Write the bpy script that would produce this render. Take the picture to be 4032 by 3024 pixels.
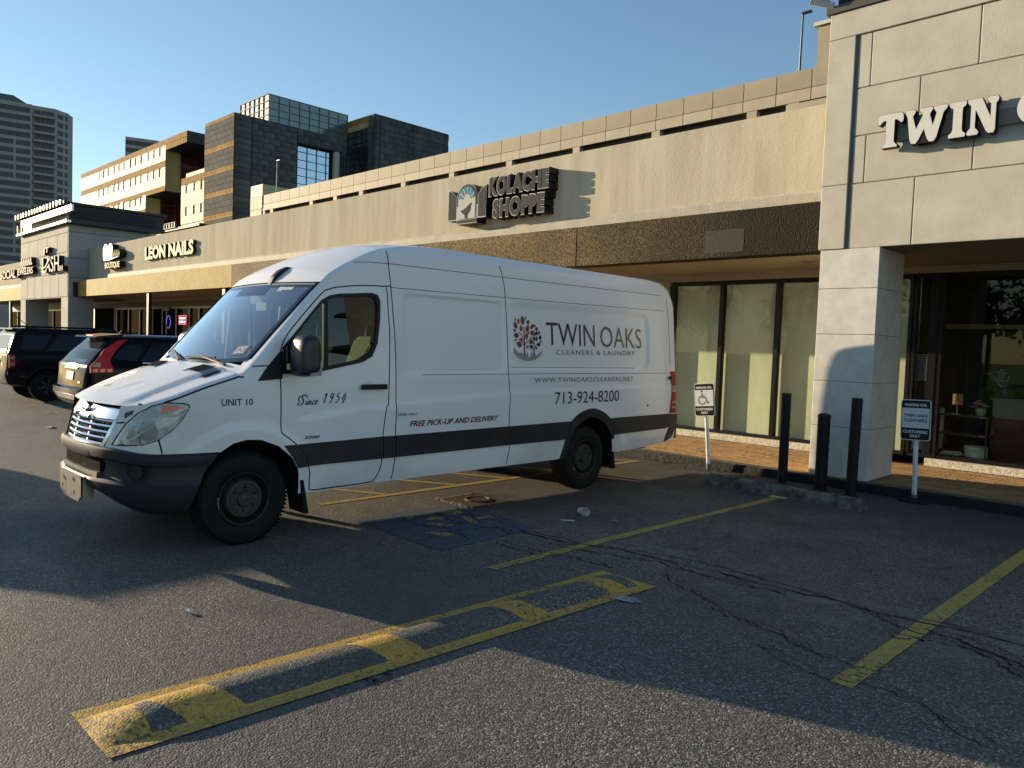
import bpy, bmesh, math, random
from mathutils import Vector, Matrix, geometry
random.seed(7)
rad = math.radians
for o in list(bpy.data.objects):
    bpy.data.objects.remove(o)
SC = bpy.context.scene
COL = SC.collection

# ------------------------------------------------------------------ camera
cam_d = bpy.data.cameras.new("camera")
cam = bpy.data.objects.new("camera", cam_d)
COL.objects.link(cam)
SC.camera = cam
cam_d.sensor_width = 36.0
cam_d.lens = 36.0 * 3029.0 / 4032.0
cam_d.clip_start = 0.05
cam_d.clip_end = 3000.0
PITCH, ROLL, YAW, CAMH = 0.0503, 0.0365, 0.7832, 1.71
_f = Vector((-math.sin(YAW), math.cos(YAW), 0)); _r = Vector((math.cos(YAW), math.sin(YAW), 0)); _u = Vector((0, 0, 1))
_f2 = _f * math.cos(PITCH) - _u * math.sin(PITCH); _u2 = _u * math.cos(PITCH) + _f * math.sin(PITCH)
_r3 = _r * math.cos(ROLL) + _u2 * math.sin(ROLL); _u3 = _u2 * math.cos(ROLL) - _r * math.sin(ROLL)
M3 = Matrix((_r3, _u3, -_f2)).transposed()
cam.matrix_world = Matrix.Translation((0, 0, CAMH)) @ M3.to_4x4()

# ------------------------------------------------------------------ sky and sun
SUN_AZ, SUN_EL = rad(17.0), rad(10.8)      # azimuth: angle between the light's travel and the shop fronts
world = bpy.data.worlds.new("World")
SC.world = world
world.use_nodes = True
wn = world.node_tree
bg = wn.nodes["Background"]
sky = wn.nodes.new("ShaderNodeTexSky")
sky.sky_type = 'NISHITA'
sky.sun_disc = False
sky.sun_elevation = SUN_EL
sky.sun_rotation = math.atan2(-math.cos(SUN_AZ), -math.sin(SUN_AZ))
sky.air_density = 1.1
sky.dust_density = 0.1
sky.ozone_density = 2.4
wn.links.new(sky.outputs[0], bg.inputs[0])
bg.inputs[1].default_value = 0.088
sun_d = bpy.data.lights.new("sun", 'SUN')
sun_d.energy = 4.1
sun_d.angle = rad(0.53)
sun_d.color = (1.0, 0.80, 0.54)
sun = bpy.data.objects.new("sun", sun_d)
COL.objects.link(sun)
_d = Vector((math.cos(SUN_EL) * math.cos(SUN_AZ), math.cos(SUN_EL) * math.sin(SUN_AZ), -math.sin(SUN_EL)))
sun.rotation_euler = _d.to_track_quat('-Z', 'Y').to_euler()
sun.location = (-40, -12, 12)
SC.view_settings.view_transform = 'Standard'
SC.view_settings.look = 'None'
SC.view_settings.gamma = 1.0
SC.view_settings.use_curve_mapping = False
SC.view_settings.exposure = 1.15
SC.render.engine = 'CYCLES'
SC.cycles.max_bounces = 7
SC.cycles.transparent_max_bounces = 12
SC.cycles.caustics_reflective = False
SC.cycles.caustics_refractive = False

# ------------------------------------------------------------------ materials
MATS = {}
def mat(name, col, rough=0.6, metal=0.0, spec=0.28, noise=None, bump=None, col2=None, vor=None, alpha=None,
        emit=None, coat=0.0, streak=None, rnd=0.0, coords='Object'):
    """noise=(scale, amount) lightness mottling; col2 mixes in by that noise; bump=(scale, strength, dist)."""
    if name in MATS:
        return MATS[name]
    m = bpy.data.materials.new(name)
    m.use_nodes = True
    n = m.node_tree.nodes; l = m.node_tree.links
    b = n["Principled BSDF"]
    b.inputs["Base Color"].default_value = (*col, 1)
    b.inputs["Roughness"].default_value = rough
    b.inputs["Metallic"].default_value = metal
    b.inputs["Specular IOR Level"].default_value = spec
    b.inputs["Coat Weight"].default_value = coat
    b.inputs["Coat Roughness"].default_value = 0.05
    tc = n.new("ShaderNodeTexCoord")
    csrc = tc.outputs[coords]
    last = None
    if noise:
        t = n.new("ShaderNodeTexNoise"); t.inputs["Scale"].default_value = noise[0]; t.inputs["Detail"].default_value = 6
        t.inputs["Roughness"].default_value = 0.62
        if streak:
            mp = n.new("ShaderNodeMapping"); mp.inputs["Scale"].default_value = streak
            l.new(csrc, mp.inputs[0]); l.new(mp.outputs[0], t.inputs[0])
        else:
            l.new(csrc, t.inputs[0])
        r = n.new("ShaderNodeMapRange"); r.inputs["From Min"].default_value = 0.36; r.inputs["From Max"].default_value = 0.64
        r.clamp = True
        l.new(t.outputs[0], r.inputs[0])
        mx = n.new("ShaderNodeMix"); mx.data_type = 'RGBA'
        a = noise[1]
        c2 = col2 if col2 else tuple(c * (1 - a) for c in col)
        c1 = col if col2 else tuple(min(1, c * (1 + a)) for c in col)
        mx.inputs[6].default_value = (*c1, 1); mx.inputs[7].default_value = (*c2, 1)
        l.new(r.outputs[0], mx.inputs[0])
        last = mx.outputs[2]
    if vor:
        v = n.new("ShaderNodeTexVoronoi"); v.inputs["Scale"].default_value = vor[0]
        l.new(csrc, v.inputs[0])
        sp = n.new("ShaderNodeSeparateColor"); l.new(v.outputs["Color"], sp.inputs[0])
        r2 = n.new("ShaderNodeMapRange"); r2.inputs["From Min"].default_value = vor[1]; r2.inputs["From Max"].default_value = 1.0
        l.new(sp.outputs[0], r2.inputs[0])
        mx2 = n.new("ShaderNodeMix"); mx2.data_type = 'RGBA'
        if last: l.new(last, mx2.inputs[6])
        else: mx2.inputs[6].default_value = (*col, 1)
        mx2.inputs[7].default_value = (*vor[2], 1)
        l.new(r2.outputs[0], mx2.inputs[0])
        last = mx2.outputs[2]
    if rnd:
        oi = n.new("ShaderNodeObjectInfo")
        mr = n.new("ShaderNodeMapRange"); mr.inputs["To Min"].default_value = 1 - rnd; mr.inputs["To Max"].default_value = 1 + rnd
        l.new(oi.outputs["Random"], mr.inputs[0])
        hv = n.new("ShaderNodeHueSaturation")
        l.new(mr.outputs[0], hv.inputs["Value"])
        if last: l.new(last, hv.inputs["Color"])
        else: hv.inputs["Color"].default_value = (*col, 1)
        last = hv.outputs[0]
    if last:
        l.new(last, b.inputs["Base Color"])
    if bump:
        t = n.new("ShaderNodeTexNoise"); t.inputs["Scale"].default_value = bump[0]; t.inputs["Detail"].default_value = 4
        l.new(csrc, t.inputs[0])
        bp = n.new("ShaderNodeBump"); bp.inputs["Strength"].default_value = bump[1]; bp.inputs["Distance"].default_value = bump[2]
        l.new(t.outputs[0], bp.inputs["Height"]); l.new(bp.outputs[0], b.inputs["Normal"])
    if emit:
        b.inputs["Emission Color"].default_value = (*emit[0], 1); b.inputs["Emission Strength"].default_value = emit[1]
    MATS[name] = m
    return m

def glass(name, tint, refl=1.0, rough=0.0, haze=0.0, hazecol=(0.7, 0.75, 0.7)):
    if name in MATS:
        return MATS[name]
    m = bpy.data.materials.new(name); m.use_nodes = True
    n = m.node_tree.nodes; l = m.node_tree.links
    for x in list(n):
        if x.type != 'OUTPUT_MATERIAL': n.remove(x)
    out = [x for x in n if x.type == 'OUTPUT_MATERIAL'][0]
    tr = n.new("ShaderNodeBsdfTransparent"); tr.inputs[0].default_value = (*tint, 1)
    gl = n.new("ShaderNodeBsdfAnisotropic"); gl.inputs["Roughness"].default_value = rough
    gl.inputs["Color"].default_value = (1, 1, 1, 1)
    fr = n.new("ShaderNodeFresnel"); fr.inputs[0].default_value = 1.5
    mu = n.new("ShaderNodeMath"); mu.operation = 'MULTIPLY'; mu.inputs[1].default_value = 1.6 * refl; mu.use_clamp = True
    l.new(fr.outputs[0], mu.inputs[0])
    geo = n.new("ShaderNodeNewGeometry"); inv = n.new("ShaderNodeMath"); inv.operation = 'SUBTRACT'; inv.inputs[0].default_value = 1.0
    l.new(geo.outputs["Backfacing"], inv.inputs[1]); mb_ = n.new("ShaderNodeMath"); mb_.operation = 'MULTIPLY'
    l.new(mu.outputs[0], mb_.inputs[0]); l.new(inv.outputs[0], mb_.inputs[1])
    mx = n.new("ShaderNodeMixShader"); l.new(mb_.outputs[0], mx.inputs[0])
    src = tr.outputs[0]
    if haze:
        df = n.new("ShaderNodeBsdfDiffuse"); df.inputs[0].default_value = (*hazecol, 1)
        m2 = n.new("ShaderNodeMixShader"); m2.inputs[0].default_value = haze
        l.new(tr.outputs[0], m2.inputs[1]); l.new(df.outputs[0], m2.inputs[2]); src = m2.outputs[0]
    l.new(src, mx.inputs[1]); l.new(gl.outputs[0], mx.inputs[2])
    l.new(mx.outputs[0], out.inputs[0])
    MATS[name] = m
    return m

def asphalt_mat():
    m = bpy.data.materials.new("asphalt"); m.use_nodes = True
    n = m.node_tree.nodes; l = m.node_tree.links; b = n["Principled BSDF"]
    tc = n.new("ShaderNodeTexCoord"); co = tc.outputs["Object"]
    def noise(s, d=5, r=0.6):
        t = n.new("ShaderNodeTexNoise"); t.inputs["Scale"].default_value = s; t.inputs["Detail"].default_value = d
        t.inputs["Roughness"].default_value = r; l.new(co, t.inputs[0]); return t.outputs[0]
    def rng(src, a, bb, c=0.0, d=1.0):
        r = n.new("ShaderNodeMapRange"); r.inputs[1].default_value = a; r.inputs[2].default_value = bb
        r.inputs[3].default_value = c; r.inputs[4].default_value = d; l.new(src, r.inputs[0]); return r.outputs[0]
    def mix(f, a, c):
        x = n.new("ShaderNodeMix"); x.data_type = 'RGBA'
        if isinstance(f, float): x.inputs[0].default_value = f
        else: l.new(f, x.inputs[0])
        for i, v in ((6, a), (7, c)):
            if isinstance(v, tuple): x.inputs[i].default_value = (*v, 1)
            else: l.new(v, x.inputs[i])
        return x.outputs[2]
    v = n.new("ShaderNodeTexVoronoi"); v.inputs["Scale"].default_value = 105; l.new(co, v.inputs[0])
    sp = n.new("ShaderNodeSeparateColor"); l.new(v.outputs["Color"], sp.inputs[0])
    stone = mix(rng(sp.outputs[0], 0.45, 1.0), (0.056, 0.054, 0.051), (0.255, 0.24, 0.215))
    stone = mix(rng(sp.outputs[1], 0.93, 0.97), stone, (0.42, 0.40, 0.36))
    v2 = n.new("ShaderNodeTexVoronoi"); v2.inputs["Scale"].default_value = 48; l.new(co, v2.inputs[0])
    sp2 = n.new("ShaderNodeSeparateColor"); l.new(v2.outputs["Color"], sp2.inputs[0])
    stone = mix(rng(sp2.outputs[0], 0.85, 0.95, 0, 0.5), stone, (0.12, 0.115, 0.105))
    big = mix(rng(noise(0.55, 6, 0.65), 0.35, 0.68, 0.0, 0.6), stone, (0.068, 0.067, 0.065))
    big = mix(rng(noise(2.6, 5, 0.7), 0.57, 0.70, 0.0, 0.5), big, (0.12, 0.115, 0.11))
    big = mix(rng(noise(0.23, 3, 0.5), 0.50, 0.66, 0.0, 0.45), big, (0.085, 0.075, 0.062))
    # dark, oily strip along the parking bays' heads
    sx = n.new("ShaderNodeSeparateXYZ"); l.new(co, sx.inputs[0])
    ad = n.new("ShaderNodeMath"); ad.operation = 'MULTIPLY_ADD'; l.new(noise(1.1, 4, 0.6), ad.inputs[0]); ad.inputs[1].default_value = 3.0
    l.new(sx.outputs[1], ad.inputs[2])
    big = mix(rng(ad.outputs[0], 8.6, 10.2, 0.0, 0.62), big, (0.036, 0.035, 0.034))
    # dusty pale band along the long crack, and a brown damp area beside the manhole
    a2 = n.new("ShaderNodeMath"); a2.operation = 'MULTIPLY_ADD'; l.new(noise(1.3, 4, .6), a2.inputs[0]); a2.inputs[1].default_value = 1.0; l.new(sx.outputs[1], a2.inputs[2])
    a3 = n.new("ShaderNodeMath"); a3.operation = 'SUBTRACT'; l.new(a2.outputs[0], a3.inputs[0]); a3.inputs[1].default_value = 5.85
    a4 = n.new("ShaderNodeMath"); a4.operation = 'ABSOLUTE'; l.new(a3.outputs[0], a4.inputs[0])
    a5 = n.new("ShaderNodeMath"); a5.operation = 'MULTIPLY'; l.new(rng(a4.outputs[0], .5, .05), a5.inputs[0]); l.new(rng(noise(3.5, 6, .75), .5, .62), a5.inputs[1])
    big = mix(a5.outputs[0], big, (0.17, 0.165, 0.155))
    vm = n.new("ShaderNodeVectorMath"); vm.operation = 'DISTANCE'; l.new(co, vm.inputs[0]); vm.inputs[1].default_value = (-6.6, 6.6, 0)
    a6 = n.new("ShaderNodeMath"); a6.operation = 'MULTIPLY_ADD'; l.new(noise(.9, 5, .6), a6.inputs[0]); a6.inputs[1].default_value = 2.2; l.new(vm.outputs["Value"], a6.inputs[2])
    big = mix(rng(a6.outputs[0], 3.4, 2.2, 0, .55), big, (0.040, 0.027, 0.015))
    dk = n.new("ShaderNodeMath"); dk.operation = 'MULTIPLY'; l.new(rng(noise(1.9, 7, .7), .57, .66, 0, .6), dk.inputs[0]); l.new(rng(noise(.4, 2, .5), .42, .58), dk.inputs[1])
    big = mix(dk.outputs[0], big, (0.028, 0.027, 0.026))
    l.new(big, b.inputs["Base Color"])
    b.inputs["Roughness"].default_value = 0.78
    l.new(rng(noise(1.7, 4, 0.6), 0.3, 0.7, 0.62, 0.85), b.inputs["Roughness"])
    b.inputs["Specular IOR Level"].default_value = 0.4
    bp = n.new("ShaderNodeBump"); bp.inputs["Strength"].default_value = 0.65; bp.inputs["Distance"].default_value = 0.006
    l.new(v.outputs["Distance"], bp.inputs["Height"]); bp.invert = True
    bp2 = n.new("ShaderNodeBump"); bp2.inputs["Strength"].default_value = 0.35; bp2.inputs["Distance"].default_value = 0.02
    l.new(noise(14, 5, 0.7), bp2.inputs["Height"]); l.new(bp.outputs[0], bp2.inputs["Normal"])
    l.new(bp2.outputs[0], b.inputs["Normal"])
    MATS["asphalt"] = m
    return m

def paint_mat(name, col, wear=0.5, scale=9.0, under=(0.06, 0.058, 0.055)):
    """worn road paint: chips show the asphalt below"""
    m = bpy.data.materials.new(name); m.use_nodes = True
    n = m.node_tree.nodes; l = m.node_tree.links; b = n["Principled BSDF"]
    tc = n.new("ShaderNodeTexCoord"); co = tc.outputs["Object"]
    t = n.new("ShaderNodeTexNoise"); t.inputs["Scale"].default_value = scale; t.inputs["Detail"].default_value = 9; t.inputs["Roughness"].default_value = 0.78
    l.new(co, t.inputs[0])
    t0 = n.new("ShaderNodeTexNoise"); t0.inputs["Scale"].default_value = 1.6; t0.inputs["Detail"].default_value = 3; l.new(co, t0.inputs[0])
    ma = n.new("ShaderNodeMath"); ma.operation = 'MULTIPLY_ADD'; l.new(t0.outputs[0], ma.inputs[0]); ma.inputs[1].default_value = .35; l.new(t.outputs[0], ma.inputs[2])
    mb2 = n.new("ShaderNodeMath"); mb2.operation = 'SUBTRACT'; l.new(ma.outputs[0], mb2.inputs[0]); mb2.inputs[1].default_value = .175
    t = mb2
    r = n.new("ShaderNodeMapRange"); r.inputs[1].default_value = wear; r.inputs[2].default_value = wear + 0.04; l.new(t.outputs[0], r.inputs[0])
    v = n.new("ShaderNodeTexVoronoi"); v.inputs["Scale"].default_value = 95; l.new(co, v.inputs[0])
    sp = n.new("ShaderNodeSeparateColor"); l.new(v.outputs["Color"], sp.inputs[0])
    x = n.new("ShaderNodeMix"); x.data_type = 'RGBA'
    x.inputs[6].default_value = (*tuple(c * 0.62 for c in col), 1); x.inputs[7].default_value = (*col, 1); l.new(sp.outputs[0], x.inputs[0])
    y = n.new("ShaderNodeMix"); y.data_type = 'RGBA'; l.new(x.outputs[2], y.inputs[6])
    y.inputs[7].default_value = (*under, 1); l.new(r.outputs[0], y.inputs[0])
    l.new(y.outputs[2], b.inputs["Base Color"])
    b.inputs["Roughness"].default_value = 0.7
    bp = n.new("ShaderNodeBump"); bp.inputs["Strength"].default_value = 0.5; bp.inputs["Distance"].default_value = 0.005; bp.invert = True
    l.new(v.outputs["Distance"], bp.inputs["Height"]); l.new(bp.outputs[0], b.inputs["Normal"])
    MATS[name] = m
    return m

# ------------------------------------------------------------------ mesh helpers
def obj(name, verts, faces, m, parent=None, smooth=False, loc=None, mats=None, mi=None, ang=None):
    me = bpy.data.meshes.new(name)
    me.from_pydata([tuple(v) for v in verts], [], faces)
    for x in (mats or [m]):
        me.materials.append(x)
    if mi:
        me.polygons.foreach_set("material_index", mi)
    if smooth:
        me.polygons.foreach_set("use_smooth", [True] * len(me.polygons))
        if ang:
            me.set_sharp_from_angle(angle=rad(ang))
    me.update()
    o = bpy.data.objects.new(name, me)
    COL.objects.link(o)
    if parent: o.parent = parent
    if loc: o.location = loc
    return o

def fixn(o):
    bm = bmesh.new(); bm.from_mesh(o.data); bmesh.ops.recalc_face_normals(bm, faces=bm.faces); bm.to_mesh(o.data); bm.free()
    return o

class MB:
    """collects simple solids into one mesh"""
    def __init__(s): s.v = []; s.f = []; s.mi = []
    def add(s, vs, fs, k=0):
        b = len(s.v); s.v += [tuple(v) for v in vs]; s.f += [tuple(i + b for i in f) for f in fs]; s.mi += [k] * len(fs); return s
    def box(s, x0, x1, y0, y1, z0, z1, k=0):
        return s.add([(x0, y0, z0), (x1, y0, z0), (x1, y1, z0), (x0, y1, z0), (x0, y0, z1), (x1, y0, z1), (x1, y1, z1), (x0, y1, z1)],
                     [(0, 3, 2, 1), (4, 5, 6, 7), (0, 1, 5, 4), (1, 2, 6, 5), (2, 3, 7, 6), (3, 0, 4, 7)], k)
    def tube(s, a, b, r, r2=None, n=10, k=0, caps=True):
        a = Vector(a); b = Vector(b); d = (b - a).normalized(); r2 = r if r2 is None else r2
        p = d.orthogonal().normalized(); q = d.cross(p); vs = []
        for c, rr in ((a, r), (b, r2)):
            for i in range(n):
                t = 2 * math.pi * i / n; vs.append(c + (p * math.cos(t) + q * math.sin(t)) * rr)
        fs = [(i, (i + 1) % n, n + (i + 1) % n, n + i) for i in range(n)]
        if caps: fs += [tuple(range(n - 1, -1, -1)), tuple(range(n, 2 * n))]
        return s.add(vs, fs, k)
    def prism(s, poly, ax, a, b, k=0, kf=None):
        """polygon in the plane across axis ax, extruded from a to b. poly pairs fill the other two axes in order"""
        def P(p, t):
            if ax == 'y': return (p[0], t, p[1])
            if ax == 'x': return (t, p[0], p[1])
            return (p[0], p[1], t)
        n = len(poly)
        vs = [P(p, a) for p in poly] + [P(p, b) for p in poly]
        tri = geometry.tessellate_polygon([[Vector((p[0], p[1], 0)) for p in poly]])
        fs = [tuple(t) for t in tri]
        s.add(vs, [], k)
        base = len(s.v) - 2 * n
        for t in tri:
            s.f.append(tuple(base + i for i in t)); s.mi.append(k if kf is None else kf)
            s.f.append(tuple(base + n + i for i in reversed(t))); s.mi.append(k if kf is None else kf)
        for i in range(n):
            j = (i + 1) % n
            s.f.append((base + i, base + j, base + n + j, base + n + i)); s.mi.append(k)
        return s
    def lathe(s, prof, c=(0, 0, 0), ax='z', n=24, k=0):
        vs = []
        for (r, h) in prof:
            for i in range(n):
                t = 2 * math.pi * i / n; a, b2 = r * math.cos(t), r * math.sin(t)
                if ax == 'z': vs.append((c[0] + a, c[1] + b2, c[2] + h))
                elif ax == 'x': vs.append((c[0] + h, c[1] + a, c[2] + b2))
                else: vs.append((c[0] + a, c[1] + h, c[2] + b2))
        fs = []
        for j in range(len(prof) - 1):
            for i in range(n):
                fs.append((j * n + i, j * n + (i + 1) % n, (j + 1) * n + (i + 1) % n, (j + 1) * n + i))
        return s.add(vs, fs, k)
    def make(s, name, m, parent=None, smooth=False, loc=None, ang=None, fix=True, mats=None):
        o = obj(name, s.v, s.f, m, parent, smooth, loc, mats=mats, mi=s.mi if mats else None, ang=ang)
        if fix: fixn(o)
        return o

def bevel(o, w=0.01, seg=1, ang=35):
    bm = bmesh.new(); bm.from_mesh(o.data)
    bmesh.ops.remove_doubles(bm, verts=bm.verts, dist=1e-5)
    es = [e for e in bm.edges if len(e.link_faces) == 2 and e.calc_face_angle(0) > rad(ang)]
    bmesh.ops.bevel(bm, geom=es, offset=w, segments=seg, affect='EDGES', profile=0.6)
    bm.to_mesh(o.data); bm.free()
    return o

def thing(name, label, cat, loc=(0, 0, 0), rz=0.0, group=None):
    o = bpy.data.objects.new(name, None); COL.objects.link(o)
    o.empty_display_size = 0.2
    o.location = loc; o.rotation_euler = (0, 0, rz)
    o["label"] = label; o["category"] = cat
    if group: o["group"] = group
    return o
def tag(o, label, cat, group=None):
    o["label"] = label; o["category"] = cat
    if group: o["group"] = group
    return o
def struct(o):
    o["kind"] = "structure"; return o
def stuff(o):
    o["kind"] = "stuff"; return o
def inst(src, name, parent, loc=(0, 0, 0), scale=(1, 1, 1), rot=(0, 0, 0)):
    o = bpy.data.objects.new(name, src if isinstance(src, bpy.types.Mesh) else src.data)
    COL.objects.link(o); o.parent = parent; o.location = loc; o.scale = scale; o.rotation_euler = rot
    return o

UNIT = {}
def unit_box(m, anchor='c'):
    """1 m cube mesh in material m, shared by every piece that is scaled from it"""
    if m.name not in UNIT:
        b = MB().box(-.5, .5, -.5, .5, -.5, .5)
        me = bpy.data.meshes.new("piece_" + m.name); me.from_pydata(b.v, [], b.f); me.materials.append(m); me.update()
        UNIT[m.name] = me
    return UNIT[m.name]
def piece(name, m, parent, x0, x1, y0, y1, z0, z1):
    return inst(unit_box(m), name, parent, ((x0 + x1) / 2, (y0 + y1) / 2, (z0 + z1) / 2), (x1 - x0, y1 - y0, z1 - z0))

def text2d(s, x0, x1, z0, z1, shear=0.0, bold=0.0, space=1.0):
    """outline letters as a flat mesh fitted into the box; returns 2-D verts, faces"""
    c = bpy.data.curves.new("t", 'FONT'); c.body = s; c.size = 1.0; c.shear = shear; c.offset = bold; c.resolution_u = 3
    c.space_character = space
    c.fill_mode = 'FRONT' if hasattr(c, "fill_mode") else c.fill_mode
    o = bpy.data.objects.new("t", c); COL.objects.link(o)
    dg = bpy.context.evaluated_depsgraph_get(); dg.update()
    me = bpy.data.meshes.new_from_object(o.evaluated_get(dg))
    vs = [v.co.copy() for v in me.vertices]; fs = [tuple(p.vertices) for p in me.polygons]
    bpy.data.objects.remove(o); bpy.data.curves.remove(c); bpy.data.meshes.remove(me)
    ax = min(v.x for v in vs); bx = max(v.x for v in vs); ay = min(v.y for v in vs); by = max(v.y for v in vs)
    return [((v.x - ax) / (bx - ax) * (x1 - x0) + x0, (v.y - ay) / (by - ay) * (z1 - z0) + z0) for v in vs], fs

def islands(vs, fs):
    """weld a flat mesh and split it into its connected shapes, left to right"""
    bm = bmesh.new()
    bv = [bm.verts.new((v[0], v[1], 0)) for v in vs]
    for f in fs:
        try: bm.faces.new([bv[i] for i in f])
        except ValueError: pass
    bmesh.ops.remove_doubles(bm, verts=bm.verts, dist=1e-4)
    bm.verts.index_update(); seen = set(); out = []
    for v in bm.verts:
        if v.index in seen or not v.link_faces: continue
        st = [v]; seen.add(v.index); comp = []
        while st:
            q = st.pop(); comp.append(q)
            for e in q.link_edges:
                w = e.other_vert(q)
                if w.index not in seen: seen.add(w.index); st.append(w)
        idx = {q.index: i for i, q in enumerate(comp)}
        fset = {f for q in comp for f in q.link_faces}
        out.append(([(q.co.x, q.co.y) for q in comp], [tuple(idx[w.index] for w in f.verts) for f in fset]))
    bm.free()
    out.sort(key=lambda c: sum(p[0] for p in c[0]) / len(c[0]))
    return out

def extrude2d(vs, fs, put, d0, d1):
    """flat mesh -> solid; put(x, z, d) places a point, d0 front, d1 back. faces: front k=1, sides k=0"""
    n = len(vs); V = [put(x, z, d0) for x, z in vs] + [put(x, z, d1) for x, z in vs]; F = []; K = []
    cnt = {}
    for f in fs:
        for i in range(len(f)):
            a, b = f[i], f[(i + 1) % len(f)]
            cnt[(min(a, b), max(a, b))] = cnt.get((min(a, b), max(a, b)), []) + [(a, b)]
    for f in fs: F.append(tuple(f)); K.append(1)
    for e in cnt.values():
        if len(e) == 1:
            a, b = e[0]; F.append((b, a, a + n, b + n)); K.append(0)
    return V, F, K

def smooth_line(pts, sub=6):
    out = []; P = [Vector(p) for p in pts]
    for i in range(len(P) - 1):
        p0 = P[max(i - 1, 0)]; p1 = P[i]; p2 = P[i + 1]; p3 = P[min(i + 2, len(P) - 1)]
        for k in range(sub):
            t = k / sub
            out.append(0.5 * ((2 * p1) + (p2 - p0) * t + (2 * p0 - 5 * p1 + 4 * p2 - p3) * t * t + (3 * p1 - p0 - 3 * p2 + p3) * t ** 3))
    out.append(P[-1])
    return out
def ribbon2d(pts, w, sub=6, nib=0.0):
    """2-D stroke of width w (calligraphic nib varies it)"""
    L = smooth_line([(p[0], p[1], 0) for p in pts], sub); vs = []; fs = []
    for i, p in enumerate(L):
        t = (L[min(i + 1, len(L) - 1)] - L[max(i - 1, 0)]); t = t.normalized() if t.length > 1e-9 else Vector((1, 0, 0))
        nn = Vector((-t.y, t.x, 0)); ww = w * (1 - nib + 2 * nib * abs(t.y)) / 2
        vs += [((p + nn * ww).x, (p + nn * ww).y), ((p - nn * ww).x, (p - nn * ww).y)]
        if i: fs.append((2 * i - 2, 2 * i - 1, 2 * i + 1, 2 * i))
    return vs, fs
def interp(x, xs, ys):
    if x <= xs[0]: return ys[0]
    for i in range(1, len(xs)):
        if x <= xs[i]:
            t = (x - xs[i - 1]) / (xs[i] - xs[i - 1]); return ys[i - 1] + t * (ys[i] - ys[i - 1])
    return ys[-1]
def sstep(a, b, x):
    t = max(0, min(1, (x - a) / (b - a))); return t * t * (3 - 2 * t)

# shared materials
M_asph = asphalt_mat()
M_yel = paint_mat("yellow_paint", (0.47, 0.34, 0.085), 0.56, 24.0)
M_yelworn = paint_mat("yellow_paint_worn", (0.56, 0.38, 0.07), 0.49, 8.0)
M_blue = paint_mat("blue_paint", (0.050, 0.088, 0.145), 0.52, 14.0)
M_black = mat("black_void", (0.004, 0.004, 0.004), 0.9)
M_blkmetal = mat("black_metal", (0.012, 0.012, 0.013), 0.4, 0.0, 0.5)
M_blkpaint = mat("black_paint", (0.006, 0.006, 0.007), 0.55, spec=0.3, noise=(6, .3))
M_white = mat("white_paint", (0.78, 0.79, 0.78), 0.35)
M_chrome = mat("chrome", (0.75, 0.74, 0.72), 0.14, 1.0)
M_plastic = mat("grey_plastic", (0.024, 0.025, 0.029), 0.52, noise=(3, .2), bump=(240, .12, .002))
M_rubber = mat("rubber", (0.006, 0.006, 0.007), 0.72, noise=(12, .35), bump=(60, .2, .004))
M_alu = mat("aluminium", (0.42, 0.41, 0.38), 0.38, 1.0, noise=(22, .25))
M_red = mat("red_lens", (0.36, 0.006, 0.008), 0.3, spec=.3)
M_clear = glass("clear_lens", (0.93, 0.94, 0.93), 1.0, 0.03, 0.05)
M_stucco = mat("stucco", (0.56, 0.51, 0.395), 0.95, spec=.12, noise=(1.3, .16), col2=(0.45, 0.40, 0.30), bump=(26, .28, .015), streak=(2.2, 1.0, 0.35))
M_stucco_p = mat("stucco_panel", (0.57, 0.54, 0.455), 0.9, spec=.2, noise=(2.2, .12), col2=(0.49, 0.46, 0.385), bump=(60, .25, .01))
M_stucco_back = mat("stucco_joint", (0.20, 0.18, 0.14), 0.8)
M_soffit = mat("soffit", (0.42, 0.36, 0.24), 0.7, noise=(.8, .12))
# ================================================================== ground
g = obj("parking_lot_asphalt", [(-600, -150, 0), (150, -150, 0), (150, 10.08, 0), (-600, 10.08, 0)], [(0, 1, 2, 3)], M_asph)
struct(g)
g2 = obj("ground", [(-1500, -1500, -.02), (1500, -1500, -.02), (1500, 1500, -.02), (-1500, 1500, -.02)], [(0, 1, 2, 3)],
         mat("far_ground", (0.09, 0.085, 0.075), 0.9, noise=(.02, .3)))
struct(g2)
FZ = 0.12   # walkway level
wk = MB().box(-60, 6, 10.12, 19.0, -.01, FZ - .012).make("walkway", mat("walkway_mortar", (0.10, 0.065, 0.035), 0.9, noise=(3, .3)))
struct(wk)
# kerb with its dark painted face, slightly uneven along its length
kb = MB(); xs = [-60 + 66 * i / 240 for i in range(241)]
pr = [(10.075, 0.0), (10.085, .10), (10.10, FZ + .004), (10.28, FZ + .004), (10.28, .0)]
vs = []
for i, x in enumerate(xs):
    w = random.uniform(-.006, .006)
    vs += [(x, y + (w if j < 3 else 0), z + (random.uniform(-.004, .002) if j in (2,) else 0)) for j, (y, z) in enumerate(pr)]
fs = []; mi = []
for i in range(240):
    for j in range(4):
        a = i * 5 + j; fs.append((a, a + 5, a + 6, a + 1)); mi.append(0 if j < 2 else 1)
kerb = obj("kerb", vs, fs, None, mats=[mat("kerb_black", (0.010, 0.010, 0.011), 0.7, noise=(7, .5), bump=(18, .6, .02)),
                                        mat("kerb_concrete", (0.13, 0.105, 0.075), 0.85, noise=(9, .35))], mi=mi)
struct(kerb)
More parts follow.
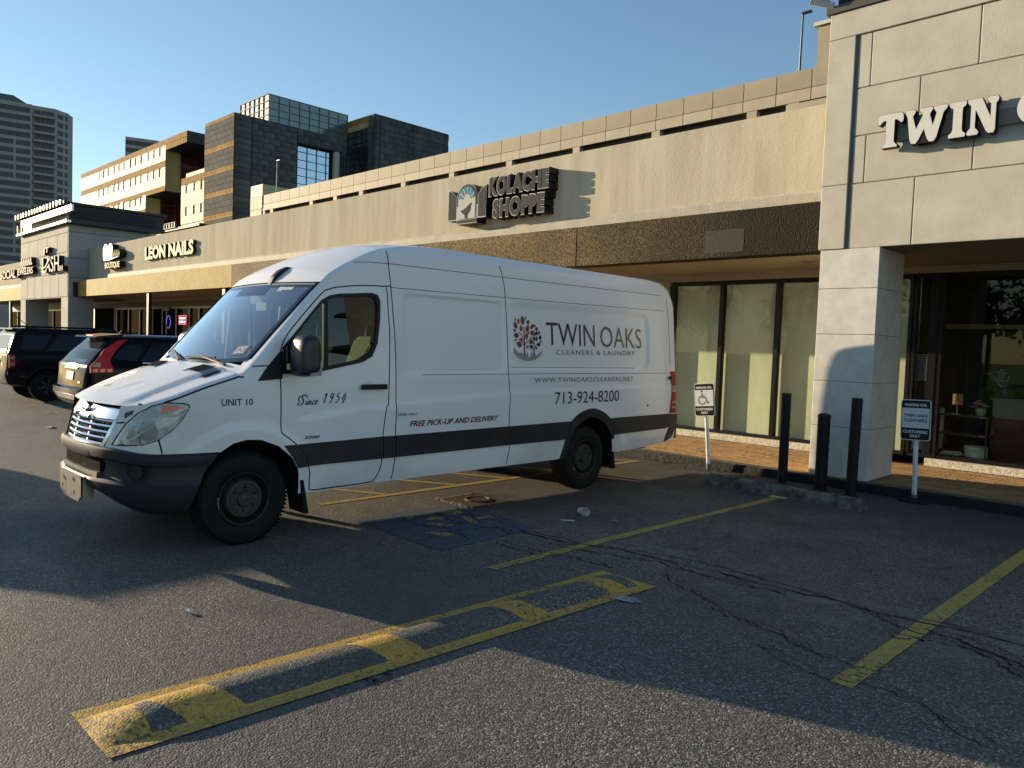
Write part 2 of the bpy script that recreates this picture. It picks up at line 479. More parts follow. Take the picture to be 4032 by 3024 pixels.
# paving bricks: rows run along the shops; the nearest 300 are single bricks
M_brick = mat("paving_brick", (0.42, 0.255, 0.115), 0.8, noise=(30, .25), rnd=0.22)
bm_ = MB().box(-.0985, .0985, -.0485, .0485, -.02, .005); br = bm_.make("brick", M_brick); bevel(br, .004, 1)
br_mesh = br.data; first = True; rest = MB(); cells = []
yy = 10.335; row = 0
while yy < 12.62:
    off = (row % 2) * .1
    x = -9.2 + off
    while x < 3.0:
        if not (-4.47 < x < -3.63 and 10.20 < yy < 11.17):
            dark = row in (5, 9, 13)
            cells.append((math.hypot(x, yy) + (0 if (-4.4 < x < -1.6 or -7.5 < x < -5) else 6), x, yy, dark))
        x += .2
    yy += .1; row += 1
cells.sort()
for i, (d, x, y, dk) in enumerate(cells):
    if i < 300:
        if first: b0 = br; first = False; b0.parent = wk; b0.location = (x, y, FZ - .008)
        else: b0 = inst(br_mesh, "brick", wk, (x, y, FZ - .008))
        b0.location.z += random.uniform(-.003, .002); b0.rotation_euler.z = random.uniform(-.012, .012)
    else:
        z0 = random.uniform(-.003, .002); a = .0975
        rest.box(x - a, x + a, y - .0475, y + .0475, FZ - .03, FZ - .003 + z0, k=i % 3)
rb_ = rest.make("brick_field", None, wk, fix=False, mats=[mat("brick_a", (0.44, 0.27, 0.12), .8, noise=(30, .3)),
        mat("brick_b", (0.37, 0.22, 0.10), .8, noise=(30, .3)), mat("brick_c", (0.48, 0.30, 0.14), .8, noise=(30, .3))])
stuff(rb_)
bl = MB().box(-36, -9.3, 10.3, 12.64, FZ - .02, FZ - .001).make("brick_field_far", mat("brick_far", (0.33, .18, .08), .8, noise=(6, .3)), wk)

def flat(name, polys, m, z=0.004, parent=g, kind=None):
    b = MB()
    for p in polys:
        b.add([(x, y, z) for x, y in p], [tuple(range(len(p)))])
    o = b.make(name, m, parent, fix=False)
    return o
def line(name, a, b_, w, m, z=0.004):
    a = Vector((*a, 0)); b_ = Vector((*b_, 0)); d = (b_ - a).normalized(); n = Vector((-d.y, d.x, 0)) * w / 2
    N = max(2, int((b_ - a).length / .06)); L = []; R = []
    for i in range(N + 1):
        p = a.lerp(b_, i / N); j = random.uniform(-.006, .006); k2 = random.uniform(-.006, .006)
        L.append(p + n * (1 + j * 8)); R.append(p - n * (1 + k2 * 8))
    vs = [(p.x, p.y, z) for p in L] + [(p.x, p.y, z) for p in R]
    return obj(name, vs, [(i, N + 1 + i, N + 2 + i, i + 1) for i in range(N)], m, g)
line("bay_line", (-4.17, 4.03), (-4.17, 8.75), .10, M_yel)
line("bay_line", (-1.52, 4.04), (-1.52, 9.7), .115, M_yel)
line("bay_line", (-6.90, 4.2), (-6.92, 9.8), .10, M_yel)
for a, b_ in (((-6.95, 5.06), (-8.6, 4.15)), ((-6.95, 6.08), (-8.9, 5.0)), ((-6.95, 6.95), (-8.9, 5.9)), ((-6.95, 8.0), (-8.9, 6.9)), ((-6.95, 9.7), (-8.6, 8.6))):
    line("hatch_line", a, b_, .085, M_yel)
line("bay_line", (-9.55, 4.2), (-9.55, 9.7), .10, M_yel)
for k in range(1, 14):
    line("bay_line", (-9.55 - 2.66 * k, 4.3), (-9.55 - 2.66 * k, 9.7), .10, M_yelworn)
flat("yellow_end_patch", [[(-4.27, 8.72), (-4.06, 8.74), (-4.05, 8.83), (-4.25, 8.83)]], mat("fresh_yellow", (0.72, 0.58, 0.22), .6), .008)
# blue accessible-bay square with the worn yellow symbol
flat("blue_square", [[(-6.12, 4.07), (-4.78, 4.05), (-4.86, 5.30), (-6.15, 5.32)]], M_blue)
sym = [[(-5.72, 4.62), (-5.60, 4.70), (-5.66, 4.86), (-5.80, 4.80)], [(-5.86, 4.92), (-5.70, 4.96), (-5.74, 5.14), (-5.92, 5.16)],
       [(-5.62, 4.98), (-5.30, 4.88), (-5.28, 4.94), (-5.62, 5.08)], [(-5.56, 4.48), (-5.36, 4.62), (-5.40, 4.72), (-5.62, 4.60)],
       [(-5.34, 4.30), (-5.10, 4.34), (-5.14, 4.50), (-5.30, 4.44)], [(-5.50, 5.08), (-5.42, 5.06), (-5.38, 5.24), (-5.50, 5.26)],
       [(-5.98, 4.60), (-5.84, 4.50), (-5.82, 4.56), (-5.94, 4.68)]]
flat("symbol_remnant", sym, paint_mat("yellow_symbol", (0.45, 0.30, 0.07), 0.49, 22.0, (0.05, .07, .10)), .008)
# manhole: square frame with a raised broken rim and round cover
flat("utility_patch", [[(-6.42, 5.36), (-5.86, 5.36), (-5.86, 5.98), (-6.42, 5.98)]], mat("patch", (0.05, 0.035, 0.022), .8, noise=(20, .4)))
b = MB()
for i in range(26):
    x = -6.42 + .56 * i / 26; b.box(x, x + .02, 5.335 + random.uniform(-.01, .01), 5.375, 0, random.uniform(.008, .02))
for i in range(12):
    y = 5.38 + .5 * i / 12; b.box(-6.435, -6.415, y, y + .03, 0, random.uniform(.006, .014))
b.make("patch_rim", mat("rim_concrete", (0.22, 0.18, 0.13), .9, noise=(30, .4)), g)
mh = MB().lathe([(.145, 0), (.145, .014), (.12, .016), (.118, .008), (.0, .008)], (-6.14, 5.70, .004), 'z', 24)
mh = mh.make("manhole_cover", mat("rust_iron", (0.10, 0.06, 0.035), .6, .4, noise=(30, .5)), smooth=False); tag(mh, "small round iron utility cover set in the asphalt under the van", "manhole cover")

# long speed hump with worn yellow outline and slanted bars
hx0, hx1, hy0, hy1 = -3.42, -3.42, 1.02, 4.66
M_hump = MATS["asphalt"]
NX, NY = 56, 400; hv = []; hf = []; hm = []
def hump_z(s, t):
    """s across 0..1, t along in metres"""
    e = min(1, (t) / .32, (hy1 - hy0 - t) / .28); e = max(0, e); e = e * (2 - e)
    c = max(0, math.sin(math.pi * min(1, max(0, (s - .17) / .66))))
    return .006 + .058 * e * c ** .8
def hump_x(s, t):
    c = -3.46 + .13 * (t / (hy1 - hy0)) ** 1.0 * .4
    return c - .25 + .50 * s + t * .018
bars = [(.42, .68), (1.47, 1.70), (2.47, 2.68), (3.31, 3.50)]
for j in range(NY + 1):
    t = (hy1 - hy0) * j / NY
    for i in range(NX + 1):
        s = i / NX
        y = hy0 + t - .02 * s * 0
        hv.append((hump_x(s, t), y, hump_z(s, t)))
for j in range(NY):
    for i in range(NX):
        s = (i + .5) / NX; t = (hy1 - hy0) * (j + .5) / NY
        a = j * (NX + 1) + i; hf.append((a, a + 1, a + NX + 2, a + NX + 1))
        L = hy1 - hy0
        y_ = s < .17 or s > .83 or t < .14 or t > L - .10
        if t < .20 or (t < .34 and s < .36): y_ = True
        for q0, q1 in bars:
            tt = t + (1 - s) * (.42 - .25 * (1 - s))
            if q0 < tt < q1: y_ = True
        hm.append(1 if y_ else 0)
hump = obj("speed_hump", hv, hf, None, smooth=True, mats=[M_asph, paint_mat("hump_yellow", (0.56, 0.345, 0.06), 0.545, 26.0)], mi=hm)
tag(hump, "long low asphalt speed hump with a worn yellow outline and slanted yellow bars", "speed hump")

# cracks across the bays: jagged thin dark seams
M_crack = mat("crack", (0.006, 0.006, 0.006), 0.95)
def crack(pts, w=.012, n=60, amp=.05):
    L = smooth_line([(p[0], p[1], 0) for p in pts], max(4, n // len(pts))); vs = []; fs = []; o1 = 0; o2 = 0
    for i, p in enumerate(L):
        o1 = o1 * .75 + random.uniform(-amp, amp) * .5; o2 = o2 * .75 + random.uniform(-amp, amp) * .5; ww = w * random.uniform(.25, 1.5)
        vs += [(p.x + o1, p.y + o2 - ww / 2, .0055), (p.x + o1 + ww / 3, p.y + o2 + ww / 2, .0055)]
        if i: fs.append((2 * i - 2, 2 * i - 1, 2 * i + 1, 2 * i))
    return obj("crack", vs, fs, M_crack, g)
for pts, w in (([(-4.9, 5.05), (-4.3, 5.12), (-3.9, 5.28), (-3.3, 5.38), (-2.6, 5.38), (-2.0, 5.40), (-1.3, 5.46), (-.5, 5.4)], .018),
               ([(-4.4, 4.95), (-3.9, 5.02), (-3.4, 5.22), (-2.9, 5.18), (-2.4, 5.28)], .012), ([(-4.7, 4.6), (-4.3, 4.6), (-4.0, 4.75), (-3.6, 4.8)], .012),
               ([(-3.2, 4.95), (-2.8, 4.75), (-2.5, 4.55), (-2.2, 4.5), (-1.8, 4.35), (-1.4, 4.4)], .010), ([(-1.6, 5.0), (-1.2, 5.15), (-.9, 4.95), (-.5, 5.1)], .016),
               ([(-2.1, 4.2), (-1.7, 4.05), (-1.3, 4.15), (-.8, 3.9)], .008), ([(-1.9, 5.35), (-1.6, 5.2), (-1.3, 5.28), (-.7, 5.05)], .014),
               ([(-3.32, 2.2), (-3.2, 2.25), (-3.1, 2.2)], .008), ([(-3.3, 1.5), (-3.2, 1.46)], .008),
               ([(-6.1, 4.5), (-5.7, 4.45), (-5.3, 4.55), (-4.9, 4.5)], .010), ([(-5.9, 4.9), (-5.5, 4.8), (-5.1, 4.95), (-4.85, 4.9)], .010),
               ([(-5.6, 4.1), (-5.55, 4.5), (-5.4, 4.9), (-5.5, 5.3)], .009), ([(-5.15, 4.1), (-5.2, 4.6), (-5.05, 5.1)], .009), ([(-6.0, 5.2), (-5.6, 5.1), (-5.2, 5.2)], .009)):
    for rep in range(2):
        crack([(x + rep * random.uniform(-.05, .05), y + rep * random.uniform(.03, .09)) for x, y in pts], w * (1 - .4 * rep), 90)

# ================================================================== the strip of shops
BL = thing("shopping_centre", "long beige stucco strip mall with covered walkway and two taller entrance towers", "building")
YB, YF, YS, YP = 10.60, 11.05, 12.75, 10.22        # beam, fascia, shop glass, tower faces
ZT = 5.34
def wall(name, x0, x1, y0, y1, z0, z1, m, parent=BL): return MB().box(x0, x1, y0, y1, z0, z1).make(name, m, parent)
wall("fascia", -37.95, -4.45, YF, YF + .30, 3.98, ZT, M_stucco)
wall("fascia", -60, -46.1, YF, YF + .30, 3.98, ZT, M_stucco)
M_lip = mat("stucco_lip", (0.44, 0.40, 0.32), .7, noise=(3, .12), bump=(30, .4, .015))
for xa, xb in ((-37.95, -4.45), (-60, -46.1)):
    MB().prism([(YF - .002, 4.12), (YF - .045, 4.08), (YF - .05, 3.86), (YF + .25, 3.86), (YF + .25, 4.12)], 'x', xa, xb).make("fascia_lip", M_lip, BL)
# beam below: exposed aggregate near the right tower, painted smooth towards the left
def agg():
    m = bpy.data.materials.new("exposed_aggregate"); m.use_nodes = True; n = m.node_tree.nodes; l = m.node_tree.links; b = n["Principled BSDF"]
    tc = n.new("ShaderNodeTexCoord"); v = n.new("ShaderNodeTexVoronoi"); v.inputs["Scale"].default_value = 55; l.new(tc.outputs["Object"], v.inputs[0])
    sp = n.new("ShaderNodeSeparateColor"); l.new(v.outputs["Color"], sp.inputs[0])
    cr = n.new("ShaderNodeMix"); cr.data_type = 'RGBA'; cr.inputs[6].default_value = (0.016, 0.014, 0.011, 1); cr.inputs[7].default_value = (0.30, 0.215, 0.085, 1)
    t = n.new("ShaderNodeTexNoise"); t.inputs["Scale"].default_value = 1.1; t.inputs["Detail"].default_value = 7; l.new(tc.outputs["Object"], t.inputs[0])
    mm = n.new("ShaderNodeMath"); mm.operation = 'MULTIPLY'; l.new(sp.outputs[0], mm.inputs[0])
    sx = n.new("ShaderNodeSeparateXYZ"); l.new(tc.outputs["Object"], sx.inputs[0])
    # low-sun sheen put into the colour leftwards; stained black towards the right-hand end
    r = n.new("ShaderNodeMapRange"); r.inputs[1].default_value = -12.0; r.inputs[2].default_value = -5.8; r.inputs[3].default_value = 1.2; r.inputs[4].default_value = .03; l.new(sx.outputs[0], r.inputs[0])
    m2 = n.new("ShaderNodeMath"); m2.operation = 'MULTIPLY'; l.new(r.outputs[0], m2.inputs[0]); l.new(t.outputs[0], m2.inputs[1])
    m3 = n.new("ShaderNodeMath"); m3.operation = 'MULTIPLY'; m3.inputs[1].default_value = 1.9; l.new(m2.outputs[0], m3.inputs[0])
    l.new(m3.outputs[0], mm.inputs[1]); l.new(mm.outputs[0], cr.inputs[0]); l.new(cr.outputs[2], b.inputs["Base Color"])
    b.inputs["Roughness"].default_value = .7; b.inputs["Specular IOR Level"].default_value = .1
    bp = n.new("ShaderNodeBump"); bp.inputs["Strength"].default_value = .8; bp.inputs["Distance"].default_value = .012; bp.invert = True
    l.new(v.outputs["Distance"], bp.inputs["Height"]); l.new(bp.outputs[0], b.inputs["Normal"])
    return m
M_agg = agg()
M_beam = mat("beam_paint", (0.44, 0.31, 0.075), 0.7, spec=.12, noise=(1.6, .2), col2=(0.33, .235, .055), bump=(7, .3, .03))
ZB = 3.17
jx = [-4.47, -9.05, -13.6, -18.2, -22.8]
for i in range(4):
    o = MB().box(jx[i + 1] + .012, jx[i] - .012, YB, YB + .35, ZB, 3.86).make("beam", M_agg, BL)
wall("beam", -37.9, -22.8, YB, YB + .35, ZB, 3.86, M_beam)
wall("beam_core", -37.9, -4.47, YB + .03, YB + .34, ZB + .01, 3.85, mat("dark_core", (.02, .018, .015), .8))
wall("beam", -60, -46.1, YB, YB + .35, ZB, 3.86, M_beam)
# lighter repaired patch on the aggregate
MB().box(-6.44, -5.78, YB - .003, YB + .02, 3.24, 3.58).make("repair_patch", mat("repair", (0.034, .030, .021), .7, noise=(60, .6)), BL)
wall("soffit", -37.9, 6, YB + .06, YS + .2, ZB + .006, ZB + .12, M_soffit)
wall("soffit", -60, -37.9, YB + .06, YS + .2, ZB + .004, ZB + .12, M_soffit)
wall("header", -60, 6, YS - .05, YS + .25, 3.03, ZB + .01, mat("header", (0.40, 0.36, 0.27), .7))
wall("roof_deck", -60, 6, YF + .3, 24, 4.6, 4.72, mat("roofing", (.2, .2, .19), .9))
wall("rear_wall", -60, 6, 23.8, 24, 0, 4.7, M_stucco_back)
for x, y in ((-5.30, 11.75), (-2.62, 11.8), (-8.9, 11.75), (-12.4, 11.75)):
    MB().lathe([(.105, 0), (.105, -.012), (.085, -.014), (.08, .0), (.07, .002)], (x, y, ZB + .004), 'z', 20).make("recessed_downlight", mat("dl_trim", (.30, .26, .18), .4), BL)

def tower(x0, x1, dirs=1):
    """taller entrance block: stucco panels with recessed joints, proud of two square piers"""
    T = wall("tower", x0 + .012, x1 - .012, YP + .010, 13.6, 3.13, 6.62 if x0 < -20 else 6.20, M_stucco_back)
    def pnl(a, b, c, d, y0=YP, y1=YP + .02): 
        o = MB().box(a, b, y0, y1, c, d).make("panel", M_stucco_p, T); bevel(o, .006); return o
    return T, pnl
T2, pn = tower(-4.47, 3.7)
G = .006
# right tower: edge strip, deep vertical reveal, running-bond panels
for z0, z1 in ((3.13, 3.96), (3.96, 5.86), (5.86, 6.20)):
    xr = -4.13 if z1 < 6 else 3.7
    pn(-4.47, xr, z0 + (G if z0 > 3.2 else 0), z1, YP - .022 if z1 < 6 else YP - .022, YP + .03)
rows = [(3.13, 3.96, [-4.085, -3.32, -1.75, -.2, 1.6, 3.7]), (3.96, 4.57, [-4.085, -3.935, -2.70, -1.1, .5, 2.1, 3.7]),
        (4.57, 5.18, [-4.085, -3.32, -1.95, -.35, 1.3, 3.7]), (5.18, 5.86, [-4.085, -3.925, -2.70, -1.1, .5, 2.1, 3.7])]
for z0, z1, xs_ in rows:
    for a, b_ in zip(xs_[:-1], xs_[1:]):
        pn(a + (0 if a < -4.08 else G), b_ - (0 if b_ > 3.6 else G), z0 + (G if z0 > 3.2 else 0), z1 - G)
wall("tower_side", -4.466, -4.44, YP + .01, 13.6, 3.13, 6.2, M_stucco_p, T2)
wall("parapet_cap", -4.52, 3.75, YP - .05, 13.7, 6.205, 6.30, mat("cap_dark", (0.10, 0.095, 0.08), .5))
wall("parapet_band", -4.40, 3.75, YP + .02, 13.6, 6.30, 6.75, M_blkpaint)
def pier(x0, x1, y0=YP, y1=11.12, zt=3.13):
    C = wall("pier", x0 + .01, x1 - .01, y0 + .01, y1 - .01, FZ, zt, M_stucco_back)
    zs = [FZ, .79, 1.39, 2.01, 2.61, zt]
    for a, b_ in zip(zs[:-1], zs[1:]):
        o = MB().box(x0, x1, y0, y1, a + .0028, b_ - .0028).make("block", mat("pier_stucco", (0.62, 0.605, 0.555), 0.8, spec=.2, noise=(5, .08), bump=(55, .35, .01)), C); bevel(o, .005)
    return C
pier(-4.44, -3.68); pier(2.9, 3.66)
# left tower
T1 = wall("tower", -46.08, -38.02, YP + .012, 13.6, 3.11, 6.62, M_stucco_back)
def pn1(a, b, c, d):
    o = MB().box(a, b, YP - .01, YP + .02, c, d).make("panel", MATS["stucco_panel"], T1); return o
for z0, z1, n_ in ((3.13, 4.18, 6), (4.18, 5.1, 3), (5.1, 5.95, 5), (5.95, 6.3, 1)):
    w_ = 8.04 / n_
    for i in range(n_): pn1(-46.08 + i * w_ + .025, -46.08 + (i + 1) * w_ - .025, z0 + .025, z1 - .015)
M_stucco_shade = mat("stucco_shade", (0.33, 0.325, 0.31), .7, noise=(1.5, .08), bump=(30, .3, .01))  # darker copy of the stucco: shade painted on faces turned from the sun
for z0, z1 in ((3.13, 4.0), (4.0, 4.85), (4.85, 6.0), (6.0, 6.3)):
    o = MB().box(-38.02, -37.985, YP, 13.6, z0 + .015, z1 - .01).make("panel", M_stucco_shade, T1)
wall("side_reveal", -37.984, -37.955, YP + .19, YP + .38, ZB - .01, 3.80, mat("reveal_shade", (.03, .03, .03), .8))  # dark panel stands for the shade of a recess beside the beam
for x0, x1 in ((-46.1, -45.15), (-39.0, -38.0)):
    C = wall("pier", x0 + .01, x1 - .01, YP + .02, 11.25, FZ, 3.12, M_stucco_shade)
    MB().box(x0, x1, YP, YP + .03, FZ, 3.12).make("block", M_stucco_p, C)
wall("pier_wing", -38.01, -37.985, YP + .03, 11.26, FZ, 3.1, M_stucco_shade)
# metal cornice with its row of fins: polished edge catches the low sun
M_corn = mat("cornice_metal", (0.55, 0.50, 0.40), 0.22, .9)
M_corn_d = mat("cornice_dark", (0.045, 0.042, 0.045), 0.5, .3)
CN = MB().box(-45.9, -37.75, YP - .05, 14.2, 6.46, 7.14).make("cornice", M_corn_d, BL)
MB().box(-46.1, -37.55, YP - .22, YP - .02, 6.34, 6.45).make("cornice_ledge", M_corn, CN)
MB().box(-37.72, -37.60, YP - .2, 14.2, 6.34, 6.50).make("cornice_ledge", M_corn_d, CN)
MB().box(-44.55, -36.4, YP - .34, YP - .24, 6.70, 6.96).make("louvre_bar", M_corn, CN)
MB().box(-45.8, -37.6, YP - .3, 14.3, 7.14, 7.24).make("cornice_roof", M_corn_d, CN)
for i in range(16):
    x = -45.6 + i * 7.65 / 15
    MB().box(x - .06, x + .06, YP - .36, YP - .31, 7.10, 7.32).make("fin", M_corn, CN)
MB().box(-45.98, -45.9, YP - .2, YP - .12, 6.45, 6.85).make("cornice_post", M_corn, CN)
for i in range(7):
    MB().box(-37.58, -37.54, YP + .1, 13.9, 6.62 + i * .07, 6.65 + i * .07).make("louvre", M_corn_d, CN)

# shop fronts
M_frame = mat("window_frame", (0.010, 0.010, 0.011), .35, noise=(8, .3))
M_pane = glass("shop_glass", (0.95, 0.97, 0.94), .5)
M_paned = glass("dark_glass", (0.10, 0.10, 0.09), .04)
M_sill = mat("sill", (0.55, 0.52, 0.42), .8, noise=(25, .3), bump=(40, .7, .01))
wall("sill", -37.9, -4.42, YS - .13, YS + .1, FZ, .235, M_sill)
wall("sill", -3.72, 6, YS - .13, YS + .1, FZ, .235, M_sill)
def storefront(xs, z0, z1, pane, name="shop_window", w=.075, pads=None):
    Wn = wall(name, xs[0] - .0, xs[-1], YS - .05, YS + .05, z0, z0 + .055, M_frame)
    MB().box(xs[0], xs[-1], YS - .05, YS + .05, z1 - .075, z1).make("head_rail", M_frame, Wn)
    for x in xs: MB().box(x - w / 2, x + w / 2, YS - .07, YS + .055, z0 + .056, z1 - .076).make("mullion", M_frame, Wn)
    for a, b_ in zip(xs[:-1], xs[1:]):
        MB().box(a + w / 2, b_ - w / 2, YS - .012, YS - .004, z0 + .056, z1 - .076).make("pane", pane, Wn)
    return Wn
W1 = storefront([-8.36, -7.30, -6.22, -5.14, -4.05], .237, 3.03, M_pane)
M_film = mat("window_film", (0.74, 0.75, 0.54), .65, noise=(1.1, .2), col2=(0.58, .60, .45), streak=(2, 1, .7))
MB().box(-8.33, -4.1, YS + .085, YS + .095, .25, 3.0).make("window_film", M_film, W1)
wall("wall_left_of_window", -9.6, -8.42, YS - .1, YS + .3, FZ, 3.03, M_soffit)
W2 = storefront([-4.0, -3.70, -2.30, -.6, 1.1, 2.8], .237, 3.03, M_pane, w=.06)
MB().box(-3.79, -3.60, YS - .06, YS + .05, .24, 2.95).make("door_frame", M_frame, W2)
# the dim shop behind the right-hand glass
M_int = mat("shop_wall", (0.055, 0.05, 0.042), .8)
R = thing("shop_interior", "dim laundry shop interior with green wall seen through the right-hand glass", "interior")
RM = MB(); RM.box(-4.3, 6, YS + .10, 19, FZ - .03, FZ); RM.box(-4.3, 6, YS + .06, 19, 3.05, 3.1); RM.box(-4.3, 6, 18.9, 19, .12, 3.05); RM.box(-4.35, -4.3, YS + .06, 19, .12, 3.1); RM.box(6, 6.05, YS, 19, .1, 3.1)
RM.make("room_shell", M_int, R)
MB().box(-3.9, -1.2, 16.6, 16.7, .13, 2.3).make("green_wall", mat("green_wall", (0.13, 0.19, 0.01), .8), R)
for x in (-3.1, -2.2, -1.5): MB().box(x - .03, x + .03, 16.5, 16.58, .13, 2.4).make("shelf_post", M_frame, R)
for z in (1.3, 1.85): MB().box(-3.3, -1.4, 16.3, 16.58, z, z + .03).make("shelf", M_frame, R)
MB().box(-4.2, 2.5, 15.0, 15.06, 2.28, 2.36).make("ceiling_rail", mat("rail", (.35, .30, .2), .6), R)
b = MB().box(-3.22, 2.5, 14.2, 14.3, .13, .83, 0); b.box(-3.22, 2.5, 14.19, 14.3, .83, 1.12, 1); b.box(-3.26, 2.5, 14.15, 14.7, 1.12, 1.15, 2)
cnt = b.make("shop_counter", None, None, mats=[mat("counter_wood", (.16, .045, .02), .5), mat("counter_front", (.32, .30, .25), .5), mat("counter_top", (.25, .3, .33), .2)])
tag(cnt, "long shop counter with red-brown base behind the right-hand glass", "counter")
# low shelf table with things on it
ST = thing("shelf_table", "black three-tier metal shelf table just inside the right-hand window", "shelf", (-3.30, 13.02, FZ))
for z in (.155, .49, .77): MB().box(-.33, .33, -.17, .17, z, z + .02).make("shelf", mat("shelf_wood", (.06, .03, .015), .4), ST)
for x in (-.32, .32):
    for y in (-.16, .16): MB().box(x - .010, x + .010, y - .010, y + .010, .0, .80).make("leg", M_frame, ST)
pot = MB().lathe([(.0, 0), (.045, 0), (.068, .03), (.072, .08), (.066, .12), (.06, .115), (.0, .10)], (-3.11, 13.02, FZ + .79), 'z', 24).make("flower_pot", mat("pot", (.35, .36, .17), .35), None, True)
tag(pot, "round greenish metal pot on the top tier of the shelf table", "pot")
random.seed(3); fb = MB(); fw = MB()
for i in range(46):
    a = random.uniform(0, 6.28); r_ = random.uniform(0, .12) ; h = .13 + .08 * (1 - r_ / .12) + random.uniform(-.02, .02)
    c = Vector((-3.14 + r_ * math.cos(a) * 1.2, 13.02 + r_ * math.sin(a) * .7, FZ + .79 + h)); t = (fw if random.random() < .6 else fb)
    for k in range(5):
        th = k * 1.256 + a; p = Vector((math.cos(th), math.sin(th), .5)) * .034; q = Vector((-math.sin(th), math.cos(th), 0)) * .015
        t.add([c, c + p * .6 + q, c + p * 1.1, c + p * .6 - q], [(0, 1, 2, 3)])
o = fw.make("flowers", mat("petal_white", (.68, .64, .48), .7), None, fix=False); tag(o, "bunch of white and purple flowers standing in the greenish pot", "flowers")
fb.make("purple_blossom", mat("petal_purple", (.22, .12, .28), .7), o, fix=False)
o = MB().box(-3.49, -3.35, 13.0, 13.012, FZ + .94, FZ + 1.10).make("framed_card", mat("card", (.42, .22, .09), .5), None)
tag(o, "small brown card on a thin stand on the shelf table", "sign stand")
st_ = MB().box(-3.425, -3.415, 12.985, 12.998, FZ + .79, FZ + 1.0); st_.box(-3.48, -3.37, 12.96, 13.03, FZ + .791, FZ + .80); st_.make("stand", M_white, o)
o = MB().lathe([(.0, 0), (.15, 0), (.15, .12), (.156, .12), (.156, .155), (.0, .155)], (-3.14, 13.02, FZ + .176), 'z', 28).make("hat_box", mat("hatbox", (.52, .52, .47), .5, noise=(14, .3)), None)
tag(o, "pale round marbled box on the bottom tier of the shelf table", "box")
pp = MB(); [pp.box(-3.60 + .01 * k, -3.33 - .012 * k, 12.92, 13.12, FZ + .176 + .011 * k, FZ + .186 + .011 * k) for k in range(4)]
o = pp.make("magazines", mat("paper", (.5, .47, .38), .7), None); tag(o, "small pile of magazines on the bottom tier of the shelf table", "magazines")
pv = MB().lathe([(.0, 0), (.045, 0), (.05, .09), (.04, .17), (.0, .17)], (-3.12, 14.35, 1.151), 'z', 16).make("vase", mat("vase", (.12, .14, .13), .2), None, True)
tag(pv, "small grey vase standing on the shop counter", "vase")
random.seed(9); f2 = MB()
for i in range(14):
    a = random.uniform(0, 6.28); r_ = random.uniform(0, .18); c = Vector((-3.18 + r_ * math.cos(a), 14.35 + r_ * math.sin(a) * .6, 1.48 + random.uniform(-.1, .12)))
    for k in range(6):
        th = k * 1.05 + a; p = Vector((math.cos(th), math.sin(th), .6)) * .07; q = Vector((-math.sin(th), math.cos(th), 0)) * .03
        f2.add([c, c + p * .6 + q, c + p * 1.1, c + p * .6 - q], [(0, 1, 2, 3)])
for i in range(8): f2.tube((-3.12, 14.35, 1.28), (-3.18 + random.uniform(-.15, .15), 14.35, 1.5), .004, n=5)
o = f2.make("flowers", MATS["petal_white"], None, fix=False); tag(o, "white flowers in the grey vase on the counter", "flowers")
lm = MB().lathe([(.09, 0), (.07, .16)], (-3.95, 13.7, 1.12), 'z', 20); o = lm.make("table_lamp", mat("brass", (.6, .5, .22), .3, .8), None, fix=False); tag(o, "small brass-shaded table lamp behind the pier on the shop's left", "lamp")
MB().tube((-3.95, 13.7, .6), (-3.95, 13.7, 1.16), .012).make("stem", M_frame, o)
MB().box(-4.15, -3.75, 13.5, 13.9, .13, .6).make("lamp_table", M_frame, o)
ch = thing("armchair", "white curved armchair just inside the shop beside the pier", "chair", (-3.98, 13.25, FZ))
MB().box(-.25, .25, -.25, .25, .2, .45).make("seat", mat("chair_white", (.5, .48, .42), .6), ch); bk = MB().box(-.25, .25, .2, .3, .3, .85).make("backrest", MATS["chair_white"], ch); bevel(bk, .04, 3)
for x in (-.2, .2):
    for y in (-.2, .2): MB().box(x - .02, x + .02, y - .02, y + .02, 0, .2).make("leg", M_frame, ch)

# notice sheet on the glass beside the pier
nt = MB().box(-3.985, -3.79, YS - .0215, YS - .0195, 1.40, 1.80).make("notice", mat("notice", (.10, .11, .115), .6), None); tag(nt, "faint printed notice sheet stuck on the shop glass right of the pier", "notice")
lt = MB()
for k in range(10):
    z = 1.765 - k * .037; x = -3.97
    while x < -3.82:
        w_ = random.uniform(.012, .035); lt.box(x, min(x + w_, -3.80), YS - .0235, YS - .0225, z, z + .016); x += w_ + .008
stuff(lt.make("print_lines", mat("notice_ink", (.02, .02, .02), .6), nt))

# left part: dark shop fronts, thin posts, header panels
W3 = storefront([-39.4, -37.8, -36.4, -35.3, -33.75, -33.3, -32.28, -30.98, -30.06, -28.6, -27.2, -25.8, -24.4, -23, -21.6, -20.2, -18.8, -17.4, -16, -14.6, -13.2, -11.8, -10.4, -9.6], .237, 2.79, M_paned, w=.14)
wall("shop_header", -37.9, -9.6, YS - .06, YS + .2, 2.79, 3.03, mat("hdr2", (0.20, 0.165, 0.10), .8))
MB().box(-33.6, -33.0, YS - .09, YS - .06, 2.62, 2.78).make("sign_blank", mat("sgnb", (.3, .27, .2), .7), W3)
wall("header", -60, -37.9, YS - .06, YS + .2, 2.80, 3.029, M_blkpaint)
wall("dark_entry", -42.9, -40.0, YS + .02, YS + .08, FZ, 2.80, mat("entry_dark", (.010, .009, .008), .9, spec=0))
wall("entry_wall", -40.0, -39.45, YS, YS + .1, FZ, 3.03, mat("entry_wall", (0.16, .14, .11), .8))
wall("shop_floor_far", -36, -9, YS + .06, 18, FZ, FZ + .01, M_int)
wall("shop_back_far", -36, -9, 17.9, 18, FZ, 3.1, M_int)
W4 = storefront([-60, -58, -56, -54, -52, -50, -48, -45, -43.5], .237, 2.79, M_paned, w=.1)
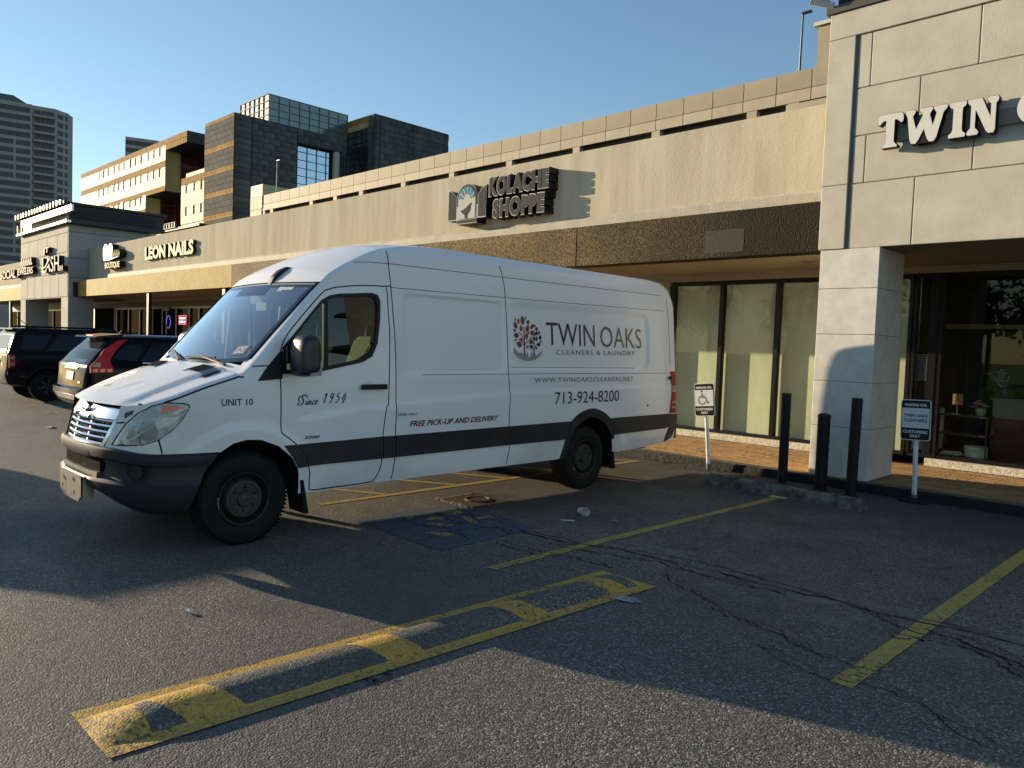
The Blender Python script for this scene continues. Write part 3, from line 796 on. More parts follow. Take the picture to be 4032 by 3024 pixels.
for x, y in ((-29.8, 10.72), (-23.45, 10.72), (-50.5, 10.72)):
    p = MB().box(x - .09, x + .09, y - .06, y + .06, FZ, ZB).make("walkway_post", M_blkmetal, None)
    tag(p, {-29.8: "thin black square post holding the walkway roof behind the dark SUVs", -23.45: "thin black square post of the walkway roof just left of the van windscreen",
            -50.5: "thin black post of the walkway roof at the far left edge"}[x], "post", "posts of the walkway roof")
# lit window signs
ns = thing("neon_sign", "small lit red and white permanent make-up sign in a dark shop window", "sign", (-31.48, YS - .10, 2.20))
MB().box(-.355, .355, -.02, 0, -.13, .22).make("panel", mat("neon_panel", (.02, .02, .08), .5), ns)
b = MB(); b.box(-.36, .36, -.035, -.02, .20, .23); b.box(-.36, .36, -.035, -.02, -.14, -.11); b.box(-.37, -.345, -.035, -.02, -.14, .23); b.box(.345, .37, -.035, -.02, -.14, .23)
b.make("border_tube", mat("neon_red", (.8, .05, .05), .4, emit=((1, .12, .12), .7)), ns)
for s_, z0, z1 in (("PERMANENT", .07, .16), ("MAKE-UP", -.08, .02)):
    v_, f_ = text2d(s_, -.29, .29, z0, z1, bold=.03); V, F, K = extrude2d(v_, f_, lambda x, z, d: (x, d, z), -.032, -.021)
    obj("lettering", V, F, mat("neon_white", (.7, .7, .9), .4, emit=((.8, .8, 1), .6)), ns)
b = MB()
for k in range(26):
    if k in (14, 15, 16): continue
    a0 = k * .2417; a1 = a0 + .25
    b.tube((.21 * math.cos(a0), 0, .26 * math.sin(a0)), (.21 * math.cos(a1), 0, .26 * math.sin(a1)), .010, n=6)
o = b.make("ring_light", mat("neon_violet", (.2, .15, .9), .4, emit=((.25, .2, 1), .5)), None, loc=(-33.0, YS - .1, 2.16)); tag(o, "broken ring of violet neon light in a dark shop window", "neon ring")

# ================================================================== channel-letter signs
M_chan = mat("channel_side", (0.008, 0.008, 0.008), .5)
M_face = mat("letter_face_cream", (0.80, 0.73, 0.47), .7, spec=.2)
M_facew = mat("letter_face_white", (0.66, 0.66, 0.62), .6, spec=.2)
def letters(parent, s, x0, x1, z0, z1, yf, yb, face, bold=.0, shear=0, space=1.0, side=None):
    v_, f_ = text2d(s, x0, x1, z0, z1, bold=bold, shear=shear, space=space)
    out = []
    for vs_, fs_ in islands(v_, f_):
        V, F, K = extrude2d(vs_, fs_, lambda x, z, d: (x, d, z), yf, yb)
        out.append(obj("letter", V, F, None, parent, mats=[side or M_chan, face], mi=K))
    return out
S1 = thing("shop_sign", "cream LEON NAILS channel letters on the stucco fascia", "sign")
letters(S1, "LEON", -30.9, -28.9, 4.44, 4.93, 10.93, 11.05, M_face, .045)
letters(S1, "NAILS", -28.6, -26.45, 4.43, 4.93, 10.93, 11.05, M_face, .045)
S2 = thing("shop_sign", "cream heart, script and BOUTIQUE letters at the left end of the fascia", "sign")
yq0, yq1 = 10.80, 11.05
letters(S2, "BOUTIQUE", -35.05, -33.3, 4.24, 4.53, yq0, yq1, M_face, .03)
hp = [(-35.2, 4.62), (-35.3, 4.85), (-35.28, 5.15), (-35.1, 5.3), (-34.85, 5.3), (-34.68, 5.16), (-34.5, 5.3), (-34.2, 5.26), (-34.1, 5.05), (-34.15, 4.85), (-33.75, 4.98), (-33.35, 4.92), (-33.25, 4.72), (-33.9, 4.66), (-34.6, 4.6)]
MB().prism(hp, 'y', yq0, yq1).make("heart", None, S2, mats=[M_chan, mat("heart_face", (.52, .47, .30), .8, spec=.05)], fix=True)
h2 = S2.children[-1]
for p in h2.data.polygons: p.material_index = 1 if abs(p.normal.y) > .9 else 0
for k in range(4):
    v_, f_ = ribbon2d([(-34.1 + k * .22, 4.72), (-34.05 + k * .22, 4.98), (-33.98 + k * .22, 4.74), (-33.88 + k * .22, 4.9)], .06)
    V, F, K = extrude2d(v_, f_, lambda x, z, d: (x, d, z), yq0 - .02, yq1); obj("script_stroke", V, F, None, S2, mats=[M_chan, MATS["heart_face"]], mi=K)
S3 = thing("shop_sign", "JT LASH BAR channel letters on the left tower", "sign")
letters(S3, "JT", -41.1, -40.2, 5.1, 5.42, 10.0, 10.22, M_face, .01)
letters(S3, "LASH", -41.2, -38.6, 4.28, 4.97, 10.0, 10.22, M_face, .0)
letters(S3, "BAR", -38.5, -37.95, 4.27, 4.5, 10.0, 10.22, M_face, .0)
v_, f_ = ribbon2d([(-41.0, 4.5), (-40.6, 4.55), (-40.2, 4.75), (-39.9, 4.9)], .09, nib=.2); V, F, K = extrude2d(v_, f_, lambda x, z, d: (x, d, z), 9.97, 10.0); obj("swoosh", V, F, None, S3, mats=[M_chan, M_face], mi=K)
S4 = thing("shop_sign", "SOCIAL JEWELERS channel letters below a cream script word at the far left", "sign")
letters(S4, "SOCIAL", -49.4, -46.2, 4.24, 4.68, 10.0, 10.22, M_face, .01)
letters(S4, "JEWELERS", -45.9, -42.9, 4.24, 4.66, 10.0, 10.22, M_face, .01)
for k in range(6):
    x = -45.1 + k * .34
    v_, f_ = ribbon2d([(x, 4.78), (x + .12, 5.12), (x + .2, 4.8), (x + .36, 4.84)], .07, nib=.2)
    V, F, K = extrude2d(v_, f_, lambda x, z, d: (x, d, z), 10.0, 10.22); obj("script_stroke", V, F, None, S4, mats=[M_chan, M_face], mi=K)
MB().box(-49.5, -42.8, 10.1, 11.05, 4.4, 4.5).make("raceway", M_chan, S4)

# bakery sign: window emblem and outlined letters
S5 = thing("shop_sign", "KOLACHE SHOPPE sign, grey letters with white outlines beside an arched window emblem", "sign")
M_gface = mat("sign_grey", (0.075, 0.072, 0.062), .8, spec=.05); M_wface = mat("sign_white", (0.50, 0.49, 0.46), .8, spec=.05); M_bface = mat("sign_blue", (0.07, 0.26, 0.38), .8, spec=.05)
ya, yb_ = 10.775, 11.045
def klet(s, x0, x1, z0, z1):
    v_, f_ = text2d(s, x0, x1, z0, z1, bold=.075, space=1.12)
    outer = islands(v_, f_)
    w2, g2_ = text2d(s, x0 + .020, x1 - .020, z0 + .020, z1 - .020, bold=.045, space=1.15)
    inner = islands(w2, g2_)
    for i, (vs_, fs_) in enumerate(outer):
        V, F, K = extrude2d(vs_, fs_, lambda x, z, d: (x, d, z), ya, yb_)
        o = obj("letter", V, F, None, S5, mats=[M_chan, M_wface], mi=K)
        if len(inner) == len(outer):
            V, F, K = extrude2d(*inner[i], lambda x, z, d: (x, d, z), ya - .008, ya); obj("letter_face", V, F, M_gface, o)
klet("KOLACHE", -11.60, -9.95, 4.69, 5.10)
klet("SHOPPE", -11.47, -10.04, 4.245, 4.645)
MB().box(-11.6, -10.0, 10.9, 11.05, 4.55, 4.8).make("raceway", M_chan, S5)
def plate(poly, y0, y1, m, name, side=M_chan):
    o = MB().prism(poly, 'y', y0, y1).make(name, None, S5, mats=[side, m])
    for p in o.data.polygons: p.material_index = 1 if abs(p.normal.y) > .9 else 0
    return o
def arch(xc, w, zb, zt, n=14, r=None):
    r = r or w; return [(xc - w, zb)] + [(xc - w * math.cos(math.pi * k / n), (zt - r) + r * math.sin(math.pi * k / n)) for k in range(n + 1)] + [(xc + w, zb)]
xc = -12.25
plate([(-12.57, 4.22), (-11.94, 4.22), (-11.94, 4.32), (-12.57, 4.32)], ya, yb_, M_wface, "base"); plate([(-12.55, 4.24), (-11.96, 4.24), (-11.96, 4.305), (-12.55, 4.305)], ya - .008, ya - .001, M_gface, "base_face")
plate(arch(xc, .335, 4.32, 5.05), ya, yb_, M_wface, "arch"); plate(arch(xc, .318, 4.6, 5.035), ya - .006, ya - .001, M_gface, "arch_face")
plate(arch(xc, .27, 4.325, 4.985), ya - .012, ya - .007, M_wface, "window_face"); 
rr = .245; cz = 4.735
for k in range(6):
    a0 = math.pi * (k + .14) / 6 - .0; a1 = math.pi * (k + .86) / 6
    am = (a0 + a1) / 2
    pts = [(xc + rr * math.cos(a), cz + rr * math.sin(a)) for a in (a0, a0 * .75 + a1 * .25, am, a0 * .25 + a1 * .75, a1)]
    pts += [(xc + .115 * math.cos(am + .1), cz - .02 + .115 * math.sin(am + .1)), (xc + .115 * math.cos(am - .1), cz - .02 + .115 * math.sin(am - .1))]
    plate(pts, ya - .017, ya - .0125, M_bface, "blue_ray_gap", M_bface)
bird = [(-12.43, 4.50), (-12.33, 4.515), (-12.24, 4.56), (-12.185, 4.60), (-12.15, 4.615), (-12.10, 4.64), (-12.135, 4.59), (-12.14, 4.53), (-12.17, 4.46), (-12.23, 4.41), (-12.29, 4.40), (-12.36, 4.43)]
plate(bird, ya - .022, ya - .0125, M_gface, "bird", M_gface)
plate([(-12.29, 4.33), (-12.28, 4.33), (-12.28, 4.42), (-12.29, 4.42)], ya - .022, ya - .0125, M_gface, "bird_leg", M_gface); plate([(-12.24, 4.33), (-12.23, 4.33), (-12.23, 4.42), (-12.24, 4.42)], ya - .022, ya - .0125, M_gface, "bird_leg", M_gface)
for sgn, xo, xi in ((-1, -12.86, -12.585), (1, -11.66, -11.915)):
    zi, zo = (4.80, 4.97)
    sh = [(xo, 4.31), (xi, 4.31), (xi, zi)] + [(xi + (xo - xi) * t, zi + (zo - zi) * math.sin(t * math.pi / 2)) for t in (.25, .5, .75, 1)]
    plate(sh, ya, yb_, M_wface, "shutter")
    for k in range(3):
        q0 = .06 + k * .31; q1 = q0 + .24
        za = lambda t: zi + (zo - zi) * math.sin(t * math.pi / 2) - .02
        plate([(xi + (xo - xi) * q0, 4.335), (xi + (xo - xi) * q1, 4.335), (xi + (xo - xi) * q1, za(q1)), (xi + (xo - xi) * q0, za(q0))], ya - .006, ya - .001, M_gface, "slat", M_gface)

# slab-serif letters of the cleaner's sign
S6 = thing("shop_sign", "TWIN O white slab letters with black sides on the right tower", "sign")
def rot_mirror(pts, w): return [(w - x, z) for x, z in reversed(pts)]
def curl(xc, z, w, h):
    return None
L_T = [(0, .80), (.02, .93), (.10, 1.0), (.90, 1.0), (.98, .93), (1.0, .80), (.97, .72), (.90, .70), (.84, .75), (.78, .80), (.66, .82), (.66, .16), (.72, .10), (.80, .05), (.78, 0), (.22, 0), (.20, .05), (.28, .10), (.34, .16), (.34, .82), (.22, .80), (.16, .75), (.10, .70), (.03, .72)]
L_I = [(.02, 1.0), (.98, 1.0), (1.0, .93), (.94, .87), (.80, .83), (.78, .75), (.78, .22), (.84, .14), (.98, .10), (1.0, .04), (.96, 0), (.04, 0), (0, .04), (.02, .10), (.18, .15), (.24, .22), (.24, .75), (.2, .83), (.06, .87), (0, .93)]
L_N = [(0, .95), (.04, 1.0), (.46, 1.0), (.76, .44), (.76, .80), (.66, .88), (.64, .95), (.70, 1.0), (.96, 1.0), (1.0, .94), (.98, .86), (.92, .80), (.92, .08), (.88, 0), (.72, 0), (.64, .06), (.27, .70), (.27, .20), (.36, .12), (.40, .05), (.34, 0), (.06, 0), (0, .05), (.04, .13), (.12, .20), (.12, .82), (.04, .87)]
L_W = [(0, .96), (.03, 1.0), (.21, 1.0), (.25, .95), (.22, .88), (.18, .80), (.27, .42), (.42, .80), (.38, .88), (.33, .95), (.36, 1.0), (.62, 1.0), (.655, .95), (.62, .88), (.58, .80), (.66, .46), (.74, .80), (.70, .88), (.66, .95), (.69, 1.0), (.96, 1.0), (1.0, .96), (.96, .88), (.90, .80), (.76, .10), (.70, 0), (.60, 0), (.54, .10), (.46, .40), (.34, .10), (.28, 0), (.18, 0), (.13, .10), (.05, .80), (.02, .88)]
def slab(poly, x0, x1, z0=4.325, z1=4.735, y0=10.07, y1=10.17):
    P = [(x0 + x * (x1 - x0), z0 + z * (z1 - z0)) for x, z in poly]
    o = MB().prism(P, 'y', y0, y1).make("letter", None, S6, mats=[M_chan, M_facew])
    for p in o.data.polygons: p.material_index = 1 if abs(p.normal.y) > .9 else 0
    cx_ = sum(p[0] for p in P) / len(P); cz_ = sum(p[1] for p in P) / len(P)
    # dark returned edge a little larger than the face
    Q = []
    n = len(P)
    ar = sum(P[i][0] * P[(i + 1) % n][1] - P[(i + 1) % n][0] * P[i][1] for i in range(n))
    for i in range(n):
        a = Vector(P[i - 1]); b2 = Vector(P[i]); c = Vector(P[(i + 1) % n]); d1 = (b2 - a).normalized(); d2 = (c - b2).normalized()
        nn = Vector((d1.y + d2.y, -d1.x - d2.x)); nn = nn.normalized() * (.007 if ar > 0 else -.007) if nn.length > 1e-6 else Vector((0, 0))
        Q.append((b2.x + nn.x, b2.y + nn.y))
    MB().prism(Q, 'y', y0 + .008, y1 + .001).make("letter_return", M_chan, o)
slab(L_T, -3.745, -3.44); slab(L_W, -3.42, -2.95); slab(L_I, -2.935, -2.755); slab(L_N, -2.745, -2.43)
n_ = 28; ring = [(.5 + .5 * math.cos(2 * math.pi * k / n_), .5 + .5 * math.sin(2 * math.pi * k / n_)) for k in range(n_)]
Vv = []; 
ox0, ox1, oz0, oz1 = -2.25, -1.78, 4.33, 4.76
for y in (10.07, 10.17):
    for s_ in (1, .52):
        for (a, c) in ring: Vv.append((ox0 + (ox1 - ox0) * (.5 + (a - .5) * s_), y, oz0 + (oz1 - oz0) * (.5 + (c - .5) * (s_ * .95 + .05 * (s_ == 1)))))
F = []; K = []
for i in range(n_):
    j = (i + 1) % n_
    F += [(i, j, n_ + j, n_ + i), (i, 2 * n_ + i, 2 * n_ + j, j), (n_ + i, n_ + j, 3 * n_ + j, 3 * n_ + i)]; K += [1, 0, 0]
obj("letter", Vv, F, None, S6, mats=[M_chan, M_facew], mi=K)
MB().box(-3.60, -1.6, 10.171, 10.215, 4.42, 4.60).make("raceway", mat("raceway_grey", (.30, .27, .22), .6), S6)

# security camera at the tower's corner
CC = thing("security_camera", "white bullet security camera on the top corner of the right tower", "camera", (-4.60, 10.12, 6.36))
cbm = MB().box(-.13, .19, -.05, .05, -.03, .05).make("housing", mat("cam_white", (.6, .6, .6), .4), CC); bevel(cbm, .012, 2); cbm.rotation_euler = (.35, .25, .5)
MB().box(-.15, .12, -.058, .058, .052, .06).make("sunshade", MATS["cam_white"], cbm)
MB().lathe([(.0, -.138), (.034, -.138), (.034, -.125)], (0, 0, .01), 'x', 14).make("lens", mat("lens_brown", (.05, .02, .01), .1), cbm)
MB().tube((.1, .02, -.02), (.22, .1, -.12), .012).make("bracket", M_blkmetal, CC)
# ================================================================== the delivery van
VAN = thing("delivery_van", "white high-roof delivery van with Twin Oaks lettering and a chrome grille", "van", (-6.87, 1.87, 0))
ZP = [.3, .45, .6, 1.1, 1.3, 1.5, 1.8, 2.1, 2.3, 2.45]; WP = [.955, .975, .985, .985, .978, .966, .942, .912, .888, .86]
UP = [0, .06, .09, .137, .17, .25, .35, .45, .8, 1.3, 7.0, 7.2, 7.3]; FP = [.20, .40, .475, .595, .665, .785, .88, .935, .985, 1, 1, .99, .965]
def W0(u, z):
    k = max(0, min(1, (.75 - u) / .6)); ue = u - .20 * max(-.1, min(z - .80, .35)) * k
    return interp(z, ZP, WP) * interp(ue, UP, FP)
CU = [1.3, 1.54, 1.92, 2.4, 2.53, 4.0, 7.03, 7.4]; CZ = [.99, 1.033, 1.083, 1.119, 1.133, 1.213, 1.263, 1.265]
def rrect(u, z, u0, u1, z0, z1, r):
    cx, cz = (u0 + u1) / 2, (z0 + z1) / 2; dx = abs(u - cx) - ((u1 - u0) / 2 - r); dz = abs(z - cz) - ((z1 - z0) / 2 - r)
    return math.hypot(max(dx, 0), max(dz, 0)) + min(max(dx, dz), 0) - r
def W(u, z):
    w = W0(u, z)
    k = sstep(1.35, 1.8, u)
    w += .014 * k * (1 - sstep(-.028, .0, z - interp(u, CU, CZ)))          # body widens below the crease
    w -= .006 * k * sstep(1.38, 1.42, z) * (1 if u > 2.5 else 0)
    if z > 1.3 and 2.5 < u < 6.75:
        d1 = rrect(u, z, 2.60, 3.96, 1.40, 2.165, .10); d2 = rrect(u, z, 4.04, 6.62, 1.455, 2.175, .12)
        w -= .016 * (1 - sstep(-.022, .010, min(d1, d2)))
    w -= .018 * sstep(2.39, 2.43, z + .0) * sstep(1.9, 2.3, u)             # roof gutter step
    r = math.hypot(u - 1.03, z - .36)
    if .45 < r < .8 and z > .5 and u < 1.7: w += .016 * (1 - sstep(.58, .67, r))
    r = math.hypot(u - 5.40, z - .30)
    if u > 4.5 and .64 < r < .76: w += .008 * (1 - sstep(.70, .74, r))
    return w
TU = [.06, .12, .2, .3, .5, .7, .85, .98, 1.3, 1.63, 1.72, 1.81, 2.0, 2.2, 2.4, 2.7, 3.1, 6.85, 7.1, 7.22, 7.29]
TZ = [1.10, 1.145, 1.175, 1.212, 1.295, 1.375, 1.425, 1.465, 1.83, 2.195, 2.285, 2.36, 2.465, 2.56, 2.635, 2.69, 2.72, 2.72, 2.70, 2.66, 2.56]
CUu = [.06, .5, .95, 1.0, 1.65, 1.9, 2.4, 3.0, 7.3]; CC_ = [.03, .03, .03, .085, .09, .07, .06, .05, .05]
WIu = [.06, .3, .5, .9, 1.0, 1.6, 1.9, 2.4, 3.0, 7.3]; WI = [.56, .76, .83, .885, .86, .85, .83, .79, .70, .68]
Hu = [.06, .5, .95, 1.1, 1.7, 2.0, 2.5, 3.0, 7.3]; HH = [.05, .05, .05, .05, .06, .09, .20, .26, .28]
BU = [0, 1.6, 2.4, 4.9, 5.9, 6.4, 6.96, 7.27]; BZ = [.40, .37, .39, .405, .41, .424, .46, .50]
def hood(u, x):
    return .024 * sstep(.50 + .10 * u, .60 + .10 * u, abs(x)) * sstep(.12, .30, u) * (1 - sstep(.93, .99, u))
def Ttop(u, w):
    wi = interp(u, WIu, WI); return interp(u, TU, TZ) - interp(u, CUu, CC_) * min(1, abs(w) / wi) ** 2 - hood(u, w)
ZL = [0, .02, .05, .10, .16, .22, .26, .30, .34, .38, .42, .45]       # rows up to z = .85
NS = 54
def section(u):
    zb = interp(u, BU, BZ); T = interp(u, TU, TZ); c = interp(u, CUu, CC_); wi = interp(u, WIu, WI); h = interp(u, Hu, HH)
    zi = T - c - hood(u, wi); zs = zi - h; zt = .85
    side = [zb + (zt - zb) * q / .45 for q in ZL] + [zt + (zs - zt) * (k / NS) for k in range(1, NS + 1)]
    R = [(W(u, z), z) for z in side]
    ws = R[-1][0]; wi = min(wi, ws - .02)
    for k in range(1, 7):
        t = k / 6 * math.pi / 2; R.append((wi + (ws - wi) * math.cos(t), zs + h * math.sin(t)))
    for k in range(1, 21):
        x = wi * (1 - k / 20); R.append((x, T - c * (x / wi) ** 2 - hood(u, x)))
    ring = [(0, zb + .02), (R[0][0] - .10, zb + .02)] + R
    return ring + [(-x, z) for x, z in reversed(ring[1:-1])]
us = [.06, .075, .09, .11, .13, .16, .19, .22, .26, .30, .34, .38, .42, .46, .5]
u = .55
while u < 7.0: us.append(round(u, 4)); u += .036
us += [7.02, 7.07, 7.12, 7.17, 7.21, 7.245, 7.27, 7.285]
V = []; F = []
for u in us:
    s_ = section(u); n_ = len(s_); V += [(x, u, z) for x, z in s_]
for i in range(len(us) - 1):
    for j in range(n_):
        F.append((i * n_ + j, i * n_ + (j + 1) % n_, (i + 1) * n_ + (j + 1) % n_, (i + 1) * n_ + j))
F.append(tuple(range(n_ - 1, -1, -1))); F.append(tuple((len(us) - 1) * n_ + j for j in range(n_)))
def van_paint():
    m = bpy.data.materials.new("van_white"); m.use_nodes = True; n = m.node_tree.nodes; l = m.node_tree.links; b = n["Principled BSDF"]
    tc = n.new("ShaderNodeTexCoord"); t = n.new("ShaderNodeTexNoise"); t.inputs["Scale"].default_value = 1.6; t.inputs["Detail"].default_value = 5; l.new(tc.outputs["Object"], t.inputs[0])
    r = n.new("ShaderNodeMapRange"); r.inputs[1].default_value = .45; r.inputs[2].default_value = .75; l.new(t.outputs[0], r.inputs[0])
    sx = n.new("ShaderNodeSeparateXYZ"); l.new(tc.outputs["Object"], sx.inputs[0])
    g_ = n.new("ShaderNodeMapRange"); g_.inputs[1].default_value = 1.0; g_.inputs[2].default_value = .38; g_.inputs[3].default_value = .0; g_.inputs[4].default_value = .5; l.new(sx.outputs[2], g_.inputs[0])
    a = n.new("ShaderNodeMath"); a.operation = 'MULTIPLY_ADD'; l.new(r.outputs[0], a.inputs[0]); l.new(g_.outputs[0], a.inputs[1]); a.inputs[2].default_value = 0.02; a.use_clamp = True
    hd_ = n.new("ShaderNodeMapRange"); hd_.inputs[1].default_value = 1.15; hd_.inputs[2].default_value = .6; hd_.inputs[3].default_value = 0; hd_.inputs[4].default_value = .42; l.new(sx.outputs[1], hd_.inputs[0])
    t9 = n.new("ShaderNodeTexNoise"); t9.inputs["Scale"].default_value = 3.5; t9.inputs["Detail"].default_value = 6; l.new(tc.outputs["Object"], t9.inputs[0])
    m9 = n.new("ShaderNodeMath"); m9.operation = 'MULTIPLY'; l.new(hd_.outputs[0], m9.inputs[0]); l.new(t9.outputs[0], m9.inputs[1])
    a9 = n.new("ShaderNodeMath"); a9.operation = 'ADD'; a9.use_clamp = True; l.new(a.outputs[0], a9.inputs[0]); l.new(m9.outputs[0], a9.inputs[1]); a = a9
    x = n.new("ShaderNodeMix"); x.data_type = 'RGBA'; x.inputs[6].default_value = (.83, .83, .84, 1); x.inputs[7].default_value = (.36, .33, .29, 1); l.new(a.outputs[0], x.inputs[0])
    l.new(x.outputs[2], b.inputs["Base Color"]); b.inputs["Roughness"].default_value = .38; b.inputs["Coat Weight"].default_value = .35; b.inputs["Coat Roughness"].default_value = .12
    t2 = n.new("ShaderNodeTexNoise"); t2.inputs["Scale"].default_value = 2.2; t2.inputs["Detail"].default_value = 2; l.new(tc.outputs["Object"], t2.inputs[0])
    bp = n.new("ShaderNodeBump"); bp.inputs["Strength"].default_value = .12; bp.inputs["Distance"].default_value = .02; l.new(t2.outputs[0], bp.inputs["Height"]); l.new(bp.outputs[0], b.inputs["Normal"])
    MATS["van_white"] = m; return m
M_van = van_paint()
body = fixn(obj("body", V, F, M_van, VAN))
M_cab = mat("cab_dark", (.05, .048, .042), .8)

def cutter(b, m=None):
    o = b.make("cut", m or M_black, None); o.parent = VAN; o["tmp"] = 1
    return o
def boolean(o, cut, op='DIFFERENCE', tol=False):
    md = o.modifiers.new("b", 'BOOLEAN'); md.operation = op; md.object = cut; md.solver = 'EXACT'; md.use_hole_tolerant = tol; md.use_self = False
    try: md.material_mode = 'TRANSFER'
    except Exception: pass
def bake(o):
    dg = bpy.context.evaluated_depsgraph_get(); dg.update()
    me = bpy.data.meshes.new_from_object(o.evaluated_get(dg)); o.modifiers.clear(); o.data = me
def carve(o, cutters):
    for c in cutters:
        n0_ = len(o.data.polygons); keep = o.data
        for k in range(6):
            boolean(o, c, tol=k > 2); bake(o)
            if len(o.data.polygons) > n0_ * .6: break
            o.data = keep; c.location = (.0011 * (k + 1), .0017 * (k + 1), -.0013 * (k + 1)); print('retry', c.name, k)
    for c in cutters: bpy.data.objects.remove(c)
def smooth(o, ang=28):
    o.data.polygons.foreach_set("use_smooth", [True] * len(o.data.polygons)); o.data.set_sharp_from_angle(angle=rad(ang)); o.data.update()

archF = [(.56, .1), (.58, .30), (.593, .38), (.637, .525), (.69, .64), (.789, .773), (.904, .845), (1.02, .868), (1.141, .860), (1.293, .80), (1.416, .697), (1.477, .592), (1.50, .45), (1.50, .1)]
archR = [(4.93, .1), (4.93, .30), (4.955, .411), (5.007, .613), (5.122, .771), (5.25, .845), (5.38, .878), (5.50, .862), (5.645, .805), (5.762, .705), (5.84, .58), (5.875, .4), (5.875, .1)]
cuts = []
for sg in (1, -1):
    for A in (archF, archR): cuts.append(cutter(MB().prism(A, 'x', sg * .60, sg * 1.25)))
cav = [(1.28, 1.16), (1.10, 1.40), (1.72, 2.09), (1.95, 2.22), (2.80, 2.26), (2.80, .60), (1.55, .60), (1.52, 1.10)]
cuts.append(cutter(MB().prism(cav, 'x', -.86, .86), M_cab))
ws0 = Vector((.0, 1.02, 1.497)); ws1 = Vector((.0, 1.625, 2.165)); nn = Vector((0, -.74, .67))
cuts.append(cutter(MB().prism([(1.173, 1.343), (.72, 1.75), (1.30, 2.50), (1.763, 2.027)], 'x', -.801, .801)))
win = [(1.33, 1.40), (1.33, 1.62), (1.42, 1.715), (1.60, 1.92), (1.715, 2.045), (1.80, 2.092), (1.89, 2.112), (2.24, 2.146), (2.31, 2.13), (2.335, 2.07), (2.325, 1.90), (2.29, 1.68), (2.23, 1.56), (2.12, 1.505), (1.61, 1.405)]
win_i = [(u_ + (.022 if u_ < 1.5 else -.022 if u_ > 2.2 else 0), z_ + (.02 if z_ < 1.58 and u_ > 1.3 else -.02 if z_ > 1.8 else 0)) for u_, z_ in win]
for sg in (1, -1): cuts.append(cutter(MB().prism(win_i, 'x', sg * .80, sg * 1.2)))
gc_v = []; gc_f = []
for i in range(13):
    for j in range(9):
        w_ = -.60 + 1.2 * i / 12; z_ = .70 + .435 * j / 8; u_ = .055 + (z_ - .77) * .22 + .27 * w_ * w_ + .045
        gc_v.append((w_ * (.78 + .19 * j / 8), u_ - .012, z_))
nb = len(gc_v); gc_v += [(x, -.2, z) for x, y, z in gc_v]
for i in range(12):
    for j in range(8):
        a = i * 9 + j; gc_f += [(a, a + 1, a + 10, a + 9), (nb + a, nb + a + 9, nb + a + 10, nb + a + 1)]
for i in range(12):
    a = i * 9; gc_f += [(a, a + 9, nb + a + 9, nb + a), (a + 8, nb + a + 8, nb + a + 17, a + 17)]
for j in range(8):
    a = j; gc_f += [(a, nb + a, nb + a + 1, a + 1)]; a = 12 * 9 + j; gc_f += [(a, a + 1, nb + a + 1, nb + a)]
gb = MB(); gb.add(gc_v, gc_f); cuts.append(cutter(gb)); cuts.append(cutter(MB().box(-1.2, 1.2, -.2, .80, .1, .783)))
carve(body, cuts)

# shut lines, cut as narrow channels that follow the skin
def seam(pts, w=.009, d=.014, off=.05):
    closed = len(pts) > 20
    L = smooth_line([(p[0], p[1], 0) for p in pts], 3) if len(pts) > 2 else [Vector((*pts[0], 0)).lerp(Vector((*pts[1], 0)), k / 24) for k in range(25)]
    if closed: L.pop()
    vs = []; fs = []
    for i, p in enumerate(L):
        t = ((L[(i + 1) % len(L)] - L[i - 1]) if closed else (L[min(i + 1, len(L) - 1)] - L[max(i - 1, 0)])).normalized(); q = Vector((-t.y, t.x, 0)) * w / 2
        for s_, o_ in ((1, -d), (-1, -d), (-1, off), (1, off)):
            a = p + q * s_; vs.append((W(max(a.x, .08), a.y) + o_, a.x, a.y))
        if i:
            b0_ = 4 * (i - 1)
            for k in range(4): fs.append((b0_ + k, b0_ + (k + 1) % 4, b0_ + 4 + (k + 1) % 4, b0_ + 4 + k))
    e = 4 * (len(L) - 1)
    if closed:
        for k in range(4): fs.append((e + k, e + (k + 1) % 4, (k + 1) % 4, k))
    else: fs.append((3, 2, 1, 0)); fs.append((e, e + 1, e + 2, e + 3))
    b = MB(); b.add(vs, fs); return cutter(b)
door_line = [(1.318, .94), (1.315, 1.242), (1.308, 1.45), (1.318, 1.60), (1.36, 1.70), (1.45, 1.816), (1.709, 2.093), (1.795, 2.145), (1.914, 2.175), (2.117, 2.202), (2.37, 2.216), (2.414, 2.20), (2.422, 2.002), (2.432, 1.723), (2.419, 1.329), (2.411, 1.125), (2.38, 1.073), (2.348, .818), (2.345, .614), (2.323, .502), (2.27, .42), (2.20, .398), (1.82, .392), (1.62, .392), (1.60, .44), (1.578, .60), (1.50, .76), (1.40, .85), (1.33, .90)]
seams = [door_line + [door_line[0]],
         [(2.445, 2.58), (2.452, 2.407), (2.463, 2.22), (2.475, 2.005), (2.495, 1.653), (2.497, 1.329), (2.497, 1.062), (2.49, .818), (2.505, .717), (2.494, .603), (2.47, .405)],
         [(2.40, 2.222), (2.466, 2.222)], [(3.93, 2.60), (3.968, 2.431), (3.982, 2.233), (3.997, 1.421), (4.010, 1.223), (4.004, .824), (4.03, .641), (3.99, .41)],
         [(.369, .895), (.391, .787)], [(.167, 1.001), (.203, 1.012)], [(1.06, 1.462), (1.20, 1.468)],
         [(7.10, 2.42), (7.12, 2.08), (7.13, 1.50)], [(4.05, 1.472), (6.3, 1.472)], [(2.47, 2.212), (4.0, 2.222), (7.03, 2.249)], [(2.02, 2.405), (2.46, 2.436), (4.0, 2.442), (6.95, 2.455)], [(2.82, 1.390), (4.01, 1.398), (7.09, 1.408)]]
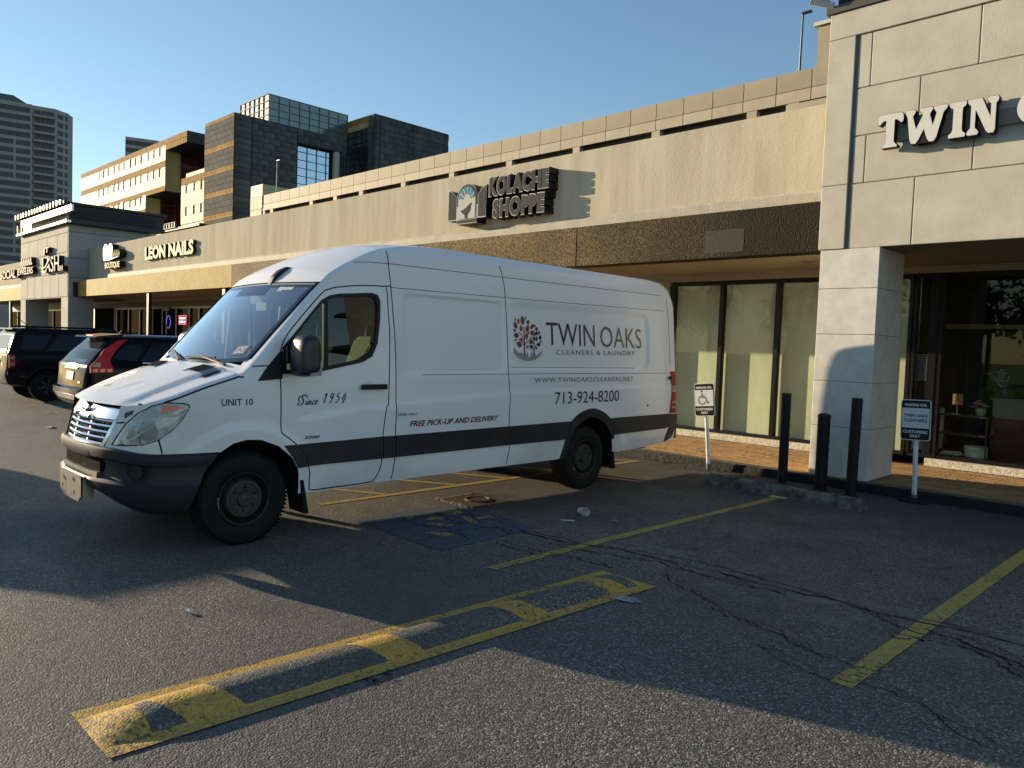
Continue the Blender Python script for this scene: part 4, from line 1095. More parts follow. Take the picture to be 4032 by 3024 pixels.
cs = [seam(s_, .011 if i < 8 else .006, .016 if i < 8 else .007) for i, s_ in enumerate(seams)]
carve(body, cs)
smooth(body, 26)

for sg in (1, -1):
    vs = []; fs = []
    for i in range(25):
        u_ = .405 + (1.005 - .405) * i / 24
        c_ = interp(u_, CUu, CC_); wi_ = interp(u_, WIu, WI); h_ = interp(u_, Hu, HH); zi_ = interp(u_, TU, TZ) - c_ - hood(u_, wi_); zs_1 = zi_ - h_; ws_ = W(u_, zs_1); wi_ = min(wi_, ws_ - .02)
        for a_ in (rad(33), rad(18)): vs.append((sg * (wi_ + (ws_ - wi_) * math.cos(a_) + .002), u_, zs_1 + h_ * math.sin(a_) + .002))
        if i: fs.append((2 * i - 2, 2 * i - 1, 2 * i + 1, 2 * i))
    obj("hood_gap", vs, fs, M_black, VAN)
def patch(poly, name, m, off=.004, thick=.0, dens=.06, parent=VAN, bulge=0.0, smooth_=True, skirt=.02, Wf=None, sgn=1):
    """a panel lying on the van's flank, cut to the outline and following the curved skin"""
    Wf = Wf or W
    P = [Vector(p) for p in poly]; pts = []; 
    for i in range(len(P)):
        a = P[i]; b = P[(i + 1) % len(P)]; k = max(1, int((b - a).length / dens))
        for q in range(k): pts.append(a.lerp(b, q / k))
    n0 = len(pts); edges = [(i, (i + 1) % n0) for i in range(n0)]
    us_ = [p.x for p in P]; zs_ = [p.y for p in P]
    def dist(x, z):
        best = 9; ins = False; j = len(P) - 1
        for i in range(len(P)):
            a = P[i]; b = P[j]
            if (a.y > z) != (b.y > z) and x < (b.x - a.x) * (z - a.y) / (b.y - a.y) + a.x: ins = not ins
            d = b - a; t = max(0, min(1, ((x - a.x) * d.x + (z - a.y) * d.y) / max(d.length_squared, 1e-12)))
            best = min(best, math.hypot(x - a.x - d.x * t, z - a.y - d.y * t)); j = i
        return best if ins else -best
    x = min(us_) + dens / 2
    while x < max(us_):
        z = min(zs_) + dens / 2
        while z < max(zs_):
            if dist(x, z) > dens * .35: pts.append(Vector((x, z)))
            z += dens
        x += dens
    r = geometry.delaunay_2d_cdt(pts, edges, [], 1, 1e-6)
    vs2 = r[0]; fs = [tuple(f) for f in r[2]]
    def put(p, o_):
        b_ = bulge * min(1, max(0, dist(p.x, p.y)) / .10) if bulge else 0
        return (sgn * (Wf(max(p.x, .05), p.y) + o_ + b_), p.x, p.y)
    nV = len(vs2); V_ = [put(p, off) for p in vs2]
    cnt = {}
    for f in fs:
        for i in range(len(f)):
            a, b = f[i], f[(i + 1) % len(f)]; cnt.setdefault((min(a, b), max(a, b)), []).append((a, b))
    F_ = list(fs)
    if skirt:
        V_ += [put(p, off - skirt) for p in vs2]
        for e in cnt.values():
            if len(e) == 1: a, b = e[0]; F_.append((b, a, a + nV, b + nV))
    o = obj(name, V_, F_, m, parent)
    fixn(o)
    # outward normals
    me = o.data
    if me.polygons and sum(p.normal.x * p.area for p in me.polygons) * sgn < 0: me.flip_normals()
    if smooth_: smooth(o, 40)
    return o
M_vglass = glass("van_glass", (.42, .48, .44), .62)
M_wglass = glass("windscreen_glass", (.50, .60, .57), 1.5, 0.01, .06, (.55, .65, .62))
M_seal = mat("rubber_seal", (.010, .010, .011), .5)
# side window: seal ring, divider and two panes
for sg in (1, -1):
    ring_o = win; ring_i = win_i
    n0 = len(win); vs = []
    for (a, zz) in ring_o: vs.append((sg * (W(a, zz) + .006), a, zz))
    for (a, zz) in ring_i:
        cx_, cz_ = 1.85, 1.78; a2 = a + (cx_ - a) * .03; z2 = zz + (cz_ - zz) * .04
        vs.append((sg * (W(a2, z2) + .004), a2, z2))
    for (a, zz) in ring_i:
        cx_, cz_ = 1.85, 1.78; a2 = a + (cx_ - a) * .03; z2 = zz + (cz_ - zz) * .04
        vs.append((sg * (W(a2, z2) - .03), a2, z2))
    for (a, zz) in ring_o: vs.append((sg * (W(a, zz) - .01), a, zz))
    fs = []
    for i in range(n0):
        j = (i + 1) % n0
        for k in range(3): fs.append((k * n0 + i, k * n0 + j, (k + 1) * n0 + j, (k + 1) * n0 + i))
        fs.append((3 * n0 + i, 3 * n0 + j, j, i))
    o = fixn(obj("window_seal", vs, fs, M_seal, VAN))
    patch([(1.715, 1.43), (1.765, 1.435), (1.775, 2.08), (1.735, 2.05)], "window_divider", M_seal, .006, dens=.1, sgn=sg, skirt=.03)
    patch([(a - (0 if a < 2 else .004), b_) for a, b_ in win_i], "side_glass", M_vglass, -.012, dens=.12, sgn=sg, skirt=0, Wf=W0)
# windscreen
def wpt(w, t, off=.004):
    k = (w / .835) ** 2; ub = .965 + .115 * k; ut = 1.625 + .075 * k; u_ = ub + (ut - ub) * t
    z_ = Ttop(u_, w); e = .01; dz = (Ttop(u_ + e, w) - Ttop(u_ - e, w)) / (2 * e); nrm = Vector((0, -dz, 1)).normalized()
    return (w, u_ + nrm.y * off, z_ + nrm.z * off)
NW, NT = 36, 20; vs = [wpt(-.835 + 1.67 * i / NW, j / NT) for j in range(NT + 1) for i in range(NW + 1)]
fin = []; frit = []
for j in range(NT):
    for i in range(NW):
        a = j * (NW + 1) + i; q = (a, a + 1, a + NW + 2, a + NW + 1)
        edge = i < 1 or i >= NW - 1 or j < 1 or j >= NT - 1 or (j >= NT - 3 and NW * .27 < i < NW * .62)
        (frit if edge else fin).append(q)
obj("windscreen", vs, fin, M_wglass, VAN, smooth=True)
obj("windscreen_border", vs, frit, mat("frit", (.012, .013, .014), .08, coat=.6), VAN, smooth=True)
vs = []; fs = []      # rubber line round the screen
edge = [(-.845, t / 12) for t in range(13)] + [(-.845 + 1.69 * k / 20, 1.012) for k in range(1, 21)] + [(.845, 1 - t / 12) for t in range(13)]
for (w_, t_) in edge:
    p = Vector(wpt(w_, t_, .0)); d_ = Vector((w_ * .02, 0, .0))
    vs += [p + Vector((0, -.006, .008)), p + Vector((math.copysign(.022, w_) if abs(w_) > .84 else 0, 0.016, .018)), p + Vector((math.copysign(.022, w_) if abs(w_) > .84 else 0, .02, -.02))]
for i in range(len(edge) - 1):
    for k in range(2): fs.append((3 * i + k, 3 * i + k + 1, 3 * i + 4 + k, 3 * i + 3 + k))
fixn(obj("windscreen_seal", vs, fs, M_seal, VAN))
# cab: seats, dashboard, wheel, bulkhead
M_seat = mat("seat_cloth", (.33, .36, .20), .9, noise=(40, .2))
def seat(x):
    o = MB().box(-.24, .24, 0, .5, 0, .16).make("seat", M_seat, VAN, loc=(x, 1.93, .93)); bevel(o, .04, 3)
    prof = [(-.20, .0), (-.255, .25), (-.25, .45), (-.19, .66), (-.12, .72), (.12, .72), (.19, .66), (.25, .45), (.255, .25), (.20, 0)]
    b = MB().prism(prof, 'y', 0, .12).make("backrest", M_seat, o, loc=(0, .40, .12)); b.rotation_euler = (-.22, 0, 0); bevel(b, .03, 2)
    h = MB().box(-.14, .14, 0, .09, 0, .17).make("headrest", M_seat, o, loc=(0, .58, .93)); bevel(h, .04, 3)
    p = MB().tube((-.06, .60, .80), (-.06, .62, .95), .007).tube((.06, .60, .80), (.06, .62, .95), .007).make("headrest_post", M_chrome, o)
seat(.46); seat(-.46)
MB().box(-.84, .84, 1.16, 1.50, .95, 1.27).make("dashboard", mat("dash", (.03, .032, .034), .7), VAN)
MB().prism([(1.12, 1.24), (1.55, 1.30), (1.55, 1.26), (1.12, 1.20)], 'x', -.84, .84).make("dash_top", mat("dash_top", (.045, .05, .05), .6), VAN)
b = MB()
for k in range(24):
    a0, a1 = k * math.pi / 12, (k + 1) * math.pi / 12
    P = lambda a: (.46 + .21 * math.cos(a), 1.62 - .10 * math.sin(a), 1.36 + .18 * math.sin(a))
    b.tube(P(a0), P(a1), .014, n=6)
b.tube((.27, 1.62, 1.36), (.65, 1.62, 1.36), .015, n=6); b.tube((.46, 1.62, 1.36), (.46, 1.48, 1.2), .03)
b.make("steering_wheel", M_seal, VAN)
MB().box(-.80, .80, 2.72, 2.75, .62, 2.24).make("bulkhead", mat("bulkhead", (.06, .06, .055), .8), VAN)
pp_ = MB(); pp_.box(.18, .62, 1.13, 1.40, 1.305, 1.32); o = pp_.make("papers", mat("paper_white", (.6, .62, .55), .7), VAN)
MB().box(-.10, .10, 1.62, 1.65, 1.95, 2.03).make("mirror_inside", M_seal, VAN)
MB().box(-.30, -.05, 1.66, 1.80, 2.02, 2.10).make("overhead_console", MATS["dash_top"], VAN)
for w_, sg in ((.30, 1), (-.34, 1)):
    MB().tube((w_, 1.72, 2.02), (w_ + .03, 1.72, 1.35), .007, n=6).make("partition_bar", M_white, VAN)
# registration sticker and toll tags inside the glass
def glasscard(w0, w1, t0, t1, m, off, name):
    return obj(name, [wpt(w0, t0, off), wpt(w1, t0, off), wpt(w1, t1, off), wpt(w0, t1, off)], [(0, 1, 2, 3)], m, VAN)
o = glasscard(.56, .735, .085, .20, mat("sticker_blue", (.03, .09, .22), .5), .008, "registration_sticker")
glasscard(.585, .71, .105, .18, mat("sticker_white", (.45, .50, .55), .5), .010, "sticker_panel")
v_, f_ = text2d("09-23", .60, .70, .118, .168)
obj("sticker_print", [wpt(x, z, .012) for x, z in v_], f_, mat("ink", (.02, .02, .03), .5), VAN)
glasscard(.42, .60, .915, .955, MATS["sticker_white"], .007, "toll_tag"); glasscard(.38, .45, .90, .96, MATS["sticker_white"], .006, "toll_tag")
# wipers
def wiper(w0, w1, t0, t1, wp):
    a = Vector(wpt(w0, t0, .02)); b_ = Vector(wpt(w1, t1, .03)); o = MB().tube(a, b_, .009, n=6).make("wiper", M_seal, VAN)
    mid = a.lerp(b_, .5) + Vector((0, -.01, .02)); MB().tube(Vector(wpt(wp, -.045, .02)), mid, .013, .009, n=6).make("wiper_arm", mat("wiper_grey", (.10, .095, .085), .45), o)
wiper(-.15, .42, .05, .045, .62); wiper(-.79, -.30, .06, .05, -.20)
# hood vents
M_grill = mat("vent_black", (.010, .010, .010), .6)
for sg in (1, -1):
    q = [(.30, .77), (.44, .93), (.70, .93), (.73, .77)]       # (w,u)
    vs = []; 
    for w_, u_ in q: vs.append((sg * w_, u_, Ttop(u_, w_) + .004))
    o = obj("hood_vent", vs, [(0, 1, 2, 3) if sg > 0 else (3, 2, 1, 0)], M_grill, VAN)
    b = MB()
    for k in range(15):
        t = (k + .5) / 15; w0 = .33 + .39 * t
        b.tube((sg * w0, .785, Ttop(.785, w0) + .010), (sg * (w0 + .05 * (1 - t) + .0), .915, Ttop(.915, w0) + .012), .0035, n=4)
    b.make("louvre", M_seal, o, fix=False)
# scratches on the hood
for P_ in ([(.02, .30), (.05, .40), (.10, .50), (.07, .42), (.045, .33)], [(.10, .38), (.13, .47), (.16, .52), (.13, .44)], [(-.30, .34), (-.24, .37), (-.27, .40), (-.32, .38)]):
    obj("paint_scratch", [(w_, u_, Ttop(u_, w_) + .003) for w_, u_ in P_], [tuple(range(len(P_)))], mat("scratch_grey", (.30, .29, .27), .7), VAN)
# chipped paint
for poly in ([(.203, 1.07), (.213, 1.092), (.228, 1.10), (.248, 1.107), (.243, 1.088), (.237, 1.074), (.220, 1.062), (.204, 1.039)], [(.265, 1.156), (.275, 1.164), (.292, 1.161), (.28, 1.148)]):
    patch(poly, "paint_chip", mat("primer_grey", (.08, .085, .09), .7), .003, dens=.02, skirt=.006)

# dark protection strip and arch trims
def strip(poly, name="side_strip"): return patch(poly, name, M_plastic, .014, dens=.12, skirt=.035)
strip([(1.478, .80), (1.64, .803), (2.343, .819), (2.343, .614), (1.572, .610), (1.545, .69)]); strip([(2.353, .819), (2.487, .819), (2.492, .614), (2.353, .614)]); strip([(2.497, .819), (4.0, .832), (4.02, .629), (2.503, .614)])
strip([(4.010, .832), (5.032, .842), (4.985, .74), (4.94, .632), (4.03, .629)]); strip([(5.765, .848), (7.085, .855), (7.11, .75), (7.08, .68), (7.0, .660), (5.868, .636), (5.83, .74)])
ao = [(4.80, .40), (4.87, .41), (4.944, .625), (5.036, .845), (5.13, .91), (5.24, .955), (5.36, .982), (5.45, .982), (5.58, .95), (5.68, .905), (5.765, .848), (5.83, .74), (5.875, .60)]
strip(ao + [(5.84, .58), (5.762, .705), (5.645, .805), (5.50, .862), (5.38, .878), (5.25, .845), (5.122, .771), (5.007, .613), (4.955, .411), (4.93, .40)], "arch_trim")
strip([(1.345, .80), (1.470, .80), (1.54, .69), (1.566, .605), (1.478, .600), (1.42, .70)], "arch_trim")
# mud flaps
for sg in (1, -1):
    MB().prism([(1.49, .58), (1.52, .60), (1.60, .19), (1.56, .19)], 'x', sg * .72, sg * .985).make("mud_flap", M_rubber, VAN)
    MB().prism([(5.84, .55), (5.88, .56), (5.95, .20), (5.91, .20)], 'x', sg * .72, sg * .985).make("mud_flap", M_rubber, VAN)
MB().box(-.62, .62, .7, 7.1, .34, .42).make("chassis", mat("underbody", (.015, .014, .013), .9), VAN)
MB().tube((-.75, 1.02, .37), (.75, 1.02, .37), .05).tube((-.75, 5.36, .37), (.75, 5.36, .37), .07).lathe([(0, -.13), (.12, -.06), (.12, .06), (0, .13)], (0, 5.36, .37), 'x').make("axle", MATS["underbody"], VAN)

# bumper
def bump_path():
    return [(0, .028), (.20, .032), (.38, .045), (.52, .072), (.64, .112), (.75, .170), (.84, .248), (.91, .345), (.955, .46), (.978, .58), (.986, .70), (.990, .84)]
lv = [(.815, .05, 0), (.812, .018, 0), (.80, .003, 0), (.775, 0, 0), (.735, .004, 0), (.715, .012, 1), (.69, .016, 1), (.64, .018, 1), (.59, .012, 1), (.562, .003, .5), (.545, -.006, 0), (.50, .0, 0), (.44, .012, 0), (.38, .035, 0), (.335, .065, 0), (.305, .11, 0), (.295, .16, 0)]
bp_ = bump_path(); 
dense = smooth_line([(a, b_, 0) for a, b_ in bp_], 4); path = [(-p.x, p.y) for p in reversed(dense[1:])] + [(p.x, p.y) for p in dense]
npth = len(path); vs = []
for z, ins, sc in lv:
    for i, (w_, u_) in enumerate(path):
        a = path[max(i - 1, 0)]; c = path[min(i + 1, npth - 1)]; t = Vector((c[0] - a[0], c[1] - a[1])).normalized(); nx, ny = -t.y, t.x
        s_ = ins
        aw = abs(w_)
        if sc: s_ += .035 * sc * sstep(.30, .40, aw) * (1 - sstep(.84, .90, aw))
        if z < .45: s_ += 0
        topz = z - (.035 * sstep(.55, .95, aw) if z > .7 else 0)
        if z < .5: topz = z + (.52 - z) * .62 * (1 - sstep(.30, .95, aw))
        vs.append((w_ + nx * s_, u_ + ny * s_ if True else u_, topz))
nl = len(lv); fs = []
for j in range(nl - 1):
    for i in range(npth - 1):
        fs.append((j * npth + i, j * npth + i + 1, (j + 1) * npth + i + 1, (j + 1) * npth + i))
fs.append(tuple(range(npth))); fs.append(tuple((nl - 1) * npth + i for i in reversed(range(npth))))
for j in range(nl - 1): fs.append((j * npth, (j + 1) * npth, (j + 1) * npth + npth - 1, j * npth + npth - 1))
bumper = fixn(obj("bumper", vs, fs, M_plastic, VAN))
cuts = [cutter(MB().prism(A, 'x', sg * .60, sg * 1.25)) for sg in (1, -1) for A in (archF,)]
slot = [(-.47, .715), (.47, .715), (.485, .66), (.46, .60), (.38, .565), (-.38, .565), (-.46, .60), (-.485, .66)]
cuts.append(cutter(MB().prism(slot, 'y', -.1, .17)))
carve(bumper, cuts)
smooth(bumper, 32)
b = MB()
for k in range(5): b.box(-.43, .43, .095, .105, .592 + k * .025, .599 + k * .025)
for k in range(29): b.box(-.42 + k * .03, -.414 + k * .03, .090, .10, .575, .71)
b.make("lower_grille", M_seal, VAN, fix=False)
MB().prism([(-.44, .612), (-.2, .598), (.2, .598), (.44, .612), (.42, .566), (-.42, .566)], 'y', .07, .11).make("bumper_step", mat("dusty_plastic", (.12, .11, .09), .7, noise=(20, .3)), VAN)
fg = MB().lathe([(.0, 0), (.045, 0), (.058, .006), (.06, .02)], (0, 0, 0), 'x', 20).make("fog_lamp_cover", M_plastic, VAN); fg.location = (.80, .235, .655); fg.rotation_euler = (0, 0, -.85)
# bent aluminium plate on the bumper
pl = MB().prism([(-.285, .560), (.285, .560), (.285, .405), (.20, .350), (-.15, .345), (-.275, .395)], 'y', .004, .014)
pl.prism([(.004, .555), (.10, .555), (.10, .38), (.004, .405)], 'x', .273, .285)
pl.make("bumper_plate", M_alu, VAN)
b = MB()
for x, z in ((-.17, .50), (-.13, .485), (.08, .515), (.12, .505), (-.2, .43), (.10, .41)): b.box(x - .008, x + .008, .001, .005, z - .014, z + .014)
b.make("plate_slot", M_black, VAN, fix=False)

# chrome grille
def gp(w_, z, off=0.0):  # leaning, slightly bowed plane
    return (w_, .055 + (z - .77) * .22 + .27 * w_ * w_ - off, z)
def ghalf(z): return .470 + (z - .77) / .35 * .115
def gring(inset, off):
    P = []; zt, zb = 1.135 - inset * (1.0), .765 + inset * .9; r = .05
    def hw(z): return ghalf(z) - inset
    for (sx, z0, kind) in ((1, zb, 0), (1, zt, 1), (-1, zt, 1), (-1, zb, 0)):
        for k in range(5):
            a = k / 4 * math.pi / 2
            if (sx, kind) == (1, 0): w_, z = hw(zb) - r + r * math.sin(a), zb + r - r * math.cos(a)
            elif (sx, kind) == (1, 1): w_, z = hw(zt) - r + r * math.cos(a), zt - r + r * math.sin(a)
            elif (sx, kind) == (-1, 1): w_, z = -(hw(zt) - r + r * math.sin(a)), zt - r + r * math.cos(a)
            else: w_, z = -(hw(zb) - r + r * math.cos(a)), zb + r - r * math.sin(a)
            P.append((w_, z))
    Q = []
    for i in range(len(P)):
        a, b_ = P[i], P[(i + 1) % len(P)]; n_ = max(1, int(math.hypot(a[0] - b_[0], a[1] - b_[1]) / .07))
        Q += [(a[0] + (b_[0] - a[0]) * k / n_, a[1] + (b_[1] - a[1]) * k / n_) for k in range(n_)]
    return Q
def gsurf(w_, z, off): x, y, zz = gp(w_, z, off); return (x, y, zz)
o_ = gring(0, 0); i_ = [(w_ * (ghalf(z) - .048) / ghalf(z), min(z - (.045 * max(0, (.9 - z) / .135)) * 0 + (.040 * max(0, (.84 - z) / .075) if z < .84 else 0), 1.022)) for w_, z in o_]
n0 = len(o_); vs = [gsurf(w_, z, -.05) for w_, z in o_] + [gsurf(w_, z, .014 if z < .95 else -.022) for w_, z in [(a * .985, b_ if b_ < .9 else b_ - .004) for a, b_ in o_]] + [gsurf(w_, z, .014) for w_, z in i_] + [gsurf(w_, z, -.04) for w_, z in i_]
fs = []
for i in range(n0):
    j = (i + 1) % n0
    for k in range(3): fs.append((k * n0 + i, k * n0 + j, (k + 1) * n0 + j, (k + 1) * n0 + i))
gr = fixn(obj("grille", vs, fs, M_chrome, VAN, smooth=True, ang=30))
bk = obj("grille_back", [gsurf(w_, z, -.038) for w_, z in i_], [tuple(range(n0))], M_black, gr)
for k, z in enumerate((.822, .868, .914, .960, 1.002)):
    h = ghalf(z) - .05; b = MB(); N = 14; vs = []; fs = []
    for i in range(N + 1):
        w_ = -h + 2 * h * i / N
        for (dz, o2) in ((.004, -.02), (.014, .004), (.003, .013), (-.012, .006), (-.010, -.02)): vs.append(gsurf(w_, z + dz, o2))
    for i in range(N):
        for q in range(5): fs.append((5 * i + q, 5 * i + (q + 1) % 5, 5 * i + 5 + (q + 1) % 5, 5 * i + 5 + q))
    fixn(obj("grille_bar", vs, fs, M_chrome, gr, smooth=True, ang=35))
    if True:
        b = MB(); zz = z + .022
        for i in range(16): 
            w_ = -h + 2 * h * (i + .5) / 16; x, y, q = gsurf(w_, zz, -.012); b.box(x - h / 16, x + h / 16, y, y + .008, zz - .0015, zz + .0015)
        b.make("grille_slat", M_blkmetal, gr, fix=False)
for w_ in (-.165, .165):
    b = MB(); x, y0, _ = gsurf(w_, .78, -.0); x, y1, _ = gsurf(w_, 1.03, -.0)
    b.prism([(y0, .785), (y1, 1.035), (y1 + .03, 1.035), (y0 + .03, .785)], 'x', w_ - .015, w_ + .015).make("grille_divider", mat("grille_matte", (.45, .43, .36), .35, .8), gr)
    c_ = MB().box(w_ - .032, w_ + .032, y1 - .028, y1 + .01, 1.0, 1.04).make("grille_clip", M_chrome, gr); bevel(c_, .006)
em = MB().lathe([(.0, -.030), (.06, -.030), (.074, -.024), (.08, .0)], (0, 0, 0), 'y', 32)
em.v = [(x * 1.45, y * .7, z * .50) for x, y, z in em.v]
em = em.make("emblem", mat("emblem_metal", (.7, .69, .66), .2, 1.0), gr, True, loc=gsurf(0, 1.082, .0)); em.rotation_euler = (-.30, 0, 0)
# badge-like ring inside the oval
e2 = MB().lathe([(.055, -.031), (.062, -.035), (.068, -.029)], (0, 0, 0), 'y', 32); e2.v = [(x * 1.45, y * .7, z * .48) for x, y, z in e2.v]
e2.make("emblem_rim", M_chrome, em, True, fix=False)

# headlamps
HL = [(0.141, 0.838), (0.201, 0.841), (0.285, 0.855), (0.364, 0.893), (0.447, 0.964), (0.522, 1.053), (0.569, 1.138), (0.557, 1.159), (0.521, 1.17), (0.418, 1.174), (0.339, 1.146), (0.269, 1.09), (0.209, 1.002), (0.167, 0.908)]
def shrink(poly, k):
    cx_ = sum(p[0] for p in poly) / len(poly); cz_ = sum(p[1] for p in poly) / len(poly); return [(cx_ + (a - cx_) * k, cz_ + (b_ - cz_) * k) for a, b_ in poly]
M_refl = mat("reflector", (.44, .47, .48), .35, .25, noise=(18, .35))
for sg in (1, -1):
    base = patch(shrink(HL, 1.045), "headlamp", M_seal, .004, dens=.03, skirt=.02, sgn=sg)
    def child(poly, name, m, off, **k):
        o = patch(poly, name, m, off, parent=base, sgn=sg, **k); return o
    child(shrink(HL, .985), "reflector", M_refl, .007, dens=.03, skirt=0)
    def circ(cu, cz_, ru, rz, n=20): return [(cu + ru * math.cos(2 * math.pi * k / n), cz_ + rz * math.sin(2 * math.pi * k / n)) for k in range(n)]
    child(circ(.309, .958, .056, .080), "projector_ring", mat("ring_grey", (.30, .31, .30), .25, .9), .010, dens=.03, skirt=.004)
    child(circ(.307, .957, .051, .074), "projector_lens", mat("lamp_glass_dark", (.24, .27, .28), .15, spec=.6), .012, dens=.025, bulge=.012, skirt=.003)
    child(circ(.230, .913, .029, .048), "projector_ring", MATS["ring_grey"], .010, dens=.03, skirt=.004)
    child(circ(.230, .913, .025, .043), "projector_lens", mat("lamp_glass_mid", (.27, .30, .30), .2, spec=.6), .012, dens=.02, bulge=.008, skirt=.003)
    child([(.36, .97), (.47, 1.03), (.505, 1.075), (.40, 1.06), (.35, 1.02)], "reflector_fin", mat("lamp_bright", (.66, .70, .74), .3, .3), .011, dens=.03, skirt=.004)
    child([(.235, 1.05), (.29, 1.09), (.37, 1.12), (.37, 1.07), (.30, 1.045)], "reflector_fin", mat("lamp_cloud", (.40, .44, .44), .5, .0), .010, dens=.03, skirt=.003)
    child([(.39, 1.09), (.388, 1.160), (.46, 1.160), (.535, 1.142)], "turn_signal", mat("amber", (.80, .13, .015), .35, coat=.5), .012, dens=.03, skirt=.004)
    child(HL, "lens", M_clear, .018, dens=.025, bulge=.02, skirt=.014)

# tail lamps at the rear corner, wrapping round
TLp = [(7.128, 1.43), (7.262, 1.43), (7.275, 1.2), (7.275, .86), (7.10, .86), (7.125, 1.0), (7.14, 1.15)]
for sg in (1, -1):
    o = patch(TLp, "tail_lamp", M_red, .010, dens=.05, skirt=.03, sgn=sg)
    patch([(7.135, 1.235), (7.27, 1.235), (7.27, 1.15), (7.142, 1.15)], "reverse_lens", mat("lens_grey", (.35, .30, .25), .2, coat=1), .013, dens=.05, parent=o, sgn=sg)
    for z in (.93, 1.0): patch([(7.13, z), (7.27, z), (7.27, z + .025), (7.135, z + .025)], "lens_band", MATS["lens_grey"], .013, dens=.05, parent=o, sgn=sg)
    MB().tube((sg * .985, 7.07, 1.345), (sg * 1.02, 7.085, 1.345), .022).make("door_hinge", M_seal, VAN)
# rear bumper
rbp = [(7.09, .850), (7.30, .845), (7.31, .76), (7.27, .62), (7.22, .54), (7.14, .505), (7.0, .468), (7.03, .56), (7.09, .66), (7.115, .75)]
patch(rbp, "rear_bumper_corner", M_plastic, .018, dens=.06, skirt=.05, Wf=lambda u_, z: W0(min(u_, 7.28), z))
MB().box(-.95, .95, 7.28, 7.36, .50, .84).make("rear_bumper", M_plastic, VAN)
for sg in (1, -1):
    MB().prism([(sg * .01, .86), (sg * .93, .86), (sg * .925, 1.3), (sg * .89, 1.9), (sg * .84, 2.25), (sg * .74, 2.42), (sg * .01, 2.46)], 'y', 7.275, 7.297).make("rear_door", M_van, VAN)

# door handle
hb = MB().lathe([(.0, .004), (.052, .004), (.058, .0)], (0, 0, 0), 'x', 24).make("handle_cup", M_van, VAN, True, loc=(W(2.21, 1.285) - .004, 2.21, 1.285))
hd = MB().box(-.012, .018, -.138, .138, -.024, .024).make("door_handle", M_seal, VAN, loc=(W(2.235, 1.283) + .028, 2.235, 1.283)); bevel(hd, .010, 3)
MB().box(-.02, 0, -.11, -.08, -.012, .012).box(-.02, 0, .08, .11, -.012, .012).make("handle_mount", M_seal, hd)
MB().lathe([(0, .016), (.010, .016), (.011, .012)], (0, .10, 0), 'x', 12).make("key_lock", M_chrome, hd)
# mirrors
def mirror(sg):
    prof = [(-.115, -.155), (-.10, -.17), (.09, -.17), (.115, -.14), (.118, .10), (.10, .16), (.05, .185), (-.06, .18), (-.10, .14), (-.118, .05)]
    b = MB(); L = []
    for x, k in ((-.10, .72), (-.09, .88), (-.06, .97), (0, 1.0), (.06, .985), (.10, .93), (.125, .80), (.132, .66)):
        L.append([(sg * x, a * k * .86, c * k) for a, c in prof])
    n0 = len(prof); vs = [p for l_ in L for p in l_]; fs = []
    for j in range(len(L) - 1):
        for i in range(n0): fs.append((j * n0 + i, j * n0 + (i + 1) % n0, (j + 1) * n0 + (i + 1) % n0, (j + 1) * n0 + i))
    fs += [tuple(range(n0)), tuple((len(L) - 1) * n0 + i for i in reversed(range(n0)))]
    o = fixn(obj("side_mirror", vs, fs, mat("mirror_black", (.016, .017, .019), .38, spec=.5), VAN, smooth=True, ang=60)); o.location = (sg * 1.155, 1.43, 1.555)
    m_ = o.modifiers.new("s", 'SUBSURF'); m_.levels = 1; m_.render_levels = 1
    MB().box(-.07, .07, .10, .104, -.12, .12).make("mirror_glass", M_chrome, o)
    ind = MB().prism([(-.02, -.155), (.088, -.155), (.095, -.03), (.04, -.03)], 'x', sg * .112, sg * .124).make("indicator_lens", mat("ind_lens", (.40, .40, .38), .12, .3, coat=1), o)
    MB().box(sg * -.25, sg * -.06, -.03, .04, -.13, -.07).make("mirror_arm", M_seal, o)
mirror(1); mirror(-1)
for sg in (1, -1): patch([(1.112, 1.343), (1.196, 1.463), (1.31, 1.59), (1.325, 1.59), (1.325, 1.36)], "mirror_base", M_seal, .012, dens=.06, skirt=.03, sgn=sg)
# roof fin
fn = MB().prism([(1.62, 2.18), (1.66, 2.27), (1.72, 2.335), (1.80, 2.375), (1.86, 2.37), (1.84, 2.33)], 'x', .09, .17).make("roof_marker_lamp", M_seal, VAN); bevel(fn, .01, 2)

